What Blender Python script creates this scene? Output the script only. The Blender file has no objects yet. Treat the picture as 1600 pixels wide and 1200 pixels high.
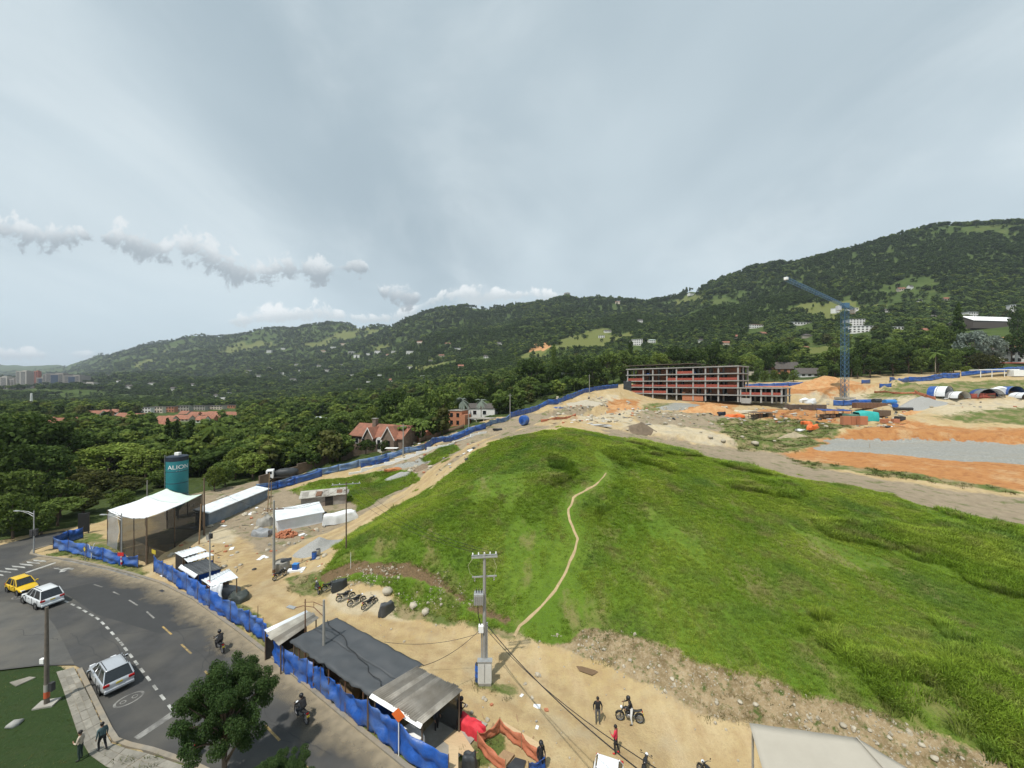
import bpy, bmesh, math, random
import numpy as np
from mathutils import Vector, Matrix, Euler, noise as mnoise
R = math.radians
random.seed(7); np.random.seed(7)
SC = bpy.context.scene
COL = SC.collection
# ------------------------------------------------------------------ camera
F = 602.0; H = 23.0            # focal length in photo pixels, eye height above the street
cd = bpy.data.cameras.new('camera'); cam = bpy.data.objects.new('camera', cd); COL.objects.link(cam)
cam.location = (0, 0, H); cam.rotation_euler = (R(90), 0, 0)
cd.sensor_width = 36; cd.lens = F/1600*36; cd.clip_start = .1; cd.clip_end = 30000
SC.camera = cam
SC.render.resolution_x = 1024; SC.render.resolution_y = 768
# ------------------------------------------------------------------ light, sky
SUN_AZ = math.atan2(-.55, -.83); SUN_EL = R(62)
sund = bpy.data.lights.new('sun', 'SUN'); sund.energy = 3.6; sund.angle = R(1.2); sund.color = (1, .955, .88)
sun = bpy.data.objects.new('sun', sund); COL.objects.link(sun)
sdir = Vector((math.sin(SUN_AZ)*math.cos(SUN_EL), math.cos(SUN_AZ)*math.cos(SUN_EL), math.sin(SUN_EL)))
sun.rotation_euler = sdir.to_track_quat('Z', 'Y').to_euler(); sun.location = (0, 0, 300)
W = bpy.data.worlds.new('World'); SC.world = W; W.use_nodes = True
def world():
    nt = W.node_tree; nd = nt.nodes; lk = nt.links; nd.clear()
    def N(t, **k):
        n = nd.new(t)
        for a, b in k.items(): setattr(n, a, b)
        return n
    def M(op, a, b=None, c=None, clamp=False):
        n = N('ShaderNodeMath', operation=op, use_clamp=clamp)
        for i, q in enumerate((a, b, c)):
            if q is None: continue
            if isinstance(q, (int, float)): n.inputs[i].default_value = q
            else: lk.new(q, n.inputs[i])
        return n.outputs[0]
    def SS(x, lo, hi):
        n = N('ShaderNodeMapRange', interpolation_type='SMOOTHSTEP')
        lk.new(x, n.inputs[0]); n.inputs[1].default_value = lo; n.inputs[2].default_value = hi
        return n.outputs[0]
    def MIX(f, a, b):
        n = N('ShaderNodeMix', data_type='RGBA')
        if isinstance(f, (int, float)): n.inputs[0].default_value = f
        else: lk.new(f, n.inputs[0])
        for i, q in ((6, a), (7, b)):
            if isinstance(q, tuple): n.inputs[i].default_value = (*q, 1)
            else: lk.new(q, n.inputs[i])
        return n.outputs[2]
    sky = N('ShaderNodeTexSky', sky_type='NISHITA', sun_disc=False)
    sky.sun_elevation = SUN_EL; sky.sun_rotation = SUN_AZ; sky.altitude = 1500; sky.air_density = 1.2; sky.dust_density = 2.0
    tc = N('ShaderNodeTexCoord'); sp = N('ShaderNodeSeparateXYZ'); lk.new(tc.outputs['Generated'], sp.inputs[0])
    X, Y, Z = sp.outputs
    # thin high veil: noise on a flat layer seen in perspective
    zz = M('ADD', M('MAXIMUM', Z, 0), .22)
    cv = N('ShaderNodeCombineXYZ'); lk.new(M('DIVIDE', X, zz), cv.inputs[0]); lk.new(M('DIVIDE', Y, zz), cv.inputs[1])
    mp = N('ShaderNodeMapping'); lk.new(cv.outputs[0], mp.inputs[0]); mp.inputs['Rotation'].default_value = (0, 0, R(28)); mp.inputs['Location'].default_value = (.55, .2, 0); mp.inputs['Scale'].default_value = (.95, .62, 1)
    n1 = N('ShaderNodeTexNoise'); lk.new(mp.outputs[0], n1.inputs[0]); n1.inputs['Scale'].default_value = 1.5; n1.inputs['Detail'].default_value = 7; n1.inputs['Roughness'].default_value = .55; n1.inputs['Distortion'].default_value = .5
    n2 = N('ShaderNodeTexNoise'); lk.new(mp.outputs[0], n2.inputs[0]); n2.inputs['Scale'].default_value = .6; n2.inputs['Detail'].default_value = 4
    veil = MIX(SS(n2.outputs[0], .34, .66), (3.6, 4.45, 4.95), (5.9, 6.8, 7.2))
    veil = MIX(M('MULTIPLY', SS(n1.outputs[0], .44, .72), .55), veil, (7.0, 7.7, 7.9))
    hz = SS(Z, .0, .35)                      # low sky a little brighter, as the nearer haze scatters more
    low = MIX(hz, (5.4, 6.5, 7.1), veil)
    low = MIX(SS(Z, .0, .5), low, veil)
    base = MIX(.92, sky.outputs[0], low)
    # cumulus clouds, each at its own direction
    ysafe = M('MAXIMUM', Y, .05)
    pv = N('ShaderNodeCombineXYZ'); lk.new(M('DIVIDE', X, ysafe), pv.inputs[0]); lk.new(M('DIVIDE', Z, ysafe), pv.inputs[1])
    nz = N('ShaderNodeTexNoise'); lk.new(pv.outputs[0], nz.inputs[0]); nz.inputs['Scale'].default_value = 17; nz.inputs['Detail'].default_value = 9; nz.inputs['Roughness'].default_value = .66; nz.inputs['Distortion'].default_value = .25
    sx = N('ShaderNodeSeparateXYZ'); lk.new(pv.outputs[0], sx.inputs[0])
    un = M('MULTIPLY_ADD', sx.outputs[0], F/1600, .5, clamp=True)        # azimuth, 0..1
    nzf = M('MULTIPLY', M('SUBTRACT', nz.outputs[0], .5), 3.2)
    def curve(pts, sc):
        c = N('ShaderNodeFloatCurve'); lk.new(un, c.inputs[1]); cm = c.mapping; cv_ = cm.curves[0]
        P = [(u/1600, v/sc) for u, v in pts]
        cv_.points[0].location = P[0]; cv_.points[1].location = P[-1]
        for p in P[1:-1]: cv_.points.new(*p)
        for p in cv_.points: p.handle_type = 'VECTOR'
        cm.update(); return c.outputs[0]
    def layer(cen, thk):
        e = M('MULTIPLY', curve(cen, 600.), 600/F)                       # height of the cloud's middle
        t = M('MULTIPLY', curve(thk, 60.), 40/F)
        rel = M('DIVIDE', M('SUBTRACT', sx.outputs[1], e), M('MAXIMUM', t, .001))
        a = M('SUBTRACT', M('MULTIPLY_ADD', nzf, 1.7, .72), M('POWER', M('ABSOLUTE', M('MULTIPLY', rel, .62)), 1.6))
        a = M('MULTIPLY', SS(a, .0, .7), SS(t, .002, .012))
        return a, SS(M('MULTIPLY_ADD', nzf, .6, rel), -.7, 1.2)
    A1, L1 = layer([(0, 240), (75, 228), (130, 232), (200, 224), (260, 205), (300, 210), (340, 192), (400, 170), (450, 182), (510, 176), (550, 184), (574, 184), (592, 145), (620, 138), (650, 136), (1500, 280), (1600, 295)],
                   [(0, 28), (75, 26), (130, 20), (158, 10), (185, 30), (235, 30), (262, 22), (290, 36), (345, 32), (400, 24), (450, 27), (500, 22), (532, 10), (560, 22), (578, 3), (590, 3), (605, 19), (635, 24), (660, 2), (680, 0), (1500, 0), (1600, 0)])
    A2, L2 = layer([(0, 47), (60, 45), (100, 46), (140, 46), (360, 98), (410, 104), (500, 112), (560, 102), (610, 104), (650, 116), (690, 138), (740, 142), (800, 140), (850, 139), (900, 135), (1600, 135)],
                   [(0, 13), (60, 10), (80, 1), (105, 5), (140, 8), (160, 0), (350, 0), (375, 14), (430, 20), (460, 12), (500, 22), (545, 8), (590, 10), (630, 14), (660, 4), (700, 16), (760, 18), (800, 8), (850, 14), (890, 6), (910, 0), (1600, 0)])
    front = SS(Y, .05, .2)
    cA = MIX(L1, (3.2, 3.7, 4.1), (7.0, 7.4, 7.6)); cB = MIX(L2, (5.2, 5.8, 6.1), (8.2, 8.5, 8.6))
    out = MIX(M('MULTIPLY', M('MULTIPLY', A2, front), .85), base, cB)
    out = MIX(M('MULTIPLY', M('MULTIPLY', A1, front), .86), out, cA)
    bg = N('ShaderNodeBackground'); lk.new(out, bg.inputs[0]); bg.inputs[1].default_value = .1
    o = N('ShaderNodeOutputWorld'); lk.new(bg.outputs[0], o.inputs[0])
world()
SC.view_settings.view_transform = 'Standard'; SC.view_settings.look = 'None'; SC.view_settings.exposure = .25; SC.view_settings.gamma = 1
SC.render.engine = 'CYCLES'
SC.cycles.use_denoising = True; SC.cycles.max_bounces = 6; SC.cycles.diffuse_bounces = 2; SC.cycles.glossy_bounces = 2; SC.cycles.transmission_bounces = 4; SC.cycles.transparent_max_bounces = 6; SC.cycles.volume_bounces = 0
SC.cycles.use_adaptive_sampling = True; SC.cycles.adaptive_threshold = .02

def wob(x, y=0, z=0): return mnoise.noise(Vector((x, y, z)))
# ------------------------------------------------------------------ helpers: materials
MATS = {}
def newmat(name):
    m = bpy.data.materials.new(name); m.use_nodes = True; MATS[name] = m
    nt = m.node_tree; b = nt.nodes['Principled BSDF']
    return m, nt, b
def mat(name, col, rough=.7, var=.15, scale=3.0, bump=.0, bscale=None, metal=0, spec=.4, stain=None, stain_amt=.0, alpha=1, coords='Object', stretch=(1, 1, 1), rnd=0., emit=0, trans=0):
    """procedural surface: base colour broken up by two noises, optional stain colour and bump"""
    m, nt, b = newmat(name); nd, lk = nt.nodes, nt.links
    tc = nd.new('ShaderNodeTexCoord'); mp = nd.new('ShaderNodeMapping'); lk.new(tc.outputs[coords], mp.inputs[0]); mp.inputs['Scale'].default_value = stretch
    n = nd.new('ShaderNodeTexNoise'); lk.new(mp.outputs[0], n.inputs[0]); n.inputs['Scale'].default_value = scale; n.inputs['Detail'].default_value = 6; n.inputs['Roughness'].default_value = .65
    r = nd.new('ShaderNodeMapRange'); lk.new(n.outputs[0], r.inputs[0]); r.inputs[1].default_value = .25; r.inputs[2].default_value = .75; r.inputs[3].default_value = 1-var; r.inputs[4].default_value = 1+var
    last = r.outputs[0]
    if rnd:
        oi = nd.new('ShaderNodeObjectInfo'); rr = nd.new('ShaderNodeMapRange'); lk.new(oi.outputs['Random'], rr.inputs[0]); rr.inputs[3].default_value = 1-rnd; rr.inputs[4].default_value = 1+rnd
        mm = nd.new('ShaderNodeMath'); mm.operation = 'MULTIPLY'; lk.new(last, mm.inputs[0]); lk.new(rr.outputs[0], mm.inputs[1]); last = mm.outputs[0]
    v = nd.new('ShaderNodeVectorMath'); v.operation = 'SCALE'; v.inputs[0].default_value = col[:3]; lk.new(last, v.inputs['Scale'])
    c = v.outputs[0]
    if stain:
        n2 = nd.new('ShaderNodeTexNoise'); lk.new(mp.outputs[0], n2.inputs[0]); n2.inputs['Scale'].default_value = scale*.4; n2.inputs['Detail'].default_value = 5
        r2 = nd.new('ShaderNodeMapRange'); lk.new(n2.outputs[0], r2.inputs[0]); r2.inputs[1].default_value = .42; r2.inputs[2].default_value = .68; r2.inputs[4].default_value = stain_amt
        x = nd.new('ShaderNodeMix'); x.data_type = 'RGBA'; lk.new(r2.outputs[0], x.inputs[0]); lk.new(c, x.inputs[6]); x.inputs[7].default_value = (*stain, 1); c = x.outputs[2]
    lk.new(c, b.inputs['Base Color'])
    b.inputs['Roughness'].default_value = rough; b.inputs['Metallic'].default_value = metal; b.inputs['Specular IOR Level'].default_value = spec
    if alpha < 1: b.inputs['Alpha'].default_value = alpha
    if trans: b.inputs['Transmission Weight'].default_value = trans
    if bump:
        n3 = nd.new('ShaderNodeTexNoise'); lk.new(mp.outputs[0], n3.inputs[0]); n3.inputs['Scale'].default_value = bscale or scale*4; n3.inputs['Detail'].default_value = 4
        bp = nd.new('ShaderNodeBump'); bp.inputs['Strength'].default_value = bump; bp.inputs['Distance'].default_value = .05; lk.new(n3.outputs[0], bp.inputs['Height']); lk.new(bp.outputs[0], b.inputs['Normal'])
    return m
def leafmat(name, col, col2, rnd=.25, transl=.3):
    m, nt, b = newmat(name); nd, lk = nt.nodes, nt.links
    oi = nd.new('ShaderNodeObjectInfo'); g = nd.new('ShaderNodeNewGeometry')
    tc = nd.new('ShaderNodeTexCoord'); n = nd.new('ShaderNodeTexNoise'); lk.new(tc.outputs['Object'], n.inputs[0]); n.inputs['Scale'].default_value = .9; n.inputs['Detail'].default_value = 3
    a = nd.new('ShaderNodeMath'); a.operation = 'ADD'; lk.new(n.outputs[0], a.inputs[0])
    s = nd.new('ShaderNodeMath'); s.operation = 'MULTIPLY_ADD'; lk.new(g.outputs['Random Per Island'], s.inputs[0]); s.inputs[1].default_value = .5; s.inputs[2].default_value = -.25; lk.new(s.outputs[0], a.inputs[1])
    r = nd.new('ShaderNodeMapRange'); lk.new(a.outputs[0], r.inputs[0]); r.inputs[1].default_value = .2; r.inputs[2].default_value = .8
    x = nd.new('ShaderNodeMix'); x.data_type = 'RGBA'; lk.new(r.outputs[0], x.inputs[0]); x.inputs[6].default_value = (*col, 1); x.inputs[7].default_value = (*col2, 1)
    rr = nd.new('ShaderNodeMapRange'); lk.new(oi.outputs['Random'], rr.inputs[0]); rr.inputs[3].default_value = 1-rnd; rr.inputs[4].default_value = 1+rnd
    v = nd.new('ShaderNodeVectorMath'); v.operation = 'SCALE'; lk.new(x.outputs[2], v.inputs[0]); lk.new(rr.outputs[0], v.inputs['Scale'])
    d = nd.new('ShaderNodeBsdfDiffuse'); t = nd.new('ShaderNodeBsdfTranslucent'); lk.new(v.outputs[0], d.inputs[0]); lk.new(v.outputs[0], t.inputs[0])
    ms = nd.new('ShaderNodeMixShader'); ms.inputs[0].default_value = transl; lk.new(d.outputs[0], ms.inputs[1]); lk.new(t.outputs[0], ms.inputs[2])
    nd.remove(b); lk.new(ms.outputs[0], nd['Material Output'].inputs[0])
    return m

# ------------------------------------------------------------------ helpers: meshes and objects
class MB:
    def __init__(s): s.v = []; s.f = []; s.m = []; s.cm = 0
    def add(s, vs, fs):
        o = len(s.v); s.v.extend([tuple(p) for p in vs]); s.f.extend([tuple(i+o for i in f) for f in fs]); s.m.extend([s.cm]*len(fs)); return s
    def box(s, c, d, rz=0, M=None):
        x, y, z = d[0]/2, d[1]/2, d[2]/2
        vs = [Vector((a*x, b*y, e*z)) for e in (-1, 1) for a, b in ((-1, -1), (1, -1), (1, 1), (-1, 1))]
        q = M if M is not None else Matrix.Rotation(rz, 3, 'Z')
        vs = [q @ p + Vector(c) for p in vs]
        return s.add(vs, [(3, 2, 1, 0), (4, 5, 6, 7), (0, 1, 5, 4), (1, 2, 6, 5), (2, 3, 7, 6), (3, 0, 4, 7)])
    def cyl(s, a, b, r0, r1=None, n=8, cap=True):
        a, b = Vector(a), Vector(b); r1 = r0 if r1 is None else r1
        z = (b-a).normalized(); x = z.orthogonal().normalized(); y = z.cross(x)
        vs = []
        for p, r in ((a, r0), (b, r1)):
            for i in range(n):
                t = 2*math.pi*i/n; vs.append(p + x*math.cos(t)*r + y*math.sin(t)*r)
        fs = [(i, (i+1) % n, n+(i+1) % n, n+i) for i in range(n)]
        if cap: fs += [tuple(range(n-1, -1, -1)), tuple(range(n, 2*n))]
        return s.add(vs, fs)
    def tube(s, pts, r, n=6):
        pts = [Vector(p) for p in pts]; rs = r if isinstance(r, (list, tuple)) else [r]*len(pts)
        x = None; vs = []
        for i, p in enumerate(pts):
            t = (pts[min(i+1, len(pts)-1)] - pts[max(i-1, 0)]).normalized()
            x = (t.orthogonal() if x is None else x - t*x.dot(t)).normalized(); y = t.cross(x)
            for k in range(n):
                a = 2*math.pi*k/n; vs.append(p + (x*math.cos(a) + y*math.sin(a))*rs[i])
        fs = [(i*n+k, i*n+(k+1) % n, (i+1)*n+(k+1) % n, (i+1)*n+k) for i in range(len(pts)-1) for k in range(n)]
        fs += [tuple(range(n-1, -1, -1)), tuple(range((len(pts)-1)*n, len(pts)*n))]
        return s.add(vs, fs)
    def lathe(s, prof, n=16, c=(0, 0, 0), M=None, cap=True):
        vs = []; q = M if M is not None else Matrix.Identity(3)
        for r, z in prof:
            for k in range(n):
                a = 2*math.pi*k/n; vs.append(q @ Vector((r*math.cos(a), r*math.sin(a), z)) + Vector(c))
        fs = [(i*n+k, i*n+(k+1) % n, (i+1)*n+(k+1) % n, (i+1)*n+k) for i in range(len(prof)-1) for k in range(n)]
        if cap and prof[0][0] > 1e-4: fs.append(tuple(range(n-1, -1, -1)))
        if cap and prof[-1][0] > 1e-4: fs.append(tuple(range((len(prof)-1)*n, len(prof)*n)))
        return s.add(vs, fs)
    def prism(s, poly, z0, z1):
        n = len(poly); vs = [(p[0], p[1], z0) for p in poly] + [(p[0], p[1], z1) for p in poly]
        return s.add(vs, [tuple(range(n-1, -1, -1)), tuple(range(n, 2*n))] + [(i, (i+1) % n, n+(i+1) % n, n+i) for i in range(n)])
    def extr(s, poly, a, b):          # polygon of 3D points pushed from a to b (vectors added)
        n = len(poly); P = [Vector(p) for p in poly]; vs = [p+Vector(a) for p in P] + [p+Vector(b) for p in P]
        return s.add(vs, [tuple(range(n-1, -1, -1)), tuple(range(n, 2*n))] + [(i, (i+1) % n, n+(i+1) % n, n+i) for i in range(n)])
    def grid(s, nu, nv, fn):
        vs = [fn(i/(nu-1), j/(nv-1)) for j in range(nv) for i in range(nu)]
        return s.add(vs, [(j*nu+i, j*nu+i+1, (j+1)*nu+i+1, (j+1)*nu+i) for j in range(nv-1) for i in range(nu-1)])
    def blob(s, c, r, n=10, m=7, jit=.12, seed=0, sq=1.0):
        rg = random.Random(seed); c = Vector(c); r = r if isinstance(r, (tuple, list)) else (r, r, r); vs = []; fs = []
        for j in range(m+1):
            ph = math.pi*j/m
            for i in range(n):
                a = 2*math.pi*i/n; k = 1 + (rg.random()-.5)*2*jit
                vs.append(c + Vector((r[0]*math.sin(ph)**sq*math.cos(a)*k, r[1]*math.sin(ph)**sq*math.sin(a)*k, r[2]*math.cos(ph)*(1+(rg.random()-.5)*jit))))
        for j in range(m):
            for i in range(n): fs.append((j*n+i, (j+1)*n+i, (j+1)*n+(i+1) % n, j*n+(i+1) % n))
        return s.add(vs, fs)
    def mesh(s, name, mats, smooth=False):
        me = bpy.data.meshes.new(name); me.from_pydata(s.v, [], s.f); me.update()
        for q in (mats if isinstance(mats, (list, tuple)) else [mats]): me.materials.append(q)
        if any(s.m): me.polygons.foreach_set('material_index', s.m)
        bm = bmesh.new(); bm.from_mesh(me); bmesh.ops.remove_doubles(bm, verts=bm.verts, dist=1e-5); bmesh.ops.recalc_face_normals(bm, faces=bm.faces); bm.to_mesh(me); bm.free()
        if smooth:
            me.polygons.foreach_set('use_smooth', [True]*len(me.polygons))
            if smooth is not True: me.set_sharp_from_angle(angle=smooth)
        return me
    def build(s, name, mats, parent=None, smooth=False, bevel=0):
        o = bpy.data.objects.new(name, s.mesh(name, mats, smooth)); COL.objects.link(o)
        if parent is not None: o.parent = parent
        if bevel:
            b = o.modifiers.new('b', 'BEVEL'); b.width = bevel; b.segments = 2; b.limit_method = 'ANGLE'
        return o
def empty(name, loc=(0, 0, 0), rz=0):
    o = bpy.data.objects.new(name, None); COL.objects.link(o); o.location = loc; o.rotation_euler = (0, 0, rz); o.empty_display_size = .2
    return o
def tag(o, label, cat, group=None):
    o['label'] = label; o['category'] = cat
    if group: o['group'] = group
    return o
def struct(o): o['kind'] = 'structure'; return o
def stuff(o, label=None, cat=None):
    o['kind'] = 'stuff'
    if label: o['label'] = label
    if cat: o['category'] = cat
    return o
def copy_tree(o, parent=None):
    c = o.copy(); COL.objects.link(c); c.parent = parent
    for ch in o.children: copy_tree(ch, c)
    return c

# ------------------------------------------------------------------ terrain height
def proj(x, y, z): return 800+F*x/y, 600-F*(z-H)/y
SKYV = [(-900, 580), (-200, 574), (0, 571), (100, 571), (180, 551), (250, 533), (330, 521), (430, 509), (480, 502), (560, 506), (610, 502), (660, 485), (730, 472), (760, 475), (815, 468), (880, 466), (900, 470), (990, 459), (1060, 463), (1090, 446), (1130, 429), (1200, 413), (1260, 407), (1330, 393), (1420, 370), (1500, 354), (1600, 345), (1850, 330), (2800, 330)]
SKYD = [(-900, 6500), (0, 6000), (90, 5600), (180, 3500), (330, 3000), (480, 2900), (590, 2700), (640, 2150), (730, 2000), (815, 1800), (900, 1700), (1060, 1500), (1110, 1250), (1300, 1030), (1500, 920), (1600, 880), (2800, 850)]
COLS = {-900: [(200, 668), (420, 640), (1200, 614), (2500, 602)], 0: [(200, 672), (300, 652), (700, 628), (1300, 614), (2500, 601), (4000, 588)],
        180: [(200, 668), (320, 654), (600, 632), (1200, 612), (2200, 588)], 330: [(200, 676), (300, 658), (600, 634), (1000, 614), (1800, 588), (2400, 555)],
        480: [(200, 670), (300, 650), (600, 624), (1100, 598), (1900, 562), (2400, 532)], 610: [(200, 660), (300, 638), (600, 608), (1100, 578), (1700, 545)],
        730: [(200, 642), (300, 620), (600, 592), (1000, 560), (1500, 520)], 815: [(200, 628), (300, 608), (600, 577), (1000, 542), (1400, 508)],
        900: [(200, 614), (300, 592), (600, 562), (900, 534), (1300, 503)], 1060: [(200, 607), (300, 587), (500, 562), (800, 528), (1200, 492)],
        1180: [(200, 604), (300, 578), (500, 545), (700, 515), (950, 470)], 1300: [(200, 599), (300, 568), (500, 528), (700, 485), (850, 445)],
        1500: [(200, 586), (300, 552), (500, 505), (650, 450)], 1600: [(200, 581), (300, 545), (500, 495), (650, 440)], 2800: [(200, 575), (300, 540), (500, 490), (650, 440)]}
UG = np.linspace(-900, 2800, 371); LG = np.linspace(math.log(150), math.log(9000), 140)
def _far():
    cu = sorted(COLS); sv = lambda u: np.interp(u, *zip(*SKYV)); sd = lambda u: np.interp(u, *zip(*SKYD))
    Z = np.zeros((len(UG), len(LG)))
    prof = {}
    for c in cu:
        dr = sd(c); p = [(d, v) for d, v in COLS[c] if d < dr*.9] + [(dr, sv(c))]
        x = [math.log(d) for d, v in p]; zz = [(H-(v-600)/F*d) for d, v in p]
        # normalised: t = 0 at d=200, 1 at the ridge
        t = [(a-x[0])/(x[-1]-x[0]) for a in x]
        prof[c] = (t, zz)
    T = np.linspace(0, 1, 60)
    PZ = np.array([np.interp(T, prof[c][0], [z/prof[c][1][-1] if abs(prof[c][1][-1]) > 1 else z for z in prof[c][1]]) for c in cu])
    for i, u in enumerate(UG):
        dr = sd(u); zr = H-(sv(u)-600)/F*dr
        row = np.array([np.interp(u, cu, PZ[:, k]) for k in range(60)])*zr
        lx = math.log(200)+T*(math.log(dr)-math.log(200))
        zz = np.interp(LG, lx, row)
        over = np.exp(LG) - dr
        Z[i] = np.where(over > 0, zr - over*.35*np.clip(over/150, 0, 1), zz)
    k = np.array([1, 2, 3, 2, 1.])/9
    for i in range(len(UG)): Z[i] = np.convolve(np.pad(Z[i], 2, mode='edge'), k, 'valid')
    return Z
FZ = _far()
def far_h(x, y):
    x = np.asarray(x, float); y = np.maximum(np.asarray(y, float), 150.5)
    u = np.clip(800+F*x/y, -899, 2799); l = np.clip(np.log(y), LG[0], LG[-1]-1e-6)
    a = (u-UG[0])/(UG[1]-UG[0]); b = (l-LG[0])/(LG[1]-LG[0])
    i = np.clip(a.astype(int), 0, len(UG)-2); j = np.clip(b.astype(int), 0, len(LG)-2); a = a-i; b = b-j
    return FZ[i, j]*(1-a)*(1-b)+FZ[i+1, j]*a*(1-b)+FZ[i, j+1]*(1-a)*b+FZ[i+1, j+1]*a*b
CP = []
def cz(*L):
    for u, v, z in L: d = (H-z)*F/(v-600); CP.append(((u-800)/F*d, d, z))
def cdp(*L):
    for u, v, d in L: CP.append(((u-800)/F*d, d, H-(v-600)/F*d))
cz((0, 870, 0), (0, 1000, 0), (100, 900, 0), (250, 950, 0), (150, 1100, 0), (400, 1100, 0), (600, 1200, 0), (300, 1200, 0), (0, 1190, 0), (100, 860, 0), (500, 1060, .05))
cz((240, 870, .1), (350, 850, .15), (330, 790, .2), (400, 870, .15), (430, 920, .1), (560, 960, .05), (620, 985, 0), (750, 1050, 0), (900, 1150, 0), (1000, 1200, 0), (820, 1004, .1), (950, 1055, .05), (1080, 1108, .05), (1165, 1134, .05), (1300, 1185, .1), (1400, 1225, .1))
cz((910, 975, 1.2), (1000, 999, 1.6), (1100, 1034, 1.8), (1210, 1062, 2.1), (1337, 1100, 2.3), (1412, 1130, 2.3), (1487, 1160, 2.3), (1600, 1200, 2.3), (870, 1000, .5))
cz((500, 905, .25), (640, 955, .2), (720, 975, .2), (555, 875, 1.9), (640, 884, 2.4), (700, 920, 1.9), (600, 830, 4.0), (700, 800, 6.0), (800, 800, 6.2), (800, 740, 9.2), (760, 725, 8.9), (800, 900, 2.4), (720, 870, 3.4), (900, 850, 4.2), (1000, 900, 3.6), (1000, 800, 6.4), (1200, 950, 3.4), (1200, 850, 4.8), (1400, 950, 3.4), (1400, 850, 4.4), (1600, 1000, 3.0), (1550, 900, 3.6), (950, 740, 9.2), (1100, 760, 7.6))
cz((640, 785, 3), (700, 745, 6.3), (740, 705, 9.5), (800, 680, 12), (880, 670, 13.2), (950, 682, 11.8), (1000, 693, 10.6), (1100, 714, 8.8), (1200, 739, 7.4), (1300, 757, 6.5), (1400, 775, 5.6), (1470, 800, 4.8), (1600, 822, 4.1))
cz((520, 850, .4), (560, 826, .8), (600, 797, 1.5), (640, 768, 2.2), (680, 735, 4.5), (700, 715, 6), (740, 690, 8.5), (800, 674, 9.8), (860, 655, 11.7), (930, 638, 13))
cdp((950, 670, 110), (1000, 684, 105), (1100, 702, 92), (1200, 726, 82), (1400, 764, 67), (1500, 788, 61), (1600, 806, 57))
cdp((1262, 700, 92), (1400, 712, 84), (1600, 727, 76), (1300, 688, 105), (1450, 692, 102), (1600, 697, 98), (1400, 736, 76), (1600, 770, 65), (1300, 716, 86), (1350, 668, 122), (1500, 672, 115), (1600, 680, 110))
cdp((1450, 652, 127), (1600, 652, 120), (1500, 630, 138), (1500, 614, 146), (1600, 618, 140), (1420, 616, 150), (1000, 634, 165), (1220, 630, 163), (1100, 636, 160), (1100, 652, 140), (1000, 656, 135), (1250, 648, 143), (1330, 640, 152), (1320, 624, 165), (1260, 618, 178), (1300, 601, 195), (1400, 590, 200), (1560, 580, 192), (1200, 606, 195), (1080, 622, 185), (1000, 622, 198), (1150, 626, 178), (1480, 600, 165), (1600, 597, 165))
cz((420, 766, .8), (520, 739, 2.4), (620, 712, 4.5), (720, 682, 7.5), (830, 645, 12), (560, 760, 1.4), (470, 800, .5), (500, 790, .6), (400, 790, .3), (300, 775, .2), (590, 748, 1.8), (650, 735, 3.5))
cdp((900, 622, 172), (956, 606, 200), (590, 702, 118), (400, 742, 98), (300, 722, 120), (100, 740, 92), (0, 780, 75), (200, 690, 150), (0, 690, 150), (700, 666, 150), (480, 700, 140))
CP += [(-150, 20, 0), (-150, 80, .5), (-220, 150, -2), (120, 20, 6), (160, 60, 9), (200, 120, 16), (260, 180, 28), (-60, -25, 0), (0, -25, 0), (60, -25, 3), (-150, -25, 0), (130, -25, 6)]
for u in range(-600, 2500, 150):
    for d in (205, 240):
        x = (u-800)/F*d; CP.append((x, d, float(far_h(x, d))))
CPA = np.array(CP); CPA = CPA[np.lexsort((CPA[:, 0], CPA[:, 1]))]
def _tps(P, lam=2e-3):
    n = len(P); S = 50.; X = P[:, :2]/S
    r2 = ((X[:, None]-X[None])**2).sum(-1); K = r2*np.log(np.sqrt(r2)+1e-9) + lam*np.eye(n)
    A = np.zeros((n+3, n+3)); A[:n, :n] = K; A[:n, n] = 1; A[:n, n+1:] = X; A[n, :n] = 1; A[n+1:, :n] = X.T
    return np.linalg.solve(A, np.concatenate([P[:, 2], np.zeros(3)])), X, S
TW, TX, TS = _tps(CPA)
def near_h(x, y):
    sh = np.shape(x); x = np.ravel(x)/TS; y = np.ravel(y)/TS; o = np.empty(len(x))
    for a in range(0, len(x), 20000):
        dx = x[a:a+20000, None]-TX[None, :, 0]; dy = y[a:a+20000, None]-TX[None, :, 1]; r2 = dx*dx+dy*dy
        n = len(TX); o[a:a+20000] = (r2*np.log(np.sqrt(r2)+1e-9)) @ TW[:n] + TW[n] + TW[n+1]*x[a:a+20000] + TW[n+2]*y[a:a+20000]
    return o.reshape(sh)
def sstep(a, b, x): t = np.clip((x-a)/(b-a), 0, 1); return t*t*(3-2*t)
_pt = np.random.RandomState(3).rand(256, 256)
def vnoise(x, y, s):
    x = np.asarray(x)/s; y = np.asarray(y)/s; i = np.floor(x).astype(int); j = np.floor(y).astype(int); a = x-i; b = y-j; a = a*a*(3-2*a); b = b*b*(3-2*b)
    g = lambda p, q: _pt[p % 256, q % 256]
    return g(i, j)*(1-a)*(1-b)+g(i+1, j)*a*(1-b)+g(i, j+1)*(1-a)*b+g(i+1, j+1)*a*b
def fbm(x, y, s, o=4): return sum((vnoise(x+17*k, y-31*k, s/2**k)-.5)*.5**k for k in range(o))
def inpoly(x, y, P):
    x = np.asarray(x); y = np.asarray(y); r = np.zeros(x.shape, bool); n = len(P)
    for i in range(n):
        x0, y0 = P[i]; x1, y1 = P[(i+1) % n]
        if y0 == y1: continue
        r ^= ((y0 > y) != (y1 > y)) & (x < (x1-x0)*(y-y0)/(y1-y0)+x0)
    return r
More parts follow.
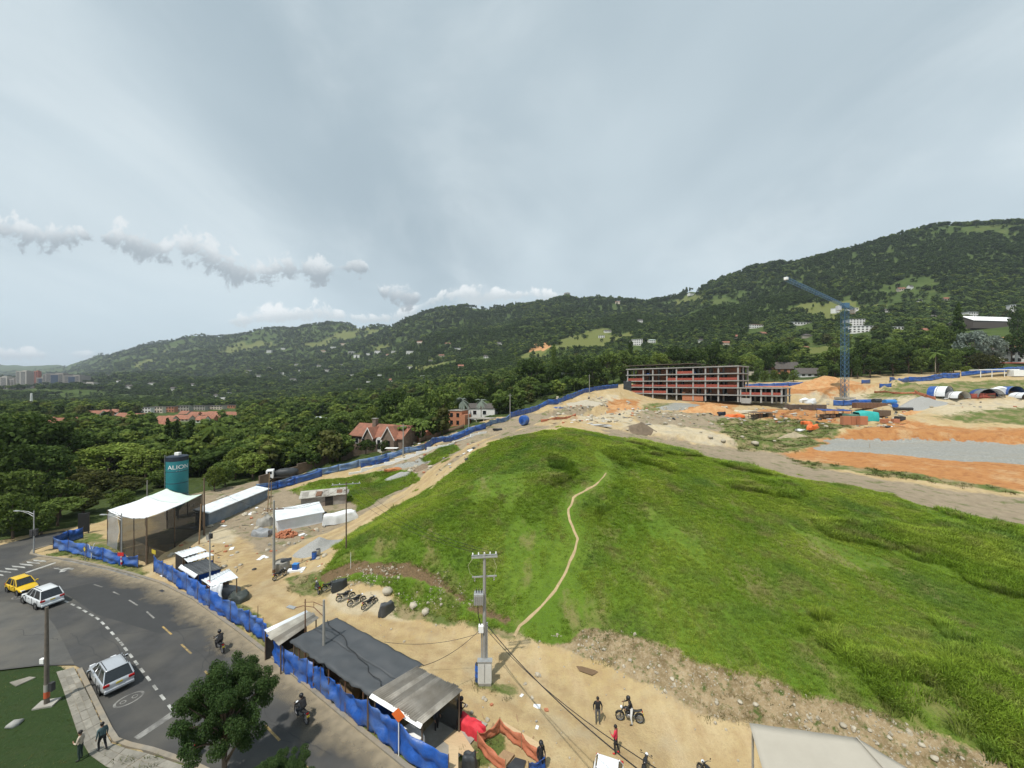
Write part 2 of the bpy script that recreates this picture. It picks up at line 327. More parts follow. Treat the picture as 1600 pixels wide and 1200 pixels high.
def g0(u, v): d = H*F/(v-600); return ((u-800)/F*d, d)      # pixel on the level street (z = 0)
NKERB = [g0(*p) for p in [(900, 1375), (715, 1255), (630, 1200), (560, 1143), (500, 1093), (430, 1034), (370, 987), (300, 937), (250, 912), (205, 898), (170, 889), (110, 876), (60, 870)]]
SKERB = [g0(*p) for p in [(640, 1350), (480, 1275), (380, 1228), (300, 1190), (240, 1170), (205, 1162), (186, 1155), (176, 1140), (150, 1088), (128, 1045)]]
CORNER = [g0(*p) for p in [(60, 870), (46, 866), (50, 860), (85, 850), (120, 838)]]
ROADP = NKERB + CORNER[1:] + [g0(*p) for p in [(100, 829), (60, 836), (0, 852), (-120, 862)]] + [g0(-300, 905), g0(-420, 960), g0(-300, 1120), g0(-60, 1056), g0(0, 1047), g0(60, 1040), g0(116, 1039)] + SKERB[::-1]
def pdist(x, y, L):
    d = np.full(np.shape(x), 1e9)
    for (ax, ay), (bx, by) in zip(L[:-1], L[1:]):
        ex, ey = bx-ax, by-ay; t = np.clip(((x-ax)*ex+(y-ay)*ey)/(ex*ex+ey*ey), 0, 1); d = np.minimum(d, np.hypot(x-ax-t*ex, y-ay-t*ey))
    return d
CUTS = []      # (polyline, rise, fade length behind, face width): banks where the slope has been dug away
def sdist(x, y, L):
    d = np.full(np.shape(x), 1e9); sg = np.zeros(np.shape(x))
    for (ax, ay), (bx, by) in zip(L[:-1], L[1:]):
        ex, ey = bx-ax, by-ay; t = np.clip(((x-ax)*ex+(y-ay)*ey)/(ex*ex+ey*ey), 0, 1); q = np.hypot(x-ax-t*ex, y-ay-t*ey); m = q < d; d = np.where(m, q, d); sg = np.where(m, np.sign(ex*(y-ay)-ey*(x-ax)), sg)
    return d*sg
def hgt(x, y, detail=True):
    x = np.asarray(x, float); y = np.asarray(y, float)
    w = sstep(185, 215, y); z = near_h(x, y)*(1-w) + far_h(x, y)*w
    # the street and its verges are level
    dr = np.where(inpoly(x, y, ROADP), 0, pdist(x, y, ROADP+ROADP[:1]))
    k = sstep(2.0, 9.0, dr); z = z*k + .10*(1-k)
    lw = ((x < -8) & (y < 45)).astype(float); z = np.where((x < -14) & (y < 34), z*(1-sstep(0, 3, -14-x)) + .1*sstep(0, 3, -14-x), z)
    for L, rise, fade, face in CUTS:
        xs = [p[0] for p in L]; k = sstep(min(xs)-3, min(xs)+6, x)*(1-sstep(max(xs)-6, max(xs)+3, x)); sd_ = sdist(x, y, L)+fbm(x, y, 4, 3)*(2.2*min(1, face) if face < 2.9 else .5)
        z = z + k*rise*sstep(-face, 0, sd_)*np.exp(-np.maximum(sd_, 0)/fade)
    if detail:
        a = sstep(1.0, 6, dr)
        u_, v_ = proj(x, np.maximum(y, 5), z); rg_ = sstep(86, 98, y)*(1-sstep(188, 200, y))
        for P in ([(1255, 703), (1300, 684), (1450, 686), (1600, 691), (2100, 705), (2100, 780), (1600, 730), (1400, 716)], [(970, 634), (970, 600), (1230, 600), (1230, 634)]): rg_ = np.where(inpoly(u_, v_, P), .12, rg_)
        z = z + rg_*(fbm(x, y, 6.5, 4)*1.5 + (.25-np.abs(fbm(x+70, y, 11, 3)))*.9)
        hill = sstep(.6, 2.5, z)
        z = z + a*(fbm(x, y, 9)*.2*hill + fbm(x, y, 2.4, 3)*(.10+.08*hill))
    z = np.where(dr <= .27, -.12, z)
    return z
def _cut(px, rise, fade, face): CUTS.append(([(p[0], p[1]) for p in px], rise, fade, face))
def _px(L, D): return [((u-800)/F*d, d) for u, d in zip(L, D)]
_cut(_px((955, 1010, 1060, 1120, 1180, 1225), (116, 112, 105, 99, 97, 96)), 1.7, 9, 1.4)          # ragged yellow bank beyond the crest
_cut(_px((1285, 1400, 1500, 1600, 1750), (107, 105.5, 104.5, 101.5, 97)), 2.6, 14, 3.0)             # orange face behind the gravel pad
_cut(_px((1225, 1280, 1340, 1400, 1450), (167, 170, 171, 163, 156)), 3.4, 16, 2.0)                  # pale rock face behind the crane
_cut(_px((505, 560, 600, 640, 680, 720, 750), (48.0, 47.0, 46.4, 46.0, 43.6, 41.2, 39.6)), .9, 5, .5)  # slip scar in the grass
_cut(_px((840, 880, 920, 960), (133, 140, 152, 165)), 2.0, 12, 2.5)
def gh(x, y): return float(hgt(np.array([x]), np.array([y]))[0])
_DM = np.concatenate([np.arange(14, 120, .25), np.arange(120, 260, .6), np.geomspace(260, 6000, 300)])
def hit(u, v):
    """ground point seen through a photo pixel"""
    x = (u-800)/F*_DM; z = H-(v-600)/F*_DM; h = hgt(x, _DM); k = np.nonzero(z <= h)[0]
    i = k[0] if len(k) else len(_DM)-1
    if i == 0: d = _DM[0]
    else:
        a, b = z[i-1]-h[i-1], z[i]-h[i]; t = a/(a-b) if a != b else 0; d = _DM[i-1]+(_DM[i]-_DM[i-1])*min(max(t, 0), 1)
    X = (u-800)/F*d
    return Vector((X, d, gh(X, d)))
def at(u, v, d): return Vector(((u-800)/F*d, d, H-(v-600)/F*d))
# ------------------------------------------------------------------ ground
POLY = dict(
 grass=[[(505, 885), (540, 838), (600, 802), (660, 767), (705, 737), (745, 700), (800, 680), (880, 668), (950, 680), (1000, 690), (1100, 711), (1200, 736), (1300, 755), (1400, 773), (1470, 798), (1600, 820), (1800, 850), (2400, 900), (2400, 1600), (1640, 1225), (1555, 1190), (1487, 1160), (1412, 1130), (1337, 1100), (1255, 1085), (1210, 1062), (1157, 1047), (1101, 1034), (1056, 1012), (1000, 999), (955, 985), (910, 978), (880, 1008), (830, 1006), (805, 990), (720, 972), (650, 950), (600, 918), (560, 908), (520, 910), (490, 925)],
        [(455, 768), (500, 748), (590, 735), (660, 740), (650, 753), (600, 780), (560, 802), (545, 785), (480, 770)], [(665, 715), (700, 695), (715, 700), (685, 725), (665, 730)]],
 scrub=[[(820, 998), (905, 970), (955, 978), (1012, 990), (1101, 1028), (1210, 1058), (1337, 1096), (1412, 1124), (1555, 1188), (1640, 1225), (1640, 1320), (1480, 1270), (1300, 1190), (1170, 1128), (1075, 1100), (1000, 1068), (940, 1042), (880, 1018)], [(505, 885), (700, 880), (760, 940), (700, 960), (600, 915), (520, 912)]],
 weed=[[(440, 905), (500, 885), (520, 905), (505, 935), (450, 928)], [(600, 925), (700, 960), (800, 985), (800, 1000), (700, 978), (620, 962)], [(1130, 655), (1240, 655), (1312, 662), (1300, 682), (1230, 706), (1150, 704), (1130, 680)], [(1440, 652), (1520, 640), (1700, 630), (1700, 668), (1520, 660)], [(1335, 612), (1430, 600), (1700, 588), (1700, 606), (1440, 620), (1350, 624)], [(1020, 630), (1045, 628), (1045, 642), (1005, 642)], [(1230, 715), (1320, 728), (1400, 735), (1590, 765), (1590, 772), (1400, 745), (1250, 728)], [(730, 1055), (800, 1070), (800, 1095), (740, 1075)], [(700, 1120), (790, 1150), (770, 1200), (700, 1190)], [(60, 870), (110, 860), (215, 880), (240, 905), (205, 897), (110, 874)], [(235, 905), (420, 1010), (700, 1200), (715, 1255), (630, 1200), (430, 1034), (300, 937)], [(95, 848), (150, 830), (190, 850), (190, 870), (110, 862)], [(150, 1150), (400, 1240), (500, 1300), (300, 1300)], [(330, 925), (420, 1010), (440, 990), (350, 915)]],
 lawn=[[(-600, 1055), (0, 1043), (90, 1036), (112, 1050), (128, 1100), (150, 1150), (170, 1178), (210, 1195), (320, 1240), (340, 1600), (-600, 1600)]],
 orange=[[(1195, 712), (1260, 695), (1290, 680), (1400, 652), (1430, 664), (1600, 668), (2000, 675), (2000, 840), (1600, 768), (1450, 750), (1300, 728)], [(1075, 628), (1160, 628), (1165, 642), (1060, 644)], [(1200, 640), (1340, 640), (1345, 656), (1200, 655)], [(1215, 600), (1350, 598), (1370, 610), (1230, 616)], [(820, 655), (900, 640), (980, 622), (985, 640), (900, 655)], [(960, 622), (1000, 625), (990, 640), (950, 640)], [(1185, 648), (1330, 650), (1320, 662), (1190, 660)]],
 gravel=[[(1262, 701), (1300, 687), (1450, 690), (1600, 695), (2000, 710), (2000, 775), (1600, 726), (1400, 712)], [(1040, 628), (1090, 632), (1070, 642), (1035, 640)], [(600, 742), (660, 725), (700, 700), (640, 722), (590, 740)]],
 pale=[[(960, 668), (1050, 660), (1160, 690), (1210, 690), (1200, 706), (1080, 690)], [(860, 640), (960, 615), (1000, 640), (980, 665), (900, 660)], [(1230, 612), (1480, 612), (1440, 640), (1240, 625)], [(300, 800), (420, 770), (410, 810), (360, 850), (290, 840)], [(480, 915), (600, 930), (640, 968), (560, 960)], [(1440, 628), (1700, 616), (1700, 636), (1440, 652)], [(600, 720), (720, 688), (720, 700), (620, 735)]],
 scar=[[(500, 900), (525, 888), (560, 878), (600, 879), (640, 881), (665, 888), (690, 903), (715, 921), (745, 937), (738, 944), (700, 925), (675, 916), (640, 900), (600, 898), (560, 895), (525, 906), (505, 915)], [(750, 940), (790, 965), (780, 975), (740, 955)]],
 greyd=[[(300, 790), (420, 765), (520, 758), (600, 728), (720, 680), (790, 655), (860, 640), (930, 622), (940, 640), (860, 668), (760, 690), (700, 720), (640, 765), (560, 812), (500, 850), (440, 890), (400, 850), (350, 820)], [(945, 668), (1000, 676), (1080, 690), (1150, 700), (1200, 706), (1300, 735), (1450, 760), (1600, 778), (1900, 800), (1900, 880), (1600, 824), (1470, 802), (1400, 777), (1300, 760), (1200, 742), (1100, 717), (1000, 697), (950, 684)], [(1000, 640), (1130, 645), (1190, 655), (1140, 680), (1060, 665), (1000, 668)], [(290, 760), (420, 740), (420, 800), (330, 830), (240, 860), (230, 800)]],
 forest=[[(-2500, 900), (-420, 880), (-120, 855), (0, 845), (60, 832), (100, 826), (150, 815), (240, 790), (330, 768), (400, 752), (520, 732), (620, 702), (720, 674), (830, 637), (960, 600), (1200, 597), (1400, 584), (1600, 574), (2600, 540), (2600, 0), (-2500, 0)]],
)
def spaced(segs):
    o = []
    for a, b, s in segs: o += list(np.arange(a, b, s))
    return np.array(o)
def attr(me, n, vals):
    a = me.attributes.new(n, 'FLOAT', 'POINT'); a.data.foreach_set('value', np.asarray(vals, np.float32).ravel())
def gridmesh(name, X, Y, Z):
    ny, nx = X.shape; v = np.stack([X, Y, Z], -1).reshape(-1, 3)
    i = np.arange(ny*nx).reshape(ny, nx); f = np.stack([i[:-1, :-1], i[:-1, 1:], i[1:, 1:], i[1:, :-1]], -1).reshape(-1, 4)
    me = bpy.data.meshes.new(name); me.vertices.add(len(v)); me.vertices.foreach_set('co', v.ravel()); me.loops.add(f.size); me.loops.foreach_set('vertex_index', f.ravel())
    me.polygons.add(len(f)); me.polygons.foreach_set('loop_start', np.arange(0, f.size, 4)); me.polygons.foreach_set('loop_total', np.full(len(f), 4))
    me.update(); me.polygons.foreach_set('use_smooth', np.ones(len(f), bool)); me.validate()
    return me
def blur(A):
    B = np.pad(A, 1, mode='edge'); return (B[:-2, 1:-1]+B[2:, 1:-1]+B[1:-1, :-2]+B[1:-1, 2:]+2*B[1:-1, 1:-1])/6
def classify(X, Y, Z, names):
    k = np.clip(Y/50, 1, 2.6); jx = fbm(X, Y, 3.5, 3)*1.6*k+fbm(X+33, Y, 12, 3)*3*(k-1); jy = fbm(X+91, Y+37, 3.5, 3)*1.6+fbm(X+191, Y, 12, 3)*4*(k-1)
    Yp = np.maximum(Y+jy*np.clip(Y/60, .5, 2), 4); U, V = proj(X+jx, Yp, Z)
    o = {}
    for n in names:
        m = np.zeros(X.shape, bool)
        for P in POLY[n]: m |= inpoly(U, V, P)
        o[n] = np.where(Y > 5, m, False).astype(float)
    return o
GX = spaced([(-420, -200, 12), (-200, -80, 3), (-80, -30, .8), (-30, 60, .42), (60, 130, .9), (130, 220, 3), (220, 480, 12)])
GY = spaced([(-30, 14, 2), (14, 62, .42), (62, 125, .8), (125, 232, 1.6)])
RUTS = [([(330, 835), (370, 880), (405, 925), (460, 955), (560, 985), (680, 1015), (760, 1045), (880, 1110), (1000, 1190)], .9), ([(405, 925), (420, 895), (470, 858), (560, 816), (640, 769), (690, 726), (760, 688), (860, 657), (940, 638)], .25), ([(300, 810), (350, 830), (400, 870), (420, 895)], .5)]
def ground():
    X, Y = np.meshgrid(GX, GY); Z = hgt(X, Y)
    me = gridmesh('ground', X, Y, Z); o = bpy.data.objects.new('ground', me); COL.objects.link(o); struct(o)
    o['label'] = 'earth and grass hillside of the building site with dirt yard and tracks'
    A = classify(X, Y, Z, list(POLY))
    for n in A: 
        B = blur(blur(A[n])) if n != 'scar' else blur(A[n])
        if n in ('orange', 'pale', 'greyd', 'weed', 'gravel'):
            C = B
            for _ in range(2 if n == 'gravel' else 7): C = blur(C)
            w = sstep(60, 90, Y); B = B*(1-w)+C*w
        attr(me, n, B)
    rut = np.zeros(X.shape)
    for pts, wd in RUTS:
        L = [(hit(*p).x, hit(*p).y) for p in pts]; d = sdist(X, Y, L)+fbm(X, Y, 8, 2)*.5
        for off in (-wd-.85, -wd+.85, wd-.85, wd+.85): rut = np.maximum(rut, np.exp(-((d-off)/.34)**2)*np.where(np.abs(d) < 4, 1, 0))
    attr(me, 'rut', rut)
    L = [(hit(*p).x, hit(*p).y) for p in RUTS[1][0]]; d = pdist(X, Y, L)+fbm(X, Y, 3, 3)*1.2; attr(me, 'track', 1-sstep(1.5, 2.4, d*np.where(Y > 100, .8, 1)))
    m, nt, b = newmat('ground_mix'); nd, lk = nt.nodes, nt.links; me.materials.append(m)
    tc = nd.new('ShaderNodeTexCoord')
    def noise(s, d=6, r=.6, st=None, dist=0):
        n = nd.new('ShaderNodeTexNoise'); n.inputs['Scale'].default_value = s; n.inputs['Detail'].default_value = d; n.inputs['Roughness'].default_value = r; n.inputs['Distortion'].default_value = dist
        if st:
            mp = nd.new('ShaderNodeMapping'); mp.inputs['Scale'].default_value = st[0]; mp.inputs['Rotation'].default_value = (0, 0, st[1]); lk.new(tc.outputs['Object'], mp.inputs[0]); lk.new(mp.outputs[0], n.inputs[0])
        else: lk.new(tc.outputs['Object'], n.inputs[0])
        return n.outputs[0]
    def mr(x, a, b_, c=0., d=1.):
        n = nd.new('ShaderNodeMapRange'); lk.new(x, n.inputs[0]); n.inputs[1].default_value = a; n.inputs[2].default_value = b_; n.inputs[3].default_value = c; n.inputs[4].default_value = d; return n.outputs[0]
    def mix(f, a, c):
        n = nd.new('ShaderNodeMix'); n.data_type = 'RGBA'; lk.new(f, n.inputs[0])
        for i, q in ((6, a), (7, c)):
            if isinstance(q, tuple): n.inputs[i].default_value = (*q, 1)
            else: lk.new(q, n.inputs[i])
        return n.outputs[2]
    def ma(op, a, c):
        n = nd.new('ShaderNodeMath'); n.operation = op
        for i, q in ((0, a), (1, c)):
            if isinstance(q, (int, float)): n.inputs[i].default_value = q
            else: lk.new(q, n.inputs[i])
        return n.outputs[0]
    nbig, nmid, nfin = noise(.12, 5), noise(.9, 6, .65), noise(6, 6, .7)
    edge = ma('MULTIPLY', ma('SUBTRACT', nmid, .5), 1.1)
    edge2 = ma('ADD', edge, ma('MULTIPLY', ma('SUBTRACT', nfin, .5), .7))
    edge3 = ma('ADD', edge2, ma('MULTIPLY', ma('SUBTRACT', noise(.3, 6, .65), .5), 2.2))
    def mask(n, lo=.35, hi=.65, e=edge2):
        a = nd.new('ShaderNodeAttribute'); a.attribute_name = n; return mr(ma('ADD', a.outputs['Fac'], ma('MULTIPLY', e, ma('SUBTRACT', 1.0, ma('ABSOLUTE', ma('SUBTRACT', ma('MULTIPLY', a.outputs['Fac'], 2.0), 1.0), 0.0)))), lo, hi)
    dirt = mix(mr(nbig, .35, .65), (.40, .298, .142), (.465, .365, .205))
    dirt = mix(mr(nmid, .42, .75), dirt, (.34, .235, .125))
    dirt = mix(mr(noise(.5, 5, .6, ((1, .16, 1), R(-32))), .5, .68, 0, .6), dirt, (.52, .41, .25))
    dirt = mix(mr(nfin, .5, .85), dirt, (.33, .245, .145))
    dirt = mix(mr(noise(.22, 4, .6), .52, .66, 0, .55), dirt, (.36, .31, .215))
    at_r = nd.new('ShaderNodeAttribute'); at_r.attribute_name = 'rut'; dirt = mix(ma('MULTIPLY', at_r.outputs['Fac'], mr(nmid, .3, .6, .25, .75)), dirt, (.30, .215, .115))
    palec = mix(mr(nmid, .35, .7), (.50, .43, .30), (.40, .33, .21)); palec = mix(mr(nfin, .5, .8), palec, (.34, .29, .2))
    palec = mix(mr(noise(.25, 4), .5, .7, 0, .8), palec, (.34, .31, .25))
    c = mix(mask('pale', .2, .75, edge3), dirt, palec)
    orc = mix(mr(nmid, .3, .7), (.37, .165, .06), (.43, .22, .085)); orc = mix(mr(noise(.16, 6, .65), .52, .66, 0, .8), orc, (.47, .32, .17)); orc = mix(mr(nfin, .45, .85, 0, .7), orc, (.26, .12, .05)); orc = mix(mr(noise(.55, 6, .7, ((1, 2.5, 1), .3)), .5, .62, 0, .7), orc, (.27, .115, .045))
    c = mix(mask('orange', .25, .7, edge3), c, orc)
    grv = mix(mr(noise(2.2, 8, .85), .38, .64), (.19, .195, .18), (.36, .36, .33)); grv = mix(mr(noise(.25, 5, .6, ((.3, 1.5, 1), .1)), .48, .66, 0, .6), grv, (.27, .25, .20))
    gd = mix(mr(nmid, .35, .7), (.30, .245, .17), (.22, .175, .12)); gd = mix(mr(nfin, .5, .8, 0, .7), gd, (.36, .31, .23)); gd = mix(mr(noise(.4, 5, .65), .54, .66, 0, .8), gd, (.10, .125, .04))
    c = mix(mask('greyd', .2, .75, edge3), c, gd)
    c = mix(mask('gravel', .4, .5, edge), c, grv)
    scr = mix(mr(nmid, .35, .65), (.15, .11, .055), (.34, .26, .155)); scr = mix(mr(nfin, .5, .75, 0, .9), scr, (.42, .36, .26)); scr = mix(mr(noise(1.7, 5, .7), .54, .66), scr, (.07, .095, .025))
    c = mix(mask('scrub', .35, .65), c, scr)
    wd = mix(mr(nfin, .3, .7), (.075, .11, .025), (.13, .155, .045)); wd = mix(mr(noise(.35, 6, .7), .46, .60, 0, .9), wd, (.27, .215, .12))
    c = mix(mask('weed', .35, .7, edge3), c, wd)
    c = mix(mask('track', .35, .65), c, dirt)
    lw = mix(mr(nfin, .3, .7), (.022, .042, .012), (.035, .058, .018)); lw = mix(mr(nmid, .5, .8, 0, .5), lw, (.05, .055, .022))
    c = mix(mask('lawn', .45, .55), c, lw)
    gr = mix(mr(nbig, .35, .65), (.085, .155, .014), (.125, .19, .022)); gr = mix(mr(nmid, .45, .7), gr, (.075, .125, .016)); gr = mix(mr(noise(.35, 5, .6, ((1, .35, 1), R(25))), .52, .66, 0, .8), gr, (.21, .18, .075)); gr = mix(mr(nfin, .5, .8), gr, (.055, .095, .014))
    c = mix(mask('grass', .35, .6), c, gr)
    c = mix(mask('scar', .3, .55), c, mix(mr(nfin, .35, .65), (.09, .062, .035), (.19, .13, .07)))
    fo = mix(mr(nmid, .35, .65), (.03, .05, .012), (.065, .085, .025))
    c = mix(mask('forest', .4, .6), c, fo)
    lk.new(c, b.inputs['Base Color']); b.inputs['Roughness'].default_value = .95; b.inputs['Specular IOR Level'].default_value = .15
    bp = nd.new('ShaderNodeBump'); bp.inputs['Strength'].default_value = .7; bp.inputs['Distance'].default_value = .12
    lk.new(ma('ADD', nfin, ma('MULTIPLY', nmid, 1.5)), bp.inputs['Height']); lk.new(bp.outputs[0], b.inputs['Normal'])
    return o, X, Y, Z, A
GROUND, GXX, GYY, GZZ, GA = ground()
def zlook(x, y):
    """height of the built ground mesh (bilinear)"""
    x = np.asarray(x, float); y = np.asarray(y, float); i = np.clip(np.searchsorted(GX, x)-1, 0, len(GX)-2); j = np.clip(np.searchsorted(GY, y)-1, 0, len(GY)-2); a = np.clip((x-GX[i])/(GX[i+1]-GX[i]), 0, 1); b = np.clip((y-GY[j])/(GY[j+1]-GY[j]), 0, 1)
    return GZZ[j, i]*(1-a)*(1-b)+GZZ[j, i+1]*a*(1-b)+GZZ[j+1, i]*(1-a)*b+GZZ[j+1, i+1]*a*b
def gh(x, y): return float(zlook(x, y))
def hit(u, v):
    x = (u-800)/F*_DM; z = H-(v-600)/F*_DM; h = np.where(_DM < 229, zlook(x, _DM), far_h(x, _DM)); k = np.nonzero(z <= h)[0]; i = k[0] if len(k) else len(_DM)-1
    if i == 0: d = _DM[0]
    else: a, b = z[i-1]-h[i-1], z[i]-h[i]; d = _DM[i-1]+(_DM[i]-_DM[i-1])*min(max(a/(a-b) if a != b else 0, 0), 1)
    X = (u-800)/F*d; return Vector((X, d, gh(X, d) if d < 229 else float(far_h(X, d))))

def hills():
    us = np.concatenate([np.linspace(-2600, -100, 60), np.linspace(-90, 1700, 260), np.linspace(1740, 4200, 60)]); ds = np.geomspace(224, 8500, 190)
    U, D = np.meshgrid(us, ds); X = (U-800)/F*D; Z = far_h(X, D)
    rel = np.clip((D-224)/500, 0, 1); Z = Z + rel*(fbm(X, D, 260, 5)*np.clip(D/22, 0, 60)) - (1-np.clip((D-224)/30, 0, 1))*.8
    me = gridmesh('hills', X, D, Z); o = bpy.data.objects.new('hills', me); COL.objects.link(o); struct(o); o['label'] = 'long forested mountain ridge with clearings across the valley'
    m, nt, b = newmat('hill_ground'); nd, lk = nt.nodes, nt.links; me.materials.append(m)
    tc = nd.new('ShaderNodeTexCoord')
    def noise(s, d=5, r=.6):
        n = nd.new('ShaderNodeTexNoise'); n.inputs['Scale'].default_value = s; n.inputs['Detail'].default_value = d; n.inputs['Roughness'].default_value = r; lk.new(tc.outputs['Object'], n.inputs[0]); return n.outputs[0]
    def mr(x, a, b_, c=0., d=1.):
        n = nd.new('ShaderNodeMapRange'); lk.new(x, n.inputs[0]); n.inputs[1].default_value = a; n.inputs[2].default_value = b_; n.inputs[3].default_value = c; n.inputs[4].default_value = d; return n.outputs[0]
    def mix(f, a, c):
        n = nd.new('ShaderNodeMix'); n.data_type = 'RGBA'; lk.new(f, n.inputs[0])
        for i, q in ((6, a), (7, c)):
            if isinstance(q, tuple): n.inputs[i].default_value = (*q, 1)
            else: lk.new(q, n.inputs[i])
        return n.outputs[2]
    c = mix(mr(noise(.05, 6, .7), .35, .65), (.045, .070, .022), (.080, .110, .036))
    c = mix(mr(noise(.006, 6, .65), .57, .66), c, (.10, .12, .04))
    a = nd.new('ShaderNodeAttribute'); a.attribute_name = 'meadow'; c = mix(mr(a.outputs['Fac'], .3, .6), c, (.13, .145, .05))
    a = nd.new('ShaderNodeAttribute'); a.attribute_name = 'earth'; c = mix(mr(a.outputs['Fac'], .3, .6), c, (.45, .25, .12))
    lk.new(c, b.inputs['Base Color']); b.inputs['Roughness'].default_value = 1; b.inputs['Specular IOR Level'].default_value = 0
    V = 600-F*(Z-H)/D
    return o, us, ds, X, D, Z, U, V
HILLS, HU, HD, HX, HY, HZ, HUU, HVV = hills()
MEADOW = [[(1230, 480), (1300, 473), (1375, 478), (1350, 486), (1300, 490), (1240, 492)], [(1262, 545), (1300, 540), (1300, 565), (1255, 565)], [(1275, 490), (1315, 488), (1315, 505), (1285, 505)], [(880, 520), (960, 515), (1000, 530), (930, 545), (870, 545)], [(830, 545), (870, 535), (860, 560), (815, 565)], [(470, 540), (560, 512), (600, 508), (560, 525), (480, 545)], [(330, 548), (400, 533), (440, 535), (380, 550)], [(205, 575), (270, 538), (265, 550), (215, 580)], [(1050, 470), (1100, 462), (1105, 472), (1060, 478)], [(640, 575), (720, 560), (700, 572), (650, 585)], [(560, 548), (620, 540), (600, 552)], [(1560, 545), (1640, 540), (1640, 560), (1570, 562)], [(1480, 540), (1600, 525), (1600, 540), (1500, 552)]]
EARTH = [[(822, 545), (848, 532), (862, 542), (850, 547), (826, 550)], [(1560, 528), (1640, 518), (1640, 540), (1580, 545)]]
_hu = HUU+fbm(HX, HY, 60)*30; _hv = HVV+fbm(HX+500, HY, 60)*12
mea = np.zeros(HUU.shape, bool); ear = mea.copy()
for P in MEADOW: mea |= inpoly(_hu, _hv, P)
for P in EARTH: ear |= inpoly(HUU, HVV, P)
attr(HILLS.data, 'meadow', mea.astype(float)); attr(HILLS.data, 'earth', ear.astype(float))
# ------------------------------------------------------------------ vegetation
LEAF = dict(dark=leafmat('leaf_dark', (.032, .056, .017), (.082, .122, .034)), mid=leafmat('leaf_mid', (.060, .098, .024), (.160, .212, .056)),
            light=leafmat('leaf_light', (.10, .148, .028), (.22, .265, .065)), silver=leafmat('leaf_silver', (.13, .16, .135), (.24, .28, .235)), blue=leafmat('leaf_far', (.034, .060, .022), (.088, .122, .044), rnd=.5),
            olive=leafmat('leaf_olive', (.055, .065, .02), (.12, .125, .045)))
BARK = mat('bark', (.12, .09, .065), .9, .3, 4, .4); BARKP = mat('bark_pale', (.30, .26, .21), .9, .25, 4, .3)
def leaves(blobs, n, size, seed, flat=.0, droop=.0, shell=.62):
    rg = np.random.RandomState(seed); w = np.array([b[3]*b[4] for b in blobs]); w = w/w.sum()
    k = rg.choice(len(blobs), n, p=w); B = np.array(blobs)[k]
    d = rg.normal(size=(n, 3)); d /= np.linalg.norm(d, axis=1)[:, None]
    r = shell+(1-shell)*rg.rand(n)**.6; P = B[:, :3] + d*B[:, [3, 3, 4]]*r[:, None]
    nn = d*.7 + rg.normal(size=(n, 3))*.65 + np.array([0, 0, .35+flat]); nn /= np.linalg.norm(nn, axis=1)[:, None]
    t = np.cross(nn, rg.normal(size=(n, 3))); t /= np.linalg.norm(t, axis=1)[:, None]; b = np.cross(nn, t)
    s = size*(.55+.9*rg.rand(n))[:, None]
    V = np.stack([P-t*s*.5, P-b*s*.33, P+t*s*.5+nn*s*.12*(rg.rand(n)[:, None]-.5), P+b*s*.33-np.array([0, 0, droop])*s], 1).reshape(-1, 3)
    return V, np.arange(n*4).reshape(n, 4)
def rawmesh(name, V, Fq, m):
    me = bpy.data.meshes.new(name); me.vertices.add(len(V)); me.vertices.foreach_set('co', np.asarray(V, np.float32).ravel()); k = Fq.shape[1]
    me.loops.add(Fq.size); me.loops.foreach_set('vertex_index', Fq.ravel().astype(np.int32)); me.polygons.add(len(Fq)); me.polygons.foreach_set('loop_start', np.arange(0, Fq.size, k)); me.polygons.foreach_set('loop_total', np.full(len(Fq), k)); me.update(); me.validate()
    for q in (m if isinstance(m, (list, tuple)) else [m]): me.materials.append(q)
    return me
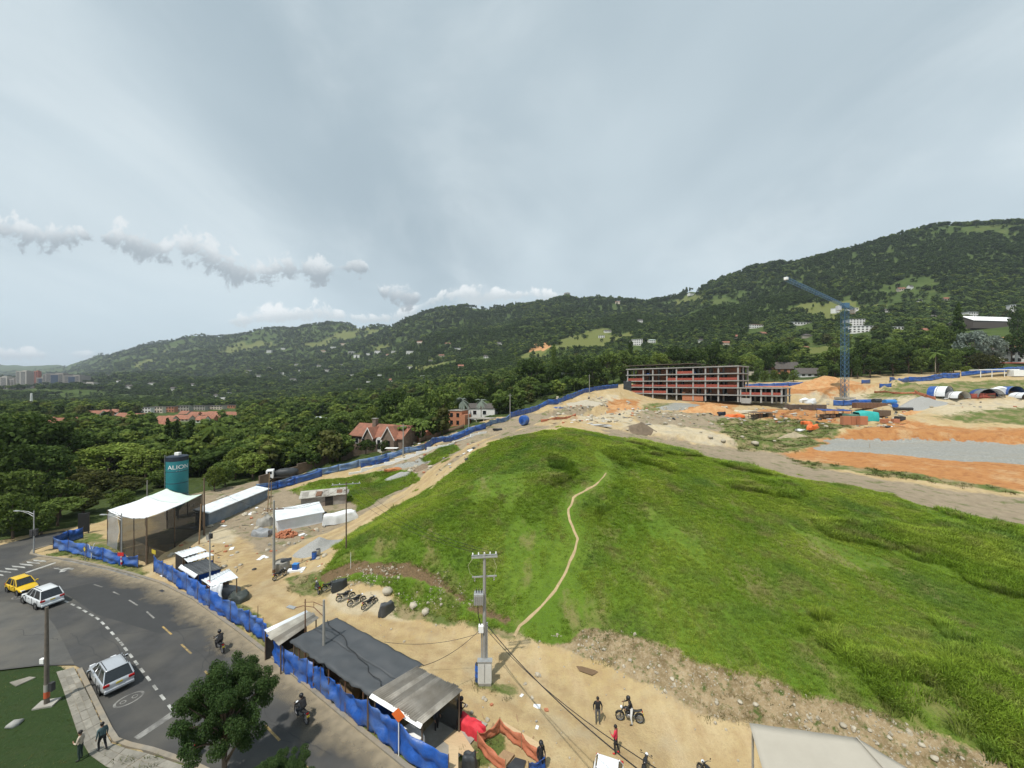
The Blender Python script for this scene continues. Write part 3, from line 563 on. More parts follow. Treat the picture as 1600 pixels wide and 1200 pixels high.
def blobset(kind, seed):
    rg = random.Random(seed); o = []
    if kind == 'broad':       # unit tree: height 1, crown ~ .95 wide
        for i in range(11):
            a = i*2.4+rg.random(); r = .30*math.sqrt((i+.5)/11)*1.15; o.append((r*math.cos(a), r*math.sin(a), .60+.22*(1-(r/.36)**2)+rg.uniform(-.08, .08), rg.uniform(.14, .23), rg.uniform(.09, .14)))
        for i in range(5): a = i*1.26+.5; o.append((.30*math.cos(a), .30*math.sin(a), .42+rg.uniform(-.05, .05), .15, .10))
    elif kind == 'round':
        for i in range(13):
            a = i*2.4; h = .28+.62*i/12; r = .30*math.sin(math.pi*min(1, (h-.12)/.92))*rg.uniform(.5, 1); o.append((r*math.cos(a), r*math.sin(a), h, rg.uniform(.13, .21), rg.uniform(.10, .15)))
    elif kind == 'tall':
        for i in range(14):
            a = i*2.4; h = .25+.68*i/13; r = .17*(1.15-h)*rg.uniform(.6, 1.5); o.append((r*math.cos(a), r*math.sin(a), h, rg.uniform(.09, .14), rg.uniform(.07, .11)))
    elif kind == 'conifer':
        for i in range(26):
            a = i*2.4; h = .16+.80*i/25; r = .20*(1.02-h); o.append((r*math.cos(a), r*math.sin(a), h, .03+.13*(1.02-h), .035))
    elif kind == 'cypress':
        for i in range(12): h = .08+.86*i/11; o.append((rg.uniform(-.01, .01), rg.uniform(-.01, .01), h, .085*math.sin(math.pi*(.18+.80*h)), .07))
    elif kind == 'umbrella':
        for i in range(16):
            a = i*2.4; r = .52*math.sqrt((i+.5)/16); o.append((r*math.cos(a), r*math.sin(a), .80-.22*(r/.5)**2+rg.uniform(-.05, .05), rg.uniform(.12, .18), rg.uniform(.05, .08)))
    elif kind == 'street':
        while len(o) < 130:
            x, y, z = rg.uniform(-1, 1), rg.uniform(-1, 1), rg.uniform(-1, 1); q = x*x+y*y+z*z
            if .05 < q < 1.1: r0 = rg.uniform(.05, .085); k = 1+.22*math.sin(5*math.atan2(y, x)+z*4); o.append((x*.36*k, y*.36*k, .60+z*.33, r0, r0*.8))
    elif kind == 'feather':
        for i in range(9): a = i*2.4; o.append((.14*math.cos(a), .14*math.sin(a), .42+.45*i/9, .17, .11))
        for i in range(24):
            a = i*2.4+rg.random()*.5; h = .30+.66*i/23; r = .34*math.sqrt(max(0, math.sin(math.pi*min(1, (h-.16)/.87))))*rg.uniform(.55, 1.05); o.append((r*math.cos(a), r*math.sin(a), h, rg.uniform(.07, .13), rg.uniform(.05, .085)))
    return o
def trunkmesh(kind, seed, pale=False):
    rg = random.Random(seed); mb = MB(); n = 8
    bl = blobset(kind, seed); top = {'cypress': .8, 'conifer': .95}.get(kind, .7); th = .022 if kind not in ('cypress',) else .015
    pts = [(0, 0, -.04)]; x = y = 0
    for i in range(1, 6): x += rg.uniform(-.012, .012); y += rg.uniform(-.012, .012); pts.append((x, y, top*i/5))
    mb.tube(pts, [th*1.5, th*1.05, th*.9, th*.75, th*.5, th*.2], n)
    if kind not in ('conifer', 'cypress'):
        for b in bl[::2]:
            z0 = rg.uniform(.25, .5)*min(1, b[2]/.6); mb.tube([(x*z0, y*z0, z0), (b[0]*.5, b[1]*.5, z0+(b[2]-z0)*.62), (b[0], b[1], b[2])], [th*.5, th*.33, th*.12], 5)
    return mb.mesh('trunk', BARKP if pale else BARK, True)
PROTO = {}
def proto(kind, leaf, seed, n, size, pale=False):
    V, Q = leaves(blobset(kind, seed), n, size, seed, flat=.5 if kind in ('umbrella', 'feather') else .1, droop=.15 if kind == 'feather' else 0)
    return rawmesh('crown', V, Q, LEAF[leaf]), trunkmesh(kind, seed, pale)
for key, args in dict(broad_dark=('broad', 'dark', 1, 2600, .058), broad_mid=('broad', 'mid', 2, 2600, .058), broad_light=('broad', 'light', 3, 2400, .058), round_dark=('round', 'dark', 4, 2600, .055), round_mid=('round', 'mid', 5, 2600, .055),
                      round_light=('round', 'light', 6, 2400, .055), tall_dark=('tall', 'dark', 7, 1900, .05), tall_mid=('tall', 'mid', 8, 1900, .05), conifer=('conifer', 'dark', 9, 2600, .05), cypress=('cypress', 'dark', 10, 1300, .035),
                      umbrella=('umbrella', 'mid', 11, 2200, .06), silver=('broad', 'silver', 12, 2400, .058, True), olive=('round', 'olive', 13, 2200, .058)).items(): PROTO[key] = proto(*args)
def palm_proto(seed, leaf, bare=False):
    rg = random.Random(seed); mb = MB()
    for i in range(16):
        a = i*2.4; el = rg.uniform(-.5, 1.1); L = rg.uniform(.30, .38); pr = None
        for k in range(7):
            t = k/6; r = L*t*math.cos(el*(1-.4*t)); z = .86+L*(math.sin(el)*t-.75*t*t); w = .05*math.sin(math.pi*(.1+.88*t))
            c = Vector((r*math.cos(a), r*math.sin(a), z)); s = Vector((-math.sin(a), math.cos(a), 0)); q = (c-s*w-Vector((0, 0, w*.7)), c, c+s*w-Vector((0, 0, w*.7)))
            if pr: mb.add([*pr, *q], [(0, 1, 4, 3), (1, 2, 5, 4)])
            pr = q
    cr = mb.mesh('fronds', LEAF[leaf]); tk = MB().tube([(0, 0, -.03), (.01, 0, .3), (.005, .01, .6), (0, 0, .87)], [.02, .015, .013, .016], 8).mesh('trunk', BARKP, True)
    return cr, tk
PROTO['palm'] = palm_proto(31, 'mid'); PROTO['palm_silver'] = palm_proto(32, 'silver')
def tree(key, x, y, h, w=None, label=None, group=None, name='tree', seed=0):
    """one tree: Empty with trunk and crown; h metres tall"""
    cr, tk = PROTO[key]; z = gh(x, y)-.05; e = empty(name, (x, y, z), random.uniform(0, 6.28)); w = w or h
    e.scale = (w, w, h)
    c = bpy.data.objects.new('crown' if not key.startswith('palm') else 'fronds', cr); COL.objects.link(c); c.parent = e
    t = bpy.data.objects.new('trunk', tk); COL.objects.link(t); t.parent = e
    return tag(e, label, 'tree', group)
# geometry-nodes scatter ------------------------------------------------
def scatter_group(col):
    g = bpy.data.node_groups.new('scatter', 'GeometryNodeTree'); g.interface.new_socket('Geometry', in_out='INPUT', socket_type='NodeSocketGeometry'); g.interface.new_socket('Geometry', in_out='OUTPUT', socket_type='NodeSocketGeometry')
    nd, lk = g.nodes, g.links; gi = nd.new('NodeGroupInput'); go = nd.new('NodeGroupOutput')
    ip = nd.new('GeometryNodeInstanceOnPoints'); ci = nd.new('GeometryNodeCollectionInfo'); ci.inputs['Collection'].default_value = col; ci.inputs['Separate Children'].default_value = True; ci.inputs['Reset Children'].default_value = True
    def na(n, t):
        a = nd.new('GeometryNodeInputNamedAttribute'); a.data_type = t; a.inputs['Name'].default_value = n; return a.outputs['Attribute']
    lk.new(gi.outputs[0], ip.inputs['Points']); lk.new(ci.outputs[0], ip.inputs['Instance']); ip.inputs['Pick Instance'].default_value = True
    lk.new(na('pick', 'INT'), ip.inputs['Instance Index']); lk.new(na('rot', 'FLOAT_VECTOR'), ip.inputs['Rotation']); lk.new(na('scl', 'FLOAT_VECTOR'), ip.inputs['Scale'])
    lk.new(ip.outputs[0], go.inputs[0]); return g
def scatter(name, P, pick, rot, scl, meshes, label):
    col = bpy.data.collections.new(name+'_kinds')
    for i, m in enumerate(meshes): col.objects.link(bpy.data.objects.new('%s_kind_%02d' % (name, i), m))
    me = bpy.data.meshes.new(name); me.vertices.add(len(P)); me.vertices.foreach_set('co', np.asarray(P, np.float32).ravel())
    a = me.attributes.new('pick', 'INT', 'POINT'); a.data.foreach_set('value', np.asarray(pick, np.int32))
    for n, q in (('rot', rot), ('scl', scl)): a = me.attributes.new(n, 'FLOAT_VECTOR', 'POINT'); a.data.foreach_set('vector', np.asarray(q, np.float32).ravel())
    o = bpy.data.objects.new(name, me); COL.objects.link(o); md = o.modifiers.new('scatter', 'NODES'); md.node_group = scatter_group(col)
    return stuff(o, label)
def gmask(n, x, y):
    i = np.clip(np.searchsorted(GX, x), 1, len(GX)-1); j = np.clip(np.searchsorted(GY, y), 1, len(GY)-1); return GA[n][j, i]
# grass blades
def grassmat(name, a, b, dark):
    m, nt, bs = newmat(name); nd, lk = nt.nodes, nt.links; oi = nd.new('ShaderNodeObjectInfo')
    def noise(s, off):
        mp = nd.new('ShaderNodeMapping'); mp.inputs['Location'].default_value = (off, 0, 0); lk.new(oi.outputs['Location'], mp.inputs[0]); n = nd.new('ShaderNodeTexNoise'); lk.new(mp.outputs[0], n.inputs[0]); n.inputs['Scale'].default_value = s; n.inputs['Detail'].default_value = 4; return n.outputs[0]
    def mr(x, lo, hi, c=0., d=1.):
        n = nd.new('ShaderNodeMapRange'); lk.new(x, n.inputs[0]); n.inputs[1].default_value = lo; n.inputs[2].default_value = hi; n.inputs[3].default_value = c; n.inputs[4].default_value = d; return n.outputs[0]
    def mix(f, p, q):
        n = nd.new('ShaderNodeMix'); n.data_type = 'RGBA'; lk.new(f, n.inputs[0])
        for i, s in ((6, p), (7, q)):
            if isinstance(s, tuple): n.inputs[i].default_value = (*s, 1)
            else: lk.new(s, n.inputs[i])
        return n.outputs[2]
    c = mix(mr(noise(.11, 0), .38, .62), a, b); c = mix(mr(noise(.16, 50), .50, .68, 0, .8), c, dark); c = mix(mr(noise(.42, 90), .53, .68, 0, .65), c, (.27, .24, .10))
    v = nd.new('ShaderNodeVectorMath'); v.operation = 'SCALE'; lk.new(c, v.inputs[0]); lk.new(mr(oi.outputs['Random'], 0, 1, .65, 1.4), v.inputs['Scale'])
    d = nd.new('ShaderNodeBsdfDiffuse'); t = nd.new('ShaderNodeBsdfTranslucent'); lk.new(v.outputs[0], d.inputs[0]); lk.new(v.outputs[0], t.inputs[0]); ms = nd.new('ShaderNodeMixShader'); ms.inputs[0].default_value = .35
    lk.new(d.outputs[0], ms.inputs[1]); lk.new(t.outputs[0], ms.inputs[2]); nd.remove(bs); lk.new(ms.outputs[0], nd['Material Output'].inputs[0]); return m
GRASSM = grassmat('grass_blades', (.175, .270, .030), (.280, .355, .050), (.125, .210, .048))
DRYM = grassmat('weed_blades', (.07, .10, .03), (.16, .145, .06), (.05, .085, .02))
def tuft(seed, nb, h, spread, w, m, lean=.6):
    rg = random.Random(seed); mb = MB()
    for i in range(nb):
        a = rg.uniform(0, 6.28); r = spread*math.sqrt(rg.random()); bx, by = r*math.cos(a), r*math.sin(a); a2 = a+rg.uniform(-.8, .8); L = h*rg.uniform(.55, 1.1); k = lean*rg.uniform(.3, 1.1)
        dx, dy = math.cos(a2), math.sin(a2); s = Vector((-dy, dx, 0))*w*.5
        p0 = Vector((bx, by, -.03)); p1 = Vector((bx+dx*L*k*.35, by+dy*L*k*.35, L*.6)); p2 = Vector((bx+dx*L*k, by+dy*L*k, L*(1-.35*k)))
        mb.add([p0-s, p0+s, p1+s*.8, p1-s*.8, p2], [(0, 1, 2, 3), (3, 2, 4)])
    return mb.mesh('tuft', m)
def grass_field():
    rg = np.random.RandomState(11); n = 560000
    x = rg.uniform(-56, 110, n); y = 16+ (112-16)*rg.rand(n)**1.25
    keep = (gmask('grass', x, y) > .5) & (gmask('scar', x, y) < .5) & (np.abs(x) < y*1.55+8); x, y = x[keep], y[keep]
    # bare streaks and the trodden path stay open
    bare = fbm(x*1.0, y*.45, 5, 3) > .27; pth = pdist(x, y, TRAIL) < .55
    k = ~(bare & (rg.rand(len(x)) < .8)) & ~pth; x, y = x[k], y[k]
    z = zlook(x, y); dark = fbm(x+300, y, 11, 3); far = np.clip(y/45, .8, 1.7)
    tall = (dark > np.where(x < 6, .6, .16)) & (pdist(x, y, TRAIL) > 3.5); s = np.where(tall, rg.uniform(.8, 1.4, len(x)), rg.uniform(.4, .85, len(x)))*np.where(pdist(x, y, TRAIL) < 1.6, .6, 1)*np.where(y > 58, .75, 1)*(.75+.25*far)
    pick = np.where(tall, rg.randint(3, 6, len(x)), rg.randint(0, 3, len(x)))
    rot = np.stack([rg.normal(0, .12, len(x)), rg.normal(0, .12, len(x)), rg.uniform(0, 6.28, len(x))], 1); scl = np.stack([s*1.15*far, s*1.15*far, s], 1)
    ms = [tuft(i, 9, .36, .22, .035, GRASSM, .9) for i in range(3)]+[tuft(10+i, 15, .62, .26, .045, GRASSM, .75) for i in range(3)]
    scatter('field_grass', np.stack([x, y, z], 1), pick, rot, scl, ms, 'tall bright green grass covering the hill in clumps')
    # big guinea-grass clumps
    n = 1500; x = rg.uniform(-30, 95, n); y = rg.uniform(22, 90, n); k = (gmask('grass', x, y) > .5) & (fbm(x+300, y, 11, 3) > np.where(x < 6, .6, .08)) & (pdist(x, y, TRAIL) > 4); x, y = x[k], y[k]; s = rg.uniform(.55, 1.1, len(x))
    rot = np.stack([x*0, x*0, rg.uniform(0, 6.28, len(x))], 1)
    scatter('grass_clumps', np.stack([x, y, zlook(x, y)], 1), rg.randint(0, 3, len(x)), rot, np.stack([s, s, s], 1), [tuft(40+i, 60, 1.15, .5, .05, GRASSM, .8) for i in range(3)], 'taller dark clumps of grass standing in the field')
    # weeds on verges, banks and dirt edges
    n = 240000; x = rg.uniform(-70, 110, n); y = rg.uniform(16, 150, n); r = rg.rand(n)*np.where(y > 85, 1.6, 1)
    nz = fbm(x, y, 2.2, 3)
    k = ((gmask('weed', x, y) > .5) & (r < .5) & (nz > -.12)) | ((gmask('scrub', x, y) > .5) & (nz > .08) & (r < .6)) | ((gmask('lawn', x, y) > .5) & (y < 36) & (r < .8)); k &= ~inpoly(x, y, ROADP); k &= pdist(x, y, ROADP+ROADP[:1]) > .45
    x, y = x[k], y[k]; s = rg.uniform(.35, .9, len(x))*np.where(gmask('lawn', x, y) > .5, .35, 1)*np.clip(y/50, .8, 1.6); rot = np.stack([x*0, x*0, rg.uniform(0, 6.28, len(x))], 1)
    scatter('weeds', np.stack([x, y, zlook(x, y)], 1), rg.randint(0, 3, len(x)), rot, np.stack([s*1.4, s*1.4, s], 1), [tuft(60+i, 8, .36, .22, .035, DRYM, 1.0) for i in range(3)], 'weeds and rough grass on verges and banks')
TRAIL = [(hit(u, v).x, hit(u, v).y) for u, v in [(947, 739), (938, 752), (915, 766), (896, 778), (888, 795), (890, 812), (902, 842), (900, 858), (888, 885), (868, 922), (838, 955), (812, 978), (803, 994)]]
grass_field()
# far forest ------------------------------------------------------------
HOUSEX = []      # (u, v, r) keep-clear circles in photo pixels: filled before the forest is sown
# ------------------------------------------------------------------ surface palette
from mathutils.geometry import tessellate_polygon
M_ASPH = mat('asphalt', (.050, .050, .049), .85, .24, .7, .25, 40, stain=(.088, .083, .072), stain_amt=.85)  # uneven tone carries road dirt and soft shadow patches put into the colour
M_ASPH2 = mat('asphalt_old', (.080, .079, .074), .9, .2, .8, .25, 40, stain=(.13, .12, .10), stain_amt=.7)
M_ASPH3 = mat('asphalt_dark', (.040, .041, .041), .85, .12, 1.0, .2, 40)
M_PAINT = mat('road_paint_white', (.40, .40, .375), .8, .35, 3, stain=(.10, .098, .09), stain_amt=.95)
M_PAINTF = mat('road_paint_worn', (.22, .215, .20), .8, .3, 3, stain=(.085, .083, .078), stain_amt=1)
M_PAINTY = mat('road_paint_yellow', (.34, .235, .085), .8, .35, 3, stain=(.09, .085, .07), stain_amt=.95)
M_CONC = mat('concrete', (.34, .325, .29), .9, .2, 2, .3, 20, stain=(.2, .185, .155), stain_amt=.7)
M_CONCP = mat('concrete_pole', (.30, .29, .265), .9, .15, 3, .2, stain=(.18, .17, .15), stain_amt=.5)
M_SLAB = mat('paving_slab', (.24, .225, .19), .9, .22, 2.5, .3, 20, stain=(.14, .13, .105), stain_amt=.7, rnd=.2)
M_KERB = mat('kerb', (.22, .20, .165), .9, .25, 2, .3, 20, stain=(.3, .24, .16), stain_amt=.7)
M_STEEL = mat('galvanised', (.42, .43, .43), .5, .15, 5, metal=.6)
M_DKMET = mat('dark_metal', (.05, .05, .052), .55, .2, 5, metal=.3)
M_RUST = mat('rusty_steel', (.16, .085, .05), .85, .35, 6, .2)
M_WOOD = mat('wood', (.30, .20, .11), .85, .25, 4, .3, stretch=(1, 1, 6)); M_WOODD = mat('wood_dark', (.13, .09, .06), .9, .25, 4, .3); M_PLY = mat('plywood', (.50, .37, .22), .8, .12, 2, stretch=(1, 5, 1))
M_BLUE = mat('blue_tarp', (.012, .075, .32), .38, .35, 1.6, .45, 9, stain=(.10, .16, .30), stain_amt=.75, spec=.5)
M_BLUED = mat('blue_tarp_dark', (.010, .05, .22), .4, .25, 2.5, .35, 9)
M_BLUEP = mat('blue_net_faded', (.16, .23, .33), .7, .25, 2, .2, 9, stain=(.04, .12, .35), stain_amt=.9)
M_BLUENET = mat('blue_netting', (.03, .12, .42), .6, .2, 2, .2, 9, alpha=.92)
M_WHITET = mat('white_tarp', (.72, .74, .76), .5, .08, 1.5, .3, 5, stain=(.6, .62, .62), stain_amt=.5)
M_GREENT = mat('pale_green_tarp', (.58, .70, .60), .5, .08, 1.5, .3, 5)
M_BLKT = mat('black_tarp', (.030, .034, .038), .55, .2, 2, .3, 8, stain=(.055, .06, .065), stain_amt=.6)
M_BLKROOF = mat('black_roof_membrane', (.052, .058, .064), .6, .16, .7, .15, 3, stain=(.075, .08, .085), stain_amt=.7)
M_NET = mat('black_shade_net', (.022, .023, .024), .9, .2, 1.2, alpha=.68)
M_NETG = mat('grey_shade_net', (.25, .26, .27), .9, .2, 1.2, alpha=.75)
M_FIB = mat('fibre_cement_sheet', (.27, .255, .225), .92, .22, 2.2, .25, 12, stain=(.15, .135, .11), stain_amt=.85, rnd=.4)
M_FIBL = mat('fibre_cement_pale', (.40, .385, .34), .92, .2, 2.2, .2, 12, stain=(.26, .24, .2), stain_amt=.8, rnd=.1)
M_ZINC = mat('white_roof_sheet', (.66, .70, .73), .45, .12, 2, stain=(.45, .46, .45), stain_amt=.6, rnd=.06)
M_RED = mat('red_cloth', (.55, .03, .045), .7, .2, 3, .3, 12); M_ORANGE = mat('orange_mesh', (.50, .17, .09), .8, .25, 3, .2, alpha=.82); M_ORSIGN = mat('orange_sign', (.65, .14, .03), .5, .1)
M_WHITE = mat('white_paint', (.78, .78, .76), .5, .06, 3); M_BLACK = mat('black_paint', (.02, .02, .02), .5, .1, 3); M_YEL = mat('sign_yellow', (.55, .42, .04), .5, .1, 3, stain=(.4, .33, .05), stain_amt=.4); M_REDS = mat('sign_red', (.55, .03, .03), .5, .08)
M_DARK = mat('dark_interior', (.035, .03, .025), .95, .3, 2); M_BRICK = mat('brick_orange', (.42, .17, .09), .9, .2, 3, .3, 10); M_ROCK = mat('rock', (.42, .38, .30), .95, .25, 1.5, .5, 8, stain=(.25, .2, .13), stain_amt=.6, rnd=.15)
M_GRAV = mat('gravel_heap', (.30, .30, .285), .95, .25, 8, .6, 30); M_SAND = mat('sand_heap', (.40, .36, .28), .95, .2, 5, .5, 25); M_OSOIL = mat('orange_soil', (.43, .22, .09), .95, .25, 1.2, .5, 12, stain=(.5, .35, .18), stain_amt=.6)
M_TIRE = mat('tyre', (.018, .018, .018), .85, .2, 10); M_RIM = mat('rim', (.35, .35, .36), .35, .1, 5, metal=.7); M_GLASS = mat('car_glass', (.012, .015, .018), .08, .1, 2, spec=.8); M_CHROME = mat('chrome', (.6, .6, .6), .2, .05, 2, metal=.9)
M_TAIL = mat('tail_light', (.35, .01, .01), .25, .1, 4); M_HEAD = mat('head_light', (.7, .72, .75), .15, .1, 4); M_SKIN = mat('skin', (.26, .14, .09), .6, .08, 8); M_HAIR = mat('hair', (.012, .01, .009), .6, .2, 8)
M_TEAL = mat('teal_silo', (.02, .20, .23), .45, .12, 1.2, stain=(.03, .15, .17), stain_amt=.6); M_NAVY = mat('navy_band', (.012, .02, .035), .5, .2, 3)

# ------------------------------------------------------------------ street
def flat(name, P, z, m, parent=None):
    me = bpy.data.meshes.new(name); T = tessellate_polygon([[Vector((p[0], p[1], 0)) for p in P]]); me.from_pydata([(p[0], p[1], z) for p in P], [], T); me.update(); me.materials.append(m)
    if len(me.polygons) and me.polygons[0].normal.z < 0: me.flip_normals()
    o = bpy.data.objects.new(name, me); COL.objects.link(o)
    if parent is not None: o.parent = parent
    return o
ROAD = struct(flat('road', ROADP, 0, M_ASPH)); ROAD['label'] = 'curving asphalt street with worn lane markings'
struct(flat('side_street', [g0(*p) for p in [(-300, 940), (-100, 945), (10, 940), (60, 945), (86, 978), (100, 1005), (116, 1037), (62, 1038), (2, 1045), (-60, 1053), (-290, 1110)]], .004, M_ASPH2))
struct(flat('road_patch', [g0(*p) for p in [(95, 922), (170, 905), (215, 908), (300, 945), (330, 975), (250, 990), (150, 960)]], .004, M_ASPH3))
def marking(name, P, m, z=.009): return flat(name, [g0(*p) for p in P], z, m, ROAD)
DASH = [(285, 408), (312, 420), (340, 434), (370, 449), (398, 465), (428, 482), (456, 499), (481, 521), (504, 544), (527, 569), (552, 597), (570, 618), (589, 643), (613, 674), (638, 707), (666, 743), (695, 781), (727, 823), (762, 869), (799, 917)]
dw = [g0(x/3, 800+y/3) for x, y in DASH]
def stripe(name, a, b, w, m, z=.009):
    a, b = Vector(a), Vector(b); t = (b-a).normalized(); n = Vector((-t.y, t.x))*w/2
    return flat(name, [a-n, b-n, b+n, a+n], z, m, ROAD)
for i, p in enumerate(dw):
    a = Vector(dw[max(0, i-1)]); b = Vector(dw[min(len(dw)-1, i+1)]); t = (b-a).normalized(); stripe('lane_dash', Vector(p)-t*.42, Vector(p)+t*.42, .17, M_PAINT)
for a, b, m in [((605, 413), (645, 438), M_PAINTF), ((688, 467), (722, 498), M_PAINTF), ((762, 537), (804, 574), M_PAINTY), ((850, 620), (897, 665), M_PAINTY), ((1242, 999), (1311, 1071), M_PAINTY), ((440, 340), (480, 352), M_PAINTF), ((530, 374), (560, 388), M_PAINTF), ((960, 745), (1010, 800), M_PAINTY), ((1090, 870), (1150, 935), M_PAINTY), ((1400, 1160), (1480, 1240), M_PAINTY)]:
    stripe('centre_dash', g0(a[0]/3, 800+a[1]/3), g0(b[0]/3, 800+b[1]/3), .14, m)
for u, v in [(62, 876.5), (52, 879.5), (41, 882.5), (29, 886), (18, 889.5), (7, 893.5), (-5, 898), (-18, 902)]:
    marking('crosswalk_stripe', [(u-11, v-2.2), (u+9, v-.4), (u+11, v+1.8), (u-9, v+.2)], M_PAINT)
marking('stop_line', [(39, 894.5), (86, 878.6), (87.5, 879.6), (41, 896)], M_PAINT)
marking('lane_arrow', [(83, 888), (92, 887.4), (96, 889.2), (107, 887), (116, 888.2), (113, 890.6), (106, 889.8), (101, 893), (92, 894.5), (95, 891.5), (90, 889.6)], M_PAINT)
marking('lane_arrow', [(32, 902.8), (46, 905), (48, 903.5), (58.5, 906.5), (47, 908), (46.5, 906.8), (32, 904.6)], M_PAINT)
marking('worn_line', [(209, 1152), (271, 1110), (276, 1116), (216, 1156)], M_PAINTF)
marking('edge_line', [(77, 870.2), (128, 877), (200, 896), (222, 905), (218, 905), (170, 891), (110, 878), (76, 871.5)], M_PAINTF)
def ring(c, a, b, ang, w, name='bicycle_symbol'):
    mb = MB(); n = 40; P = []
    for k in range(n):
        t = 2*math.pi*k/n
        for s in (1, 1-w/b): x, y = a*s*math.cos(t), b*s*math.sin(t); P.append((c[0]+x*math.cos(ang)-y*math.sin(ang), c[1]+x*math.sin(ang)+y*math.cos(ang), .012))
    mb.add(P, [(2*k, 2*((k+1) % n), 2*((k+1) % n)+1, 2*k+1) for k in range(n)])
    for off in (-.38, .38):     # the two wheels of the painted bicycle and its frame
        Q = []
        for k in range(16):
            t = 2*math.pi*k/16
            for s in (.32, .22): x, y = off*a+s*math.cos(t)*b*.9, s*math.sin(t)*b; Q.append((c[0]+x*math.cos(ang)-y*math.sin(ang), c[1]+x*math.sin(ang)+y*math.cos(ang), .012))
        mb.add(Q, [(2*k, 2*((k+1) % 16), 2*((k+1) % 16)+1, 2*k+1) for k in range(16)])
    return mb.build(name, M_PAINTF, ROAD)
_a, _b = Vector(g0(177, 1105)), Vector(g0(225, 1081)); ring((_a+_b)/2, (_b-_a).length/2*1.02, .62, math.atan2((_b-_a).y, (_b-_a).x), .11)
_a, _b = Vector(g0(19, 934)), Vector(g0(47, 930)); ring((_a+_b)/2, (_b-_a).length/2, .6, math.atan2((_b-_a).y, (_b-_a).x), .12)
flat('road_drain', [g0(*p) for p in [(248, 923), (253, 921), (258, 923.5), (253, 925.5)]], .012, M_DKMET, ROAD)
def kerb(name, L, w=.28, h=.13, side=1):
    mb = MB(); n = len(L)
    P = [Vector((p[0], p[1])) for p in L]; off = []
    for i in range(n):
        t = (P[min(i+1, n-1)]-P[max(i-1, 0)]).normalized(); off.append(Vector((-t.y, t.x))*side)
    vs = []
    for p, o in zip(P, off):
        a, b = p, p+o*w; vs += [(a.x, a.y, -.1), (a.x, a.y, h), (b.x, b.y, h), (b.x, b.y, -.1)]
    mb.add(vs, [(4*i+k, 4*i+(k+1) % 4, 4*i+4+(k+1) % 4, 4*i+4+k) for i in range(n-1) for k in range(4)]+[(0, 1, 2, 3), (4*n-1, 4*n-2, 4*n-3, 4*n-4)])
    return struct(mb.build(name, M_KERB))
def densify(L, s=1.0):
    o = []
    for a, b in zip(L[:-1], L[1:]):
        a, b = Vector(a), Vector(b); k = max(1, int((b-a).length/s)); o += [tuple(a.lerp(b, i/k)) for i in range(k)]
    return o+[tuple(L[-1])]
kerb('kerb', densify(NKERB+CORNER[1:]), side=-1); kerb('kerb', densify(SKERB), side=1)
def dust():
    L = densify(NKERB, .8); me_v = []; a = []
    for i, p in enumerate(L):
        t = (Vector(L[min(i+1, len(L)-1)])-Vector(L[max(i-1, 0)])).normalized(); n = Vector((-t.y, t.x)); w = 2.3+.5*math.sin(i*.7)
        for k in range(5): q = Vector(p)+n*(w*k/4); me_v.append((q.x, q.y, .005)); a.append(1-k/4)
    mb = MB(); mb.add(me_v, [(5*i+k, 5*i+k+1, 5*i+6+k, 5*i+5+k) for i in range(len(L)-1) for k in range(4)])
    me = bpy.data.meshes.new('road_dust'); me.from_pydata(mb.v, [], mb.f); me.update(); attr(me, 'fade', a)
    m, nt, b = newmat('dust'); nd, lk = nt.nodes, nt.links; b.inputs['Base Color'].default_value = (.30, .25, .17, 1); b.inputs['Roughness'].default_value = .95
    at_ = nd.new('ShaderNodeAttribute'); at_.attribute_name = 'fade'; tc = nd.new('ShaderNodeTexCoord'); n = nd.new('ShaderNodeTexNoise'); n.inputs['Scale'].default_value = 1.3; n.inputs['Detail'].default_value = 6; lk.new(tc.outputs['Object'], n.inputs[0])
    ad = nd.new('ShaderNodeMath'); ad.operation = 'ADD'; lk.new(at_.outputs['Fac'], ad.inputs[0]); lk.new(n.outputs[0], ad.inputs[1]); r = nd.new('ShaderNodeMapRange'); lk.new(ad.outputs[0], r.inputs[0]); r.inputs[1].default_value = .55; r.inputs[2].default_value = 1.5; r.inputs[4].default_value = .9
    lk.new(r.outputs[0], b.inputs['Alpha']); me.materials.append(m); o = bpy.data.objects.new('road_dust', me); COL.objects.link(o); return struct(o)
dust()
def tar_seams():
    rg = random.Random(12); k = 0
    for a, b in [((140, 960), (225, 1060)), ((250, 960), (330, 1040)), ((95, 915), (200, 915)), ((180, 990), (300, 985)), ((330, 1010), (300, 1090)), ((380, 1080), (455, 1160)), ((110, 990), (160, 1030)), ((20, 985), (90, 1000)), ((400, 1120), (520, 1180))]:
        A, B = Vector(g0(*a)), Vector(g0(*b)); n = 24; vs = []
        for i in range(n+1):
            t = i/n; p = A.lerp(B, t); nn = Vector((-(B-A).y, (B-A).x)).normalized(); p = p+nn*(.5*wob(t*4+k*7, k)+.12*wob(t*17, k*3)); w = .022+.014*wob(t*9, k); vs += [(p.x-nn.x*w, p.y-nn.y*w, .0065), (p.x+nn.x*w, p.y+nn.y*w, .0065)]
        MB().add(vs, [(2*i, 2*i+1, 2*i+3, 2*i+2) for i in range(n)]).build('tar_seam', M_ASPH3, ROAD); k += 1
tar_seams()
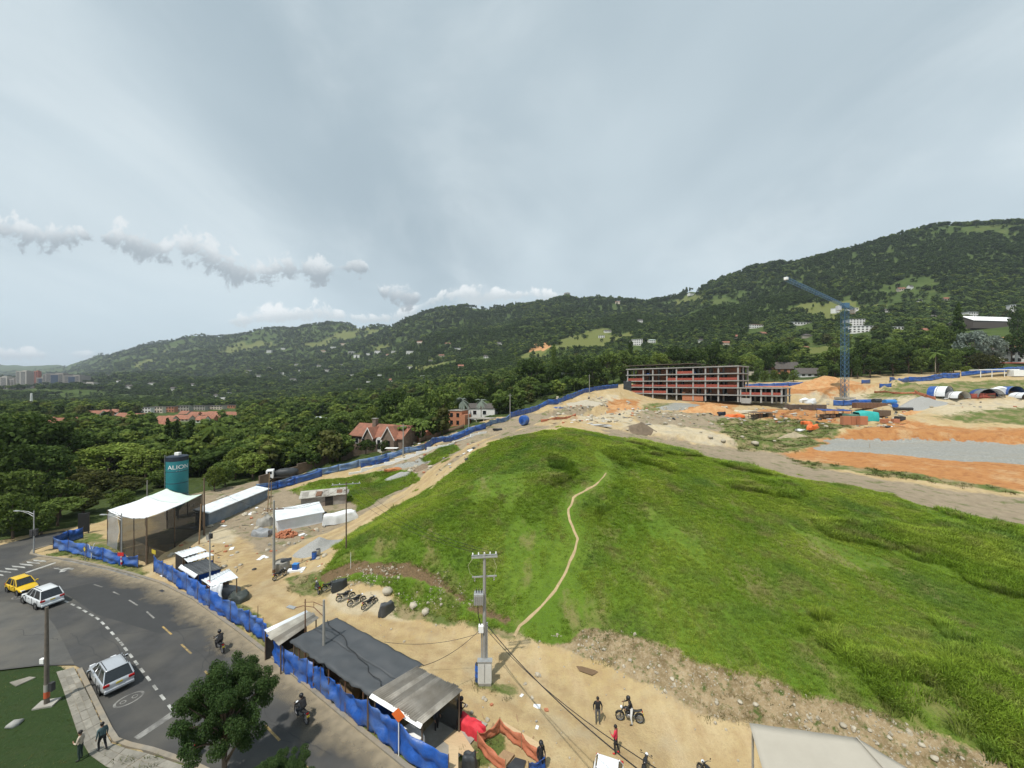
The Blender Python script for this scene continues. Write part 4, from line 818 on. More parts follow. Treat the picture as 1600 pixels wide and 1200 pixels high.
# paved footway, slab by slab
def footway():
    root = struct(empty('footway')); root['label'] = 'slab-paved footway beside the street'
    outer = densify([g0(*p) for p in [(124, 1041), (150, 1090), (174, 1140), (184, 1158), (205, 1165), (240, 1173), (300, 1193), (380, 1232), (480, 1280)]], 1.15)
    inner_px = [(88, 1052), (97, 1075), (108, 1108), (122, 1150), (140, 1182), (165, 1200), (230, 1230), (330, 1270), (430, 1310)]; inner = [Vector(g0(*p)) for p in inner_px]
    oo = [Vector(p) for p in outer]; outer = [tuple(p+Vector((-(oo[min(i+1, len(oo)-1)]-oo[max(i-1, 0)]).y, (oo[min(i+1, len(oo)-1)]-oo[max(i-1, 0)]).x)).normalized()*-.30) for i, p in enumerate(oo)]
    base = MB(); ib = densify([tuple(p) for p in inner], 1.15); n = len(outer)
    def li(t): f = t*(len(ib)-1); i = min(int(f), len(ib)-2); return Vector(ib[i]).lerp(Vector(ib[i+1]), f-i)
    for i in range(n-1):
        a0, a1 = Vector(outer[i]), Vector(outer[i+1]); b0, b1 = li(i/(n-1)), li((i+1)/(n-1)); rows = 3
        for k in range(rows):
            q = [a0.lerp(b0, (k+.015)/rows), a1.lerp(b1, (k+.015)/rows), a1.lerp(b1, (k+.985)/rows), a0.lerp(b0, (k+.985)/rows)]; c = sum(q, Vector((0, 0)))/4; q = [c+(p-c)*.965 for p in q]; h = .125+random.uniform(-.012, .012)
            if pdist(np.array([c.x]), np.array([c.y]), SKERB)[0] < .18: pass
            if inpoly(np.array([c.x]), np.array([c.y]), ROADP)[0]: continue
            MB().prism([tuple(p) for p in q], 0, h).build('paving_slab', M_SLAB, root)
        base.add([(a0.x, a0.y, .106), (a1.x, a1.y, .106), (b1.x, b1.y, .106), (b0.x, b0.y, .106)], [(0, 1, 2, 3)])
    base.build('bedding', M_KERB, root)
footway()
# ------------------------------------------------------------------ thing builders
def tarp_fence(label, px=None, W=None, h=1.9, span=2.6, m=M_BLUE, name='tarp_fence', sag=.22, fold=.19, cat='fence', post=M_WOODD, drop=0, nu=14, nv=9, group=None, poke=.12):
    L = [(*hit(*p),) for p in px] if px else [(x, y, gh(x, y)) for x, y in W]
    D = densify([(p[0], p[1]) for p in L], span); root = empty(name, (D[0][0], D[0][1], gh(*D[0]))); o = Vector(root.location); tag(root, label, cat, group); sd = random.random()*50
    for i in range(len(D)-1):
        a, b = Vector(D[i]), Vector(D[i+1]); za, zb = gh(*a), gh(*b); t = (b-a).normalized(); nn = Vector((-t.y, t.x)); hh0 = h*(1+.16*wob(i*1.7+sd)); hh1 = h*(1+.16*wob((i+1)*1.7+sd))
        def fn(s, q, a=a, b=b, za=za, zb=zb, nn=nn, h0=hh0, h1=hh1, i=i):
            p = a.lerp(b, s); hh = h0+(h1-h0)*s-sag*4*s*(1-s)*(1+1.2*wob(i*3.1+sd)); e = math.sin(math.pi*s)**.5
            # drape folds run from the upper corners down to the middle
            dg = math.sin((s*5.5+q*2.6+i)*2.2+2.5*wob(s*2, q*2, i))*fold*.5*e + fold*.9*wob(s*5+i*7, q*4, sd)*(.4+e) + fold*.6*e*math.sin(q*9+3*s+i)
            return (p.x+nn.x*dg-o.x, p.y+nn.y*dg-o.y, za+(zb-za)*s+drop+hh*q*1.0-o.z+.03)
        mb = MB(); mb.grid(nu, nv, fn); pn = mb.build('tarp_panel', m, root, True)
        sm = pn.modifiers.new('thick', 'SOLIDIFY'); sm.thickness = .012
        MB().cyl((a.x-o.x, a.y-o.y, za-o.z-.1), (a.x-o.x, a.y-o.y, za-o.z+h+poke), .035, .03, 6).build('post', post, root)
    b = Vector(D[-1]); zb = gh(*b); MB().cyl((b.x-o.x, b.y-o.y, zb-o.z-.1), (b.x-o.x, b.y-o.y, zb-o.z+h+poke), .035, .03, 6).build('post', post, root)
    return root
def wc(u, v, z): d = (H-z)*F/(v-600); return Vector(((u-800)/F*d, d, z))
def roof_sheets(root, C, n, m, amp=.03, waves=8, thick=.02, along=0, name='roof_sheet', jit=.02, mm=None):
    """quad roof C = [A,B,C,D] (world) cut in n sheets from edge A-D to B-C; corrugations run A->D"""
    A, B, Cc, D = [Vector(c) for c in C]; o = Vector(root.location)
    nrm = (B-A).cross(D-A).normalized(); nrm = nrm if nrm.z > 0 else -nrm
    for i in range(n):
        s0, s1 = i/n, (i+1)/n+.01*(i < n-1); k = max(2, waves*4+1); lift = nrm*(random.uniform(0, jit)+(i % 2)*.008); e0 = random.uniform(-.02, .04); mb = MB()
        def fn(s, t, s0=s0, s1=s1):
            q = s0+(s1-s0)*s; tt = -e0+(1+2*e0)*t; p = A.lerp(B, q).lerp(D.lerp(Cc, q), tt); return p+nrm*(amp*math.sin(s*waves*2*math.pi)) + lift - o
        mb.grid(k, 4, fn); ob = mb.build(name, (mm[i] if mm else m), root, .6); sm = ob.modifiers.new('thick', 'SOLIDIFY'); sm.thickness = thick
def posts_to_ground(root, C, m=M_WOODD, r=.06, inset=.08, name='post'):
    o = Vector(root.location); c0 = sum((Vector(c) for c in C), Vector())/len(C)
    for c in C:
        p = Vector(c).lerp(c0, inset); z = gh(p.x, p.y); MB().cyl((p.x-o.x, p.y-o.y, z-o.z-.1), (p.x-o.x, p.y-o.y, p.z-o.z-.03), r, r*.9, 6).build(name, m, root)
def wall(root, a, b, z0, z1, m, name='wall', th=.06, top_b=None):
    """upright panel from a to b (xy), z0..z1, world coordinates"""
    o = Vector(root.location); a, b = Vector((a[0], a[1])), Vector((b[0], b[1])); n = Vector((-(b-a).y, (b-a).x)).normalized()*th/2; zt = z1 if top_b is None else top_b; mb = MB()
    vs = [(p.x+s*n.x-o.x, p.y+s*n.y-o.y, z-o.z) for p, zz in ((a, (z0, z1)), (b, (z0, zt))) for s in (-1, 1) for z in zz]
    mb.add(vs, [(0, 1, 3, 2), (4, 6, 7, 5), (0, 4, 5, 1), (2, 3, 7, 6), (1, 5, 7, 3), (0, 2, 6, 4)]); return mb.build(name, m, root)
def heap(label, c, r, hh, m, name='heap', cat='pile', n=26, seed=0, rot=0, rough=.22, group=None):
    """an earth or gravel heap: a cone-like mound with a rough surface, skirts under the ground"""
    x, y = c[0], c[1]; z = gh(x, y); mb = MB(); rx, ry = r
    def fn(s, t):
        a = s*2*math.pi; q = t; k = 1+rough*wob(math.cos(a)*1.3+seed, math.sin(a)*1.3, q)*1.3; px, py = rx*q*math.cos(a)*k, ry*q*math.sin(a)*k; X, Y = px*math.cos(rot)-py*math.sin(rot), px*math.sin(rot)+py*math.cos(rot)
        zz = hh*(1-q)**1.15*(1+.25*wob(X*.9+seed, Y*.9, 3)) + .10*hh*wob(X*2.5, Y*2.5, seed)*(1-q*.6); g = gh(x+X, y+Y)-z
        return (X, Y, g*q+zz-.06*q)
    mb.grid(n+1, 10, fn); o = mb.build(name, m, None, True); o.location = (x, y, z); return tag(o, label, cat, group)
def lump(label, c, r, m, name, cat, seed=0, rz=0, group=None, fold=.25, n=18, k=10, z=None):
    """a tarpaulin thrown over something: boxy draped lump reaching the ground"""
    x, y = c[0], c[1]; z = gh(x, y) if z is None else z; mb = MB()
    def fn(s, t):
        a = s*2*math.pi; q = t; sq = (abs(math.cos(a))**4+abs(math.sin(a))**4)**-.25; fl = 1+fold*wob(math.cos(a)*2.2+seed, math.sin(a)*2.2, q*1.5)+.06*math.sin(a*9+seed)*q
        rr = min(1, q*1.8)*.8+.2*q; hz = r[2]*(1-max(0, q-.5)/.5)**.5*(1+fold*.8*wob(math.cos(a)*q*2+seed, math.sin(a)*q*2, 5)); return (r[0]*rr*sq*.85*math.cos(a)*fl, r[1]*rr*sq*.85*math.sin(a)*fl, hz-.02)
    mb.grid(n+1, k, fn); o = mb.build(name, m, None, .9); o.location = (x, y, z); o.rotation_euler = (0, 0, rz); return tag(o, label, cat, group)
def pole(label, c, h, r=.14, m=M_CONCP, name='utility_pole', cat='pole', group=None, r1=None):
    z = gh(c[0], c[1]); root = tag(empty(name, (c[0], c[1], z-.05)), label, cat, group)
    MB().tube([(0, 0, -.3), (0, 0, h*.5), (0, 0, h)], [r, r*.82, r1 or r*.62], 10).build('shaft', m, root, .8); return root
def crossarm(root, z, L, rz=0, m=M_STEEL, ins=4, off=0):
    q = Matrix.Rotation(rz, 3, 'Z'); MB().box((0, 0, z), (L, .09, .09), M=q).build('crossarm', m, root)
    for i in range(ins):
        x = L*(i/(ins-1)-.5)*.92; p = q @ Vector((x, 0, 0)); MB().lathe([(.02, 0), (.05, .03), (.03, .07), (.05, .11), (.02, .16)], 8, (p.x, p.y, z+.045)).build('insulator', M_WHITE, root)
def wire(label, a, b, sag=.5, r=.02, name='wire', n=14):
    a, b = Vector(a), Vector(b); pts = [a.lerp(b, i/n)-Vector((0, 0, sag*4*(i/n)*(1-i/n))) - a for i in range(n+1)]
    o = MB().tube(pts, r, 5).build(name, M_BLACK); o.location = a; return tag(o, label, 'wire')
def text_mesh(s, size, m, extr=.004):
    c = bpy.data.curves.new('t', 'FONT'); c.body = s; c.size = size; c.extrude = extr; c.align_x = 'CENTER'; c.align_y = 'CENTER'; ob = bpy.data.objects.new('t', c)
    ts = bpy.data.scenes.new('tmp'); ts.collection.objects.link(ob); vl = ts.view_layers[0]; vl.update(); dg = vl.depsgraph; dg.update(); me = bpy.data.meshes.new_from_object(ob.evaluated_get(dg)); bpy.data.objects.remove(ob); bpy.data.scenes.remove(ts); me.materials.clear(); me.materials.append(m); return me
def obj(name, me, parent, loc=(0, 0, 0), rot=(0, 0, 0)):
    o = bpy.data.objects.new(name, me); COL.objects.link(o); o.parent = parent; o.location = loc; o.rotation_euler = rot; return o
def sign_post(label, c, h, shape, m, size, rz=0, name='road_sign', symbol=None, post=M_STEEL, pr=.035, border=None):
    z = gh(c[0], c[1]); root = tag(empty(name, (c[0], c[1], z), rz), label, 'sign'); MB().cyl((0, 0, -.2), (0, 0, h), pr, n=8).build('post', post, root); n = {'diamond': 4, 'round': 28, 'oct': 8, 'rect': 4}[shape]
    if shape == 'rect': P = [(-size[0]/2, -size[1]/2), (size[0]/2, -size[1]/2), (size[0]/2, size[1]/2), (-size[0]/2, size[1]/2)]
    else: P = [(size*math.cos(2*math.pi*i/n+(math.pi/8 if shape == 'oct' else math.pi/2 if shape == 'diamond' else 0)), size*math.sin(2*math.pi*i/n+(math.pi/8 if shape == 'oct' else math.pi/2 if shape == 'diamond' else 0))) for i in range(n)]
    hz = h-(.02 if shape == 'rect' else -.0); pl = MB().extr([(x, 0, hz+y) for x, y in P], (0, -.045, 0), (0, -.06, 0)).build('plate', border or m, root)
    if border: MB().extr([(x*.8, 0, hz+y*.8) for x, y in P], (0, -.0601, 0), (0, -.066, 0)).build('face', m, pl)
    if symbol:
        ob = obj('symbol', text_mesh(symbol, size*1.05 if not isinstance(size, tuple) else size[1]*.7, M_BLACK), pl, (0, -.070, hz), (R(90), 0, 0))
    return root
# ------------------------------------------------------------------ fences
FENCE_UP = [(hit(*p).x, hit(*p).y) for p in [(400, 770), (455, 756), (497, 744), (560, 730), (605, 719), (660, 704), (705, 688), (755, 670), (797, 654), (842, 640), (871, 632), (899, 621), (922, 613), (948, 608), (966, 606)]]
tarp_fence('long bright blue tarpaulin fence along the street kerb beside the black-roofed stall', W=[g0(*p) for p in [(240, 895), (270, 912), (292, 926), (327, 953), (360, 973), (390, 990), (411, 1003), (443, 1049), (480, 1071), (501, 1085), (532, 1112), (576, 1144), (623, 1181), (701, 1236)]], h=2.0, span=2.4)
tarp_fence('short blue tarpaulin fence on the grass corner in front of the white tent', W=[g0(*p) for p in [(130, 842), (106, 848), (83, 859), (107, 864), (135, 871), (161, 878), (189, 886), (216, 889)]], h=1.7, span=2.4)
tarp_fence('faded blue and grey netting fence on the lower part of the hill track', W=FENCE_UP[:9], h=1.7, span=4, m=M_BLUEP, nu=9, nv=6, name='net_fence')
tarp_fence('bright blue tarpaulin fence climbing the hill up to the concrete frame building', W=[(x, y) for x, y in FENCE_UP[8:]], h=2.2, span=4.5, nu=9, nv=6, fold=.2)
tarp_fence('blue tarpaulin strip laid along the foot of the hill track by the truck', W=[(x+1.2, y-.6) for x, y in FENCE_UP[:3]], h=1.6, span=3, nu=9, nv=6)
tarp_fence('blue tarpaulin patch on the netting fence below the timber utility pole', W=[(x+.9, y-.9) for x, y in [FENCE_UP[3], FENCE_UP[4]]], h=1.2, span=3, nu=9, nv=6)
tarp_fence('blue tarpaulin patch on the netting fence beside the orange brick house', W=[(x+.9, y-.9) for x, y in FENCE_UP[5:8]], h=1.6, span=3.5, nu=9, nv=6)
tarp_fence('blue tarpaulin fence behind the low wing of the concrete frame', px=[(1165, 606), (1210, 605), (1255, 603)], h=2.0, span=5, nu=7, nv=5)
tarp_fence('blue tarpaulin fence under the trees right of the crane', px=[(1390, 598), (1420, 597), (1460, 594), (1500, 590)], h=2.6, span=5, nu=9, nv=6, fold=.3)
tarp_fence('blue tarpaulin fence at the right edge below the white house', px=[(1502, 588), (1540, 584), (1575, 581), (1640, 577)], h=2.2, span=5, nu=7, nv=5, fold=.25)
tarp_fence('short blue tarpaulin screen on the green bank right of the crane mast', px=[(1374, 606), (1393, 605)], h=1.8, span=5, nu=7, nv=5)
tarp_fence('small blue tarpaulin screen at the foot of the trees beside the crane', px=[(1346, 600), (1360, 599)], h=2.0, span=5, nu=7, nv=5)
# stone boundary wall of the houses below the hill track
def stone_wall():
    P = [hit(*p) for p in [(405, 760), (440, 748), (487, 733), (542, 718), (600, 704), (628, 697)]]
    root = tag(empty('boundary_wall', P[0]), 'dark brown stone boundary wall between the hill track and the garden trees', 'wall'); D = densify([(p.x, p.y) for p in P], 3.0); m = mat('dark_stone', (.13, .095, .07), .95, .35, 1.2, .6, 5, stain=(.2, .16, .11), stain_amt=.6)
    for a, b in zip(D[:-1], D[1:]): wall(root, a, b, min(gh(*a), gh(*b))-.4, max(gh(*a), gh(*b))+2.0, m, 'wall_bay', .35)
stone_wall()
tarp_fence('dark hedge-high fence of brown boards below the palms', px=[(655, 693), (690, 680), (725, 670)], h=1.6, span=4, m=M_WOODD, nu=5, nv=3, fold=.03, name='board_fence')
# white kerb wall along the foot of the hill track
def low_wall():
    P = [hit(*p) for p in [(545, 742), (600, 727), (650, 712), (700, 697), (735, 684), (760, 676)]]; root = tag(empty('low_wall', P[0]), 'low pale concrete edging along the uphill side of the netting fence', 'wall'); D = densify([(p.x, p.y) for p in P], 2.5)
    for a, b in zip(D[:-1], D[1:]): wall(root, a, b, min(gh(*a), gh(*b))-.3, max(gh(*a), gh(*b))+.35, M_WHITE, 'wall_bay', .25)
low_wall()
# ------------------------------------------------------------------ market stalls along the blue fence
def stall(label, C, zs, n, m, name, amp=.03, waves=6, posts=True, walls=(), mm=None, along=0, thick=.02, roofname='roof_sheet', postm=M_WOODD, cat='stall'):
    Wc = [wc(u, v, z) for (u, v), z in zip(C, zs)]; c = sum(Wc, Vector())/4; root = tag(empty(name, (c.x, c.y, gh(c.x, c.y))), label, cat)
    roof_sheets(root, Wc, n, m, amp, waves, thick, name=roofname, mm=mm)
    if posts: posts_to_ground(root, Wc, postm)
    for i, j, z0, z1, wm, nm in walls:
        a, b = Wc[i].lerp(c, .08), Wc[j].lerp(c, .08); a.z = b.z = 0; g = min(gh(a.x, a.y), gh(b.x, b.y)); wall(root, a, b, g+z0-.05, (g+z1) if z1 else Wc[i].z-.06, wm, nm, top_b=(None if z1 else Wc[j].z-.06))
    return root, Wc
# black membrane roof: one sagging sheet in three strips
root, Wb = stall('long market stall under a flat black membrane roof behind the blue fence', [(527, 964), (663, 1038), (577, 1086), (452, 1001)], (3.1, 3.1, 2.7, 2.7), 1, M_BLKROOF, 'black_roof_stall', amp=.0, waves=6, walls=[(0, 1, 0, 2.6, M_BLKT, 'back_wall'), ])
for ch in list(root.children):
    if ch.name.startswith('roof_sheet'): bpy.data.objects.remove(ch)
def membrane(root, W):
    o = Vector(root.location)
    for k in range(2):
        t0, t1 = (0, .52) if k == 0 else (.5, 1.0)
        def fn(s, t):
            q = t0+(t1-t0)*t; p = W[0].lerp(W[1], s).lerp(W[3].lerp(W[2], s), q)
            p = p + Vector((0, 0, .05*math.sin(s*26)*math.sin(q*3)+.12*wob(s*9, q*5, 2)+.05*wob(s*22, q*3, 7)+(.02 if k == 0 else 0)))
            if q > .98: p = p + (W[3]-W[0]).normalized()*(.16*wob(s*14, 1, 3))-Vector((0, 0, .10))
            if q < .02: p = p - Vector((0, 0, .08))
            return p-o
        ob = MB().grid(46, 12, fn).build('roof_membrane', M_BLKROOF, root, True); ob.modifiers.new('t', 'SOLIDIFY').thickness = .02
    # battens and a loose cable across the sheet
    pts = [W[0].lerp(W[3], .22+.05*math.sin(i)).lerp(W[1].lerp(W[2], .78+.04*math.sin(i*2)), i/16)+Vector((0, 0, .16)) for i in range(17)]
    MB().tube([p-o for p in pts], .025, 5).build('cable', M_BLACK, root)
    for i in range(5):
        s = (i+.5)/5; p = W[3].lerp(W[2], s).lerp(W[0].lerp(W[1], s), .06); MB().cyl((p.x-o.x, p.y-o.y, -.05), (p.x-o.x, p.y-o.y, p.z-o.z-.1), .05, n=6).build('post', M_RUST, root)
    for i in range(4):      # goods and boards under the roof
        s = (i+.6)/4.6; p = W[3].lerp(W[2], s).lerp(W[0].lerp(W[1], s), .35+.1*(i % 2)); MB().box((p.x-o.x, p.y-o.y, .55), (1.5, .7, 1.1), rz=-.56).build('bench', [M_WOODD, M_RUST, M_WOOD, M_BLKT][i], root, bevel=.03)
    wall(root, W[3].lerp(W[0], .5).lerp(W[2].lerp(W[1], .5), .05), W[3].lerp(W[0], .5).lerp(W[2].lerp(W[1], .5), .32), .3, 2.2, mat('rust_red_board', (.20, .055, .03), .85, .3, 3, .2), 'red_board')
membrane(root, Wb)
root, _ = stall('market stall with weathered grey corrugated roof at the lower end of the row', [(580, 1084), (653, 1041), (723, 1079), (660, 1132)], (2.7, 3.1, 2.9, 2.5), 1, M_FIB, 'corrugated_roof_stall', posts=True, walls=[(0, 1, 0, 2.2, M_BLUED, 'side_wall'), (1, 2, .0, .0, M_NET, 'back_net')])
for ch in list(root.children):
    if ch.name.startswith('roof_sheet'): bpy.data.objects.remove(ch)
roof_sheets(root, [_[0], _[3], _[2], _[1]], 9, M_FIB, .05, 3, .025, jit=.07)
_o = Vector(root.location); MB().extr([p-_o for p in [_[0]+Vector((0, 0, .02)), _[3]+Vector((0, 0, .02)), _[3]+Vector((-.1, -.12, -.16)), _[0]+Vector((-.1, -.12, -.16))]], (0, 0, 0), (.03, .03, .0)).build('eave_board', M_WHITE, root)
p = _[3].lerp(_[0], .3); MB().box((p.x-_o.x+.3, p.y-_o.y+.5, .45), (1.5, .8, 1.0), rz=-.8).build('white_counter', M_WHITE, root, bevel=.03)
root, _ = stall('small stall with grey corrugated roof and one white sheet, upper end of the row', [(411, 985), (480, 953), (497, 966), (437, 1008)], (2.5, 2.9, 2.8, 2.4), 5, M_FIBL, 'grey_roof_stall', waves=2, walls=[(0, 1, 0, 2.0, M_DARK, 'side_wall')])
for ch in list(root.children):
    if ch.name.startswith('roof_sheet'): bpy.data.objects.remove(ch)
roof_sheets(root, [_[0], _[3], _[2], _[1]], 5, M_FIBL, .03, 4, .02, mm=[M_ZINC, M_FIBL, M_FIBL, M_FIB, M_FIB])
# concrete apron beside the lower stall, timber edging, mesh pen
struct(flat('stall_floor', [(p.x, p.y) for p in [wc(660, 1150, 0), wc(700, 1108, 0), wc(762, 1135, 0), wc(715, 1190, 0), wc(660, 1215, 0)]], gh(-4, 24)+.09, M_CONC))
def board(label, px, z, m, name, cat, th=.05):
    P = [wc(u, v, z) for u, v in px]; c = sum(P, Vector())/len(P); o = MB().extr([p-c for p in P], (0, 0, -th), (0, 0, 0)).build(name, m); o.location = c; return tag(o, label, cat)
board('pale plywood board laid along the ground beside the red cloth', [(692, 1157), (716, 1135), (743, 1175), (735, 1190)], .22, M_PLY, 'plywood_board', 'board')
board('upright pale plywood strip at the end of the blue fence', [(701, 1160), (716, 1168), (716, 1225), (701, 1225)], 1.0, M_PLY, 'plywood_strip', 'board')
board('slatted wooden pallet lying inside the orange mesh pen', [(773, 1187), (787, 1171), (804, 1178), (785, 1203)], .25, M_WOOD, 'wooden_pallet', 'pallet', .14)
board('dark rubber sheet lying beside the wooden pallet', [(786, 1204), (805, 1183), (822, 1188), (815, 1210)], .2, M_BLKT, 'rubber_sheet', 'sheet')
board('long pale plank edging on the far side of the orange mesh pen', [(781, 1130), (788, 1128), (850, 1165), (851, 1180)], .18, M_PLY, 'edge_plank', 'plank', .1)
tarp_fence('orange plastic mesh pen around a patch of plants near the red cloth', W=[(p.x, p.y) for p in [wc(790, 1217, 0), wc(746, 1171, 0), wc(781, 1147, 0), wc(815, 1172, 0), wc(846, 1200, 0)]], h=.95, span=2.2, m=M_ORANGE, name='mesh_pen', post=M_WOOD, fold=.08, sag=.25, drop=.05)
tarp_fence('blue tarpaulin corner at the bottom of the mesh pen', W=[(p.x, p.y) for p in [wc(826, 1222, 0), wc(852, 1205, 0)]], h=1.0, span=3, name='tarp_screen', nu=9, nv=6)
lump('crumpled bright red cloth over a bench beside the mesh pen', wc(738, 1147, 0), (1.15, .45, .75), M_RED, 'red_cloth', 'cloth', 4, rz=-.55, fold=.5, n=28, k=14)
lump('dark bag and blue cloth heap beside the plywood board', wc(733, 1205, 0), (.5, .4, .9), M_BLKT, 'dark_bag', 'bag', 9, fold=.4)
# ------------------------------------------------------------------ sheds in the yard corner
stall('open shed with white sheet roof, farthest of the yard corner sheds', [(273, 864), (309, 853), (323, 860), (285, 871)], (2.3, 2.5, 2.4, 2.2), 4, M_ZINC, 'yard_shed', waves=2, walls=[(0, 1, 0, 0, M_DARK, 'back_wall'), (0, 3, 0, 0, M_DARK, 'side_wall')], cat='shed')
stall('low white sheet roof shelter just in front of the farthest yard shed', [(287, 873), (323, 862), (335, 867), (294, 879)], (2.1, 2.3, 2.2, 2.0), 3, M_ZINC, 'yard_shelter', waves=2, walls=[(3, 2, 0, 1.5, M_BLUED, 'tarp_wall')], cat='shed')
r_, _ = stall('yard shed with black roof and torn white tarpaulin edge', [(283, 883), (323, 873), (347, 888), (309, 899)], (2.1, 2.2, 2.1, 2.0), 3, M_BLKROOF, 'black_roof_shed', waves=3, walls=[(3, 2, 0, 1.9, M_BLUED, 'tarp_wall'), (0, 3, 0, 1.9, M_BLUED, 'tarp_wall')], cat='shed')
_o = Vector(r_.location); MB().grid(20, 4, lambda s, t: (_[0].lerp(_[3], s)+Vector((-.25*t+.05*wob(s*9, t), -.15*t, .08-.35*t+.06*wob(s*12, t*3)))-_o)).build('white_edge_tarp', M_WHITET, r_, True).modifiers.new('t', 'SOLIDIFY').thickness = .015
r_, _ = stall('yard shed with sloping white roof nearest the speed limit sign', [(314, 906), (358, 889), (372, 902), (330, 917)], (2.1, 2.6, 2.5, 2.0), 3, M_ZINC, 'white_roof_shed', waves=3, walls=[(0, 1, 0, 0, M_WOODD, 'back_wall')], cat='shed')
_o = Vector(r_.location); MB().grid(16, 8, lambda s, t: (_[3].lerp(_[2], s*.45)+Vector((-.1+.3*t+.15*wob(s*5, t*3), -.5*t+.15*wob(s*4, t*4, 5), -1.9*t))-_o)).build('white_drape', M_WHITET, r_, True).modifiers.new('t', 'SOLIDIFY').thickness = .015
lump('grey tarpaulin over a pile next to the white roofed shed', wc(353, 932, 0), (1.6, .9, .9), mat('grey_tarp', (.17, .18, .19), .5, .2, 2, .3, 8), 'tarp_pile', 'tarp', 3, rz=-.2, fold=.4)
lump('dark green tarpaulin bundle at the end of the yard sheds', wc(373, 940, 0), (1.0, .8, .8), mat('dark_green_tarp', (.05, .06, .055), .5, .3, 2, .3, 8), 'tarp_bundle', 'tarp', 6, rz=.5, fold=.5)
# ------------------------------------------------------------------ white tent, netting, silo
def tent():
    FL, BL, BR, FR = at(168, 797, 54.7), at(261, 763, 60.9), at(316, 772, 60.5), at(229, 809, 48.8); c = (FL+BL+BR+FR)/4
    root = tag(empty('tarp_tent', (c.x, c.y, gh(c.x, c.y))), 'large white tarpaulin tent roof with black netting walls below the silo', 'tent'); o = Vector(root.location)
    for k, (a, b, m) in enumerate([(0, .66, M_WHITET), (.66, 1, M_GREENT)]):
        def fn(s, t):
            q = a+(b-a)*t; p = FL.lerp(FR, s).lerp(BL.lerp(BR, s), q); sg = -.75*4*s*(1-s)*(.4+.6*abs(2*q-1))-.25*math.sin(math.pi*q); return p+Vector((0, 0, sg*.7+.12*wob(s*4, q*4, 1)+.05*wob(s*14, q*9)))-o
        MB().grid(20, 14, fn).build('roof_tarp', m, root, True).modifiers.new('t', 'SOLIDIFY').thickness = .015
    def net(A, B, m, t0=0, t1=1, nm='net_wall', bulge=.35):
        def fn(s, t):
            q = t0+(t1-t0)*s; p = A.lerp(B, q); g = gh(p.x, p.y); n = Vector((-(B-A).y, (B-A).x, 0)).normalized(); z = (p.z-.75*q*(1-q)*2)*(1-t)+(g+.02)*t; return Vector((p.x, p.y, z))+n*bulge*wob(q*5, t*3, A.x)-o
        MB().grid(18, 9, fn).build(nm, m, root, True)
    net(FR, BR, M_NET); net(FL, FR, M_NET, .28, 1); net(FL, FR, M_NETG, 0, .26)
    net(BL, BR, M_NET, bulge=.2)
    for p, r in ((FL, .06), (BL, .08), (BR, .08), (FR, .1), (FL.lerp(FR, .35), .06), (FL.lerp(FR, .7), .06), (FR.lerp(BR, .45), .07)):
        g = gh(p.x, p.y); MB().cyl((p.x-o.x, p.y-o.y, g-o.z-.2), (p.x-o.x, p.y-o.y, p.z-o.z+.05-.4*(p not in (FL, BL, BR, FR))), r, r*.8, 8).build('post', M_WOODD, root)
tent()
def silo():
    p = at(277, 770, 66); x, y = p.x, p.y; g = gh(x, y); root = tag(empty('cement_silo', (x, y, g)), 'tall teal cement silo with white lettering behind the white tent', 'silo'); top = 23-119/F*66-g; r = 1.5
    MB().lathe([(.25, 1.3), (r*.98, 2.9), (r, 3.0), (r, top)], 32).build('tank', M_TEAL, root, .5); MB().lathe([(r+.015, top-.02), (r+.02, top+.7), (r*.9, top+.78), (.3, top+.85)], 32).build('top_rail_band', M_NAVY, root, .5)
    for z in (top*.42, top*.62, top*.82): MB().lathe([(r+.0, z), (r+.03, z+.02), (r+.03, z+.07), (r, z+.09)], 32).build('hoop', M_NAVY, root, .5)
    for k in range(4): a = R(45+90*k); MB().cyl((1.35*math.cos(a), 1.35*math.sin(a), -.1), (1.35*math.cos(a), 1.35*math.sin(a), 3.1), .09, n=8).build('leg', M_NAVY, root)
    MB().box((.1, 0, top+1.1), (.75, .6, .5)).build('filter_box', M_WHITE, root, bevel=.04); lad = MB()
    ang = R(198); rr = r+.18; ex = Vector((math.cos(ang), math.sin(ang), 0)); sx = Vector((-ex.y, ex.x, 0))
    for s in (-.2, .2): lad.cyl(ex*rr+sx*s+Vector((0, 0, .3)), ex*rr+sx*s+Vector((0, 0, top+1)), .025, n=5)
    for k in range(int(top/.35)): lad.cyl(ex*rr-sx*.2+Vector((0, 0, .4+k*.35)), ex*rr+sx*.2+Vector((0, 0, .4+k*.35)), .015, n=4)
    lad.build('ladder', M_STEEL, root)
    view = math.atan2(-y, -x)
    for s, size, z, off in (('ALION', .95, top-1.0, .12), ('- - -- - -', .3, top-1.6, .2)):
        me = text_mesh(s, size, M_WHITE, .0)
        for v in me.vertices:
            a = view + off + v.co.x*(1.08 if size > .5 else 1)/r; zz = v.co.y; v.co = ((r+.02)*math.cos(a), (r+.02)*math.sin(a), z+zz)
        ob = obj('lettering', me, root)
silo()
def billboard():
    c = hit(131, 834); root = tag(empty('notice_stand', c), 'tall black panel standing behind the short blue fence', 'panel'); MB().box((0, 0, 1.7), (1.25, .16, 2.9), rz=.5).build('board', M_BLACK, root, bevel=.02)
    for s in (-.45, .45): MB().cyl((s, s*.5, -.2), (s, s*.5, 1.0), .06, n=6).build('leg', M_DKMET, root)
billboard()
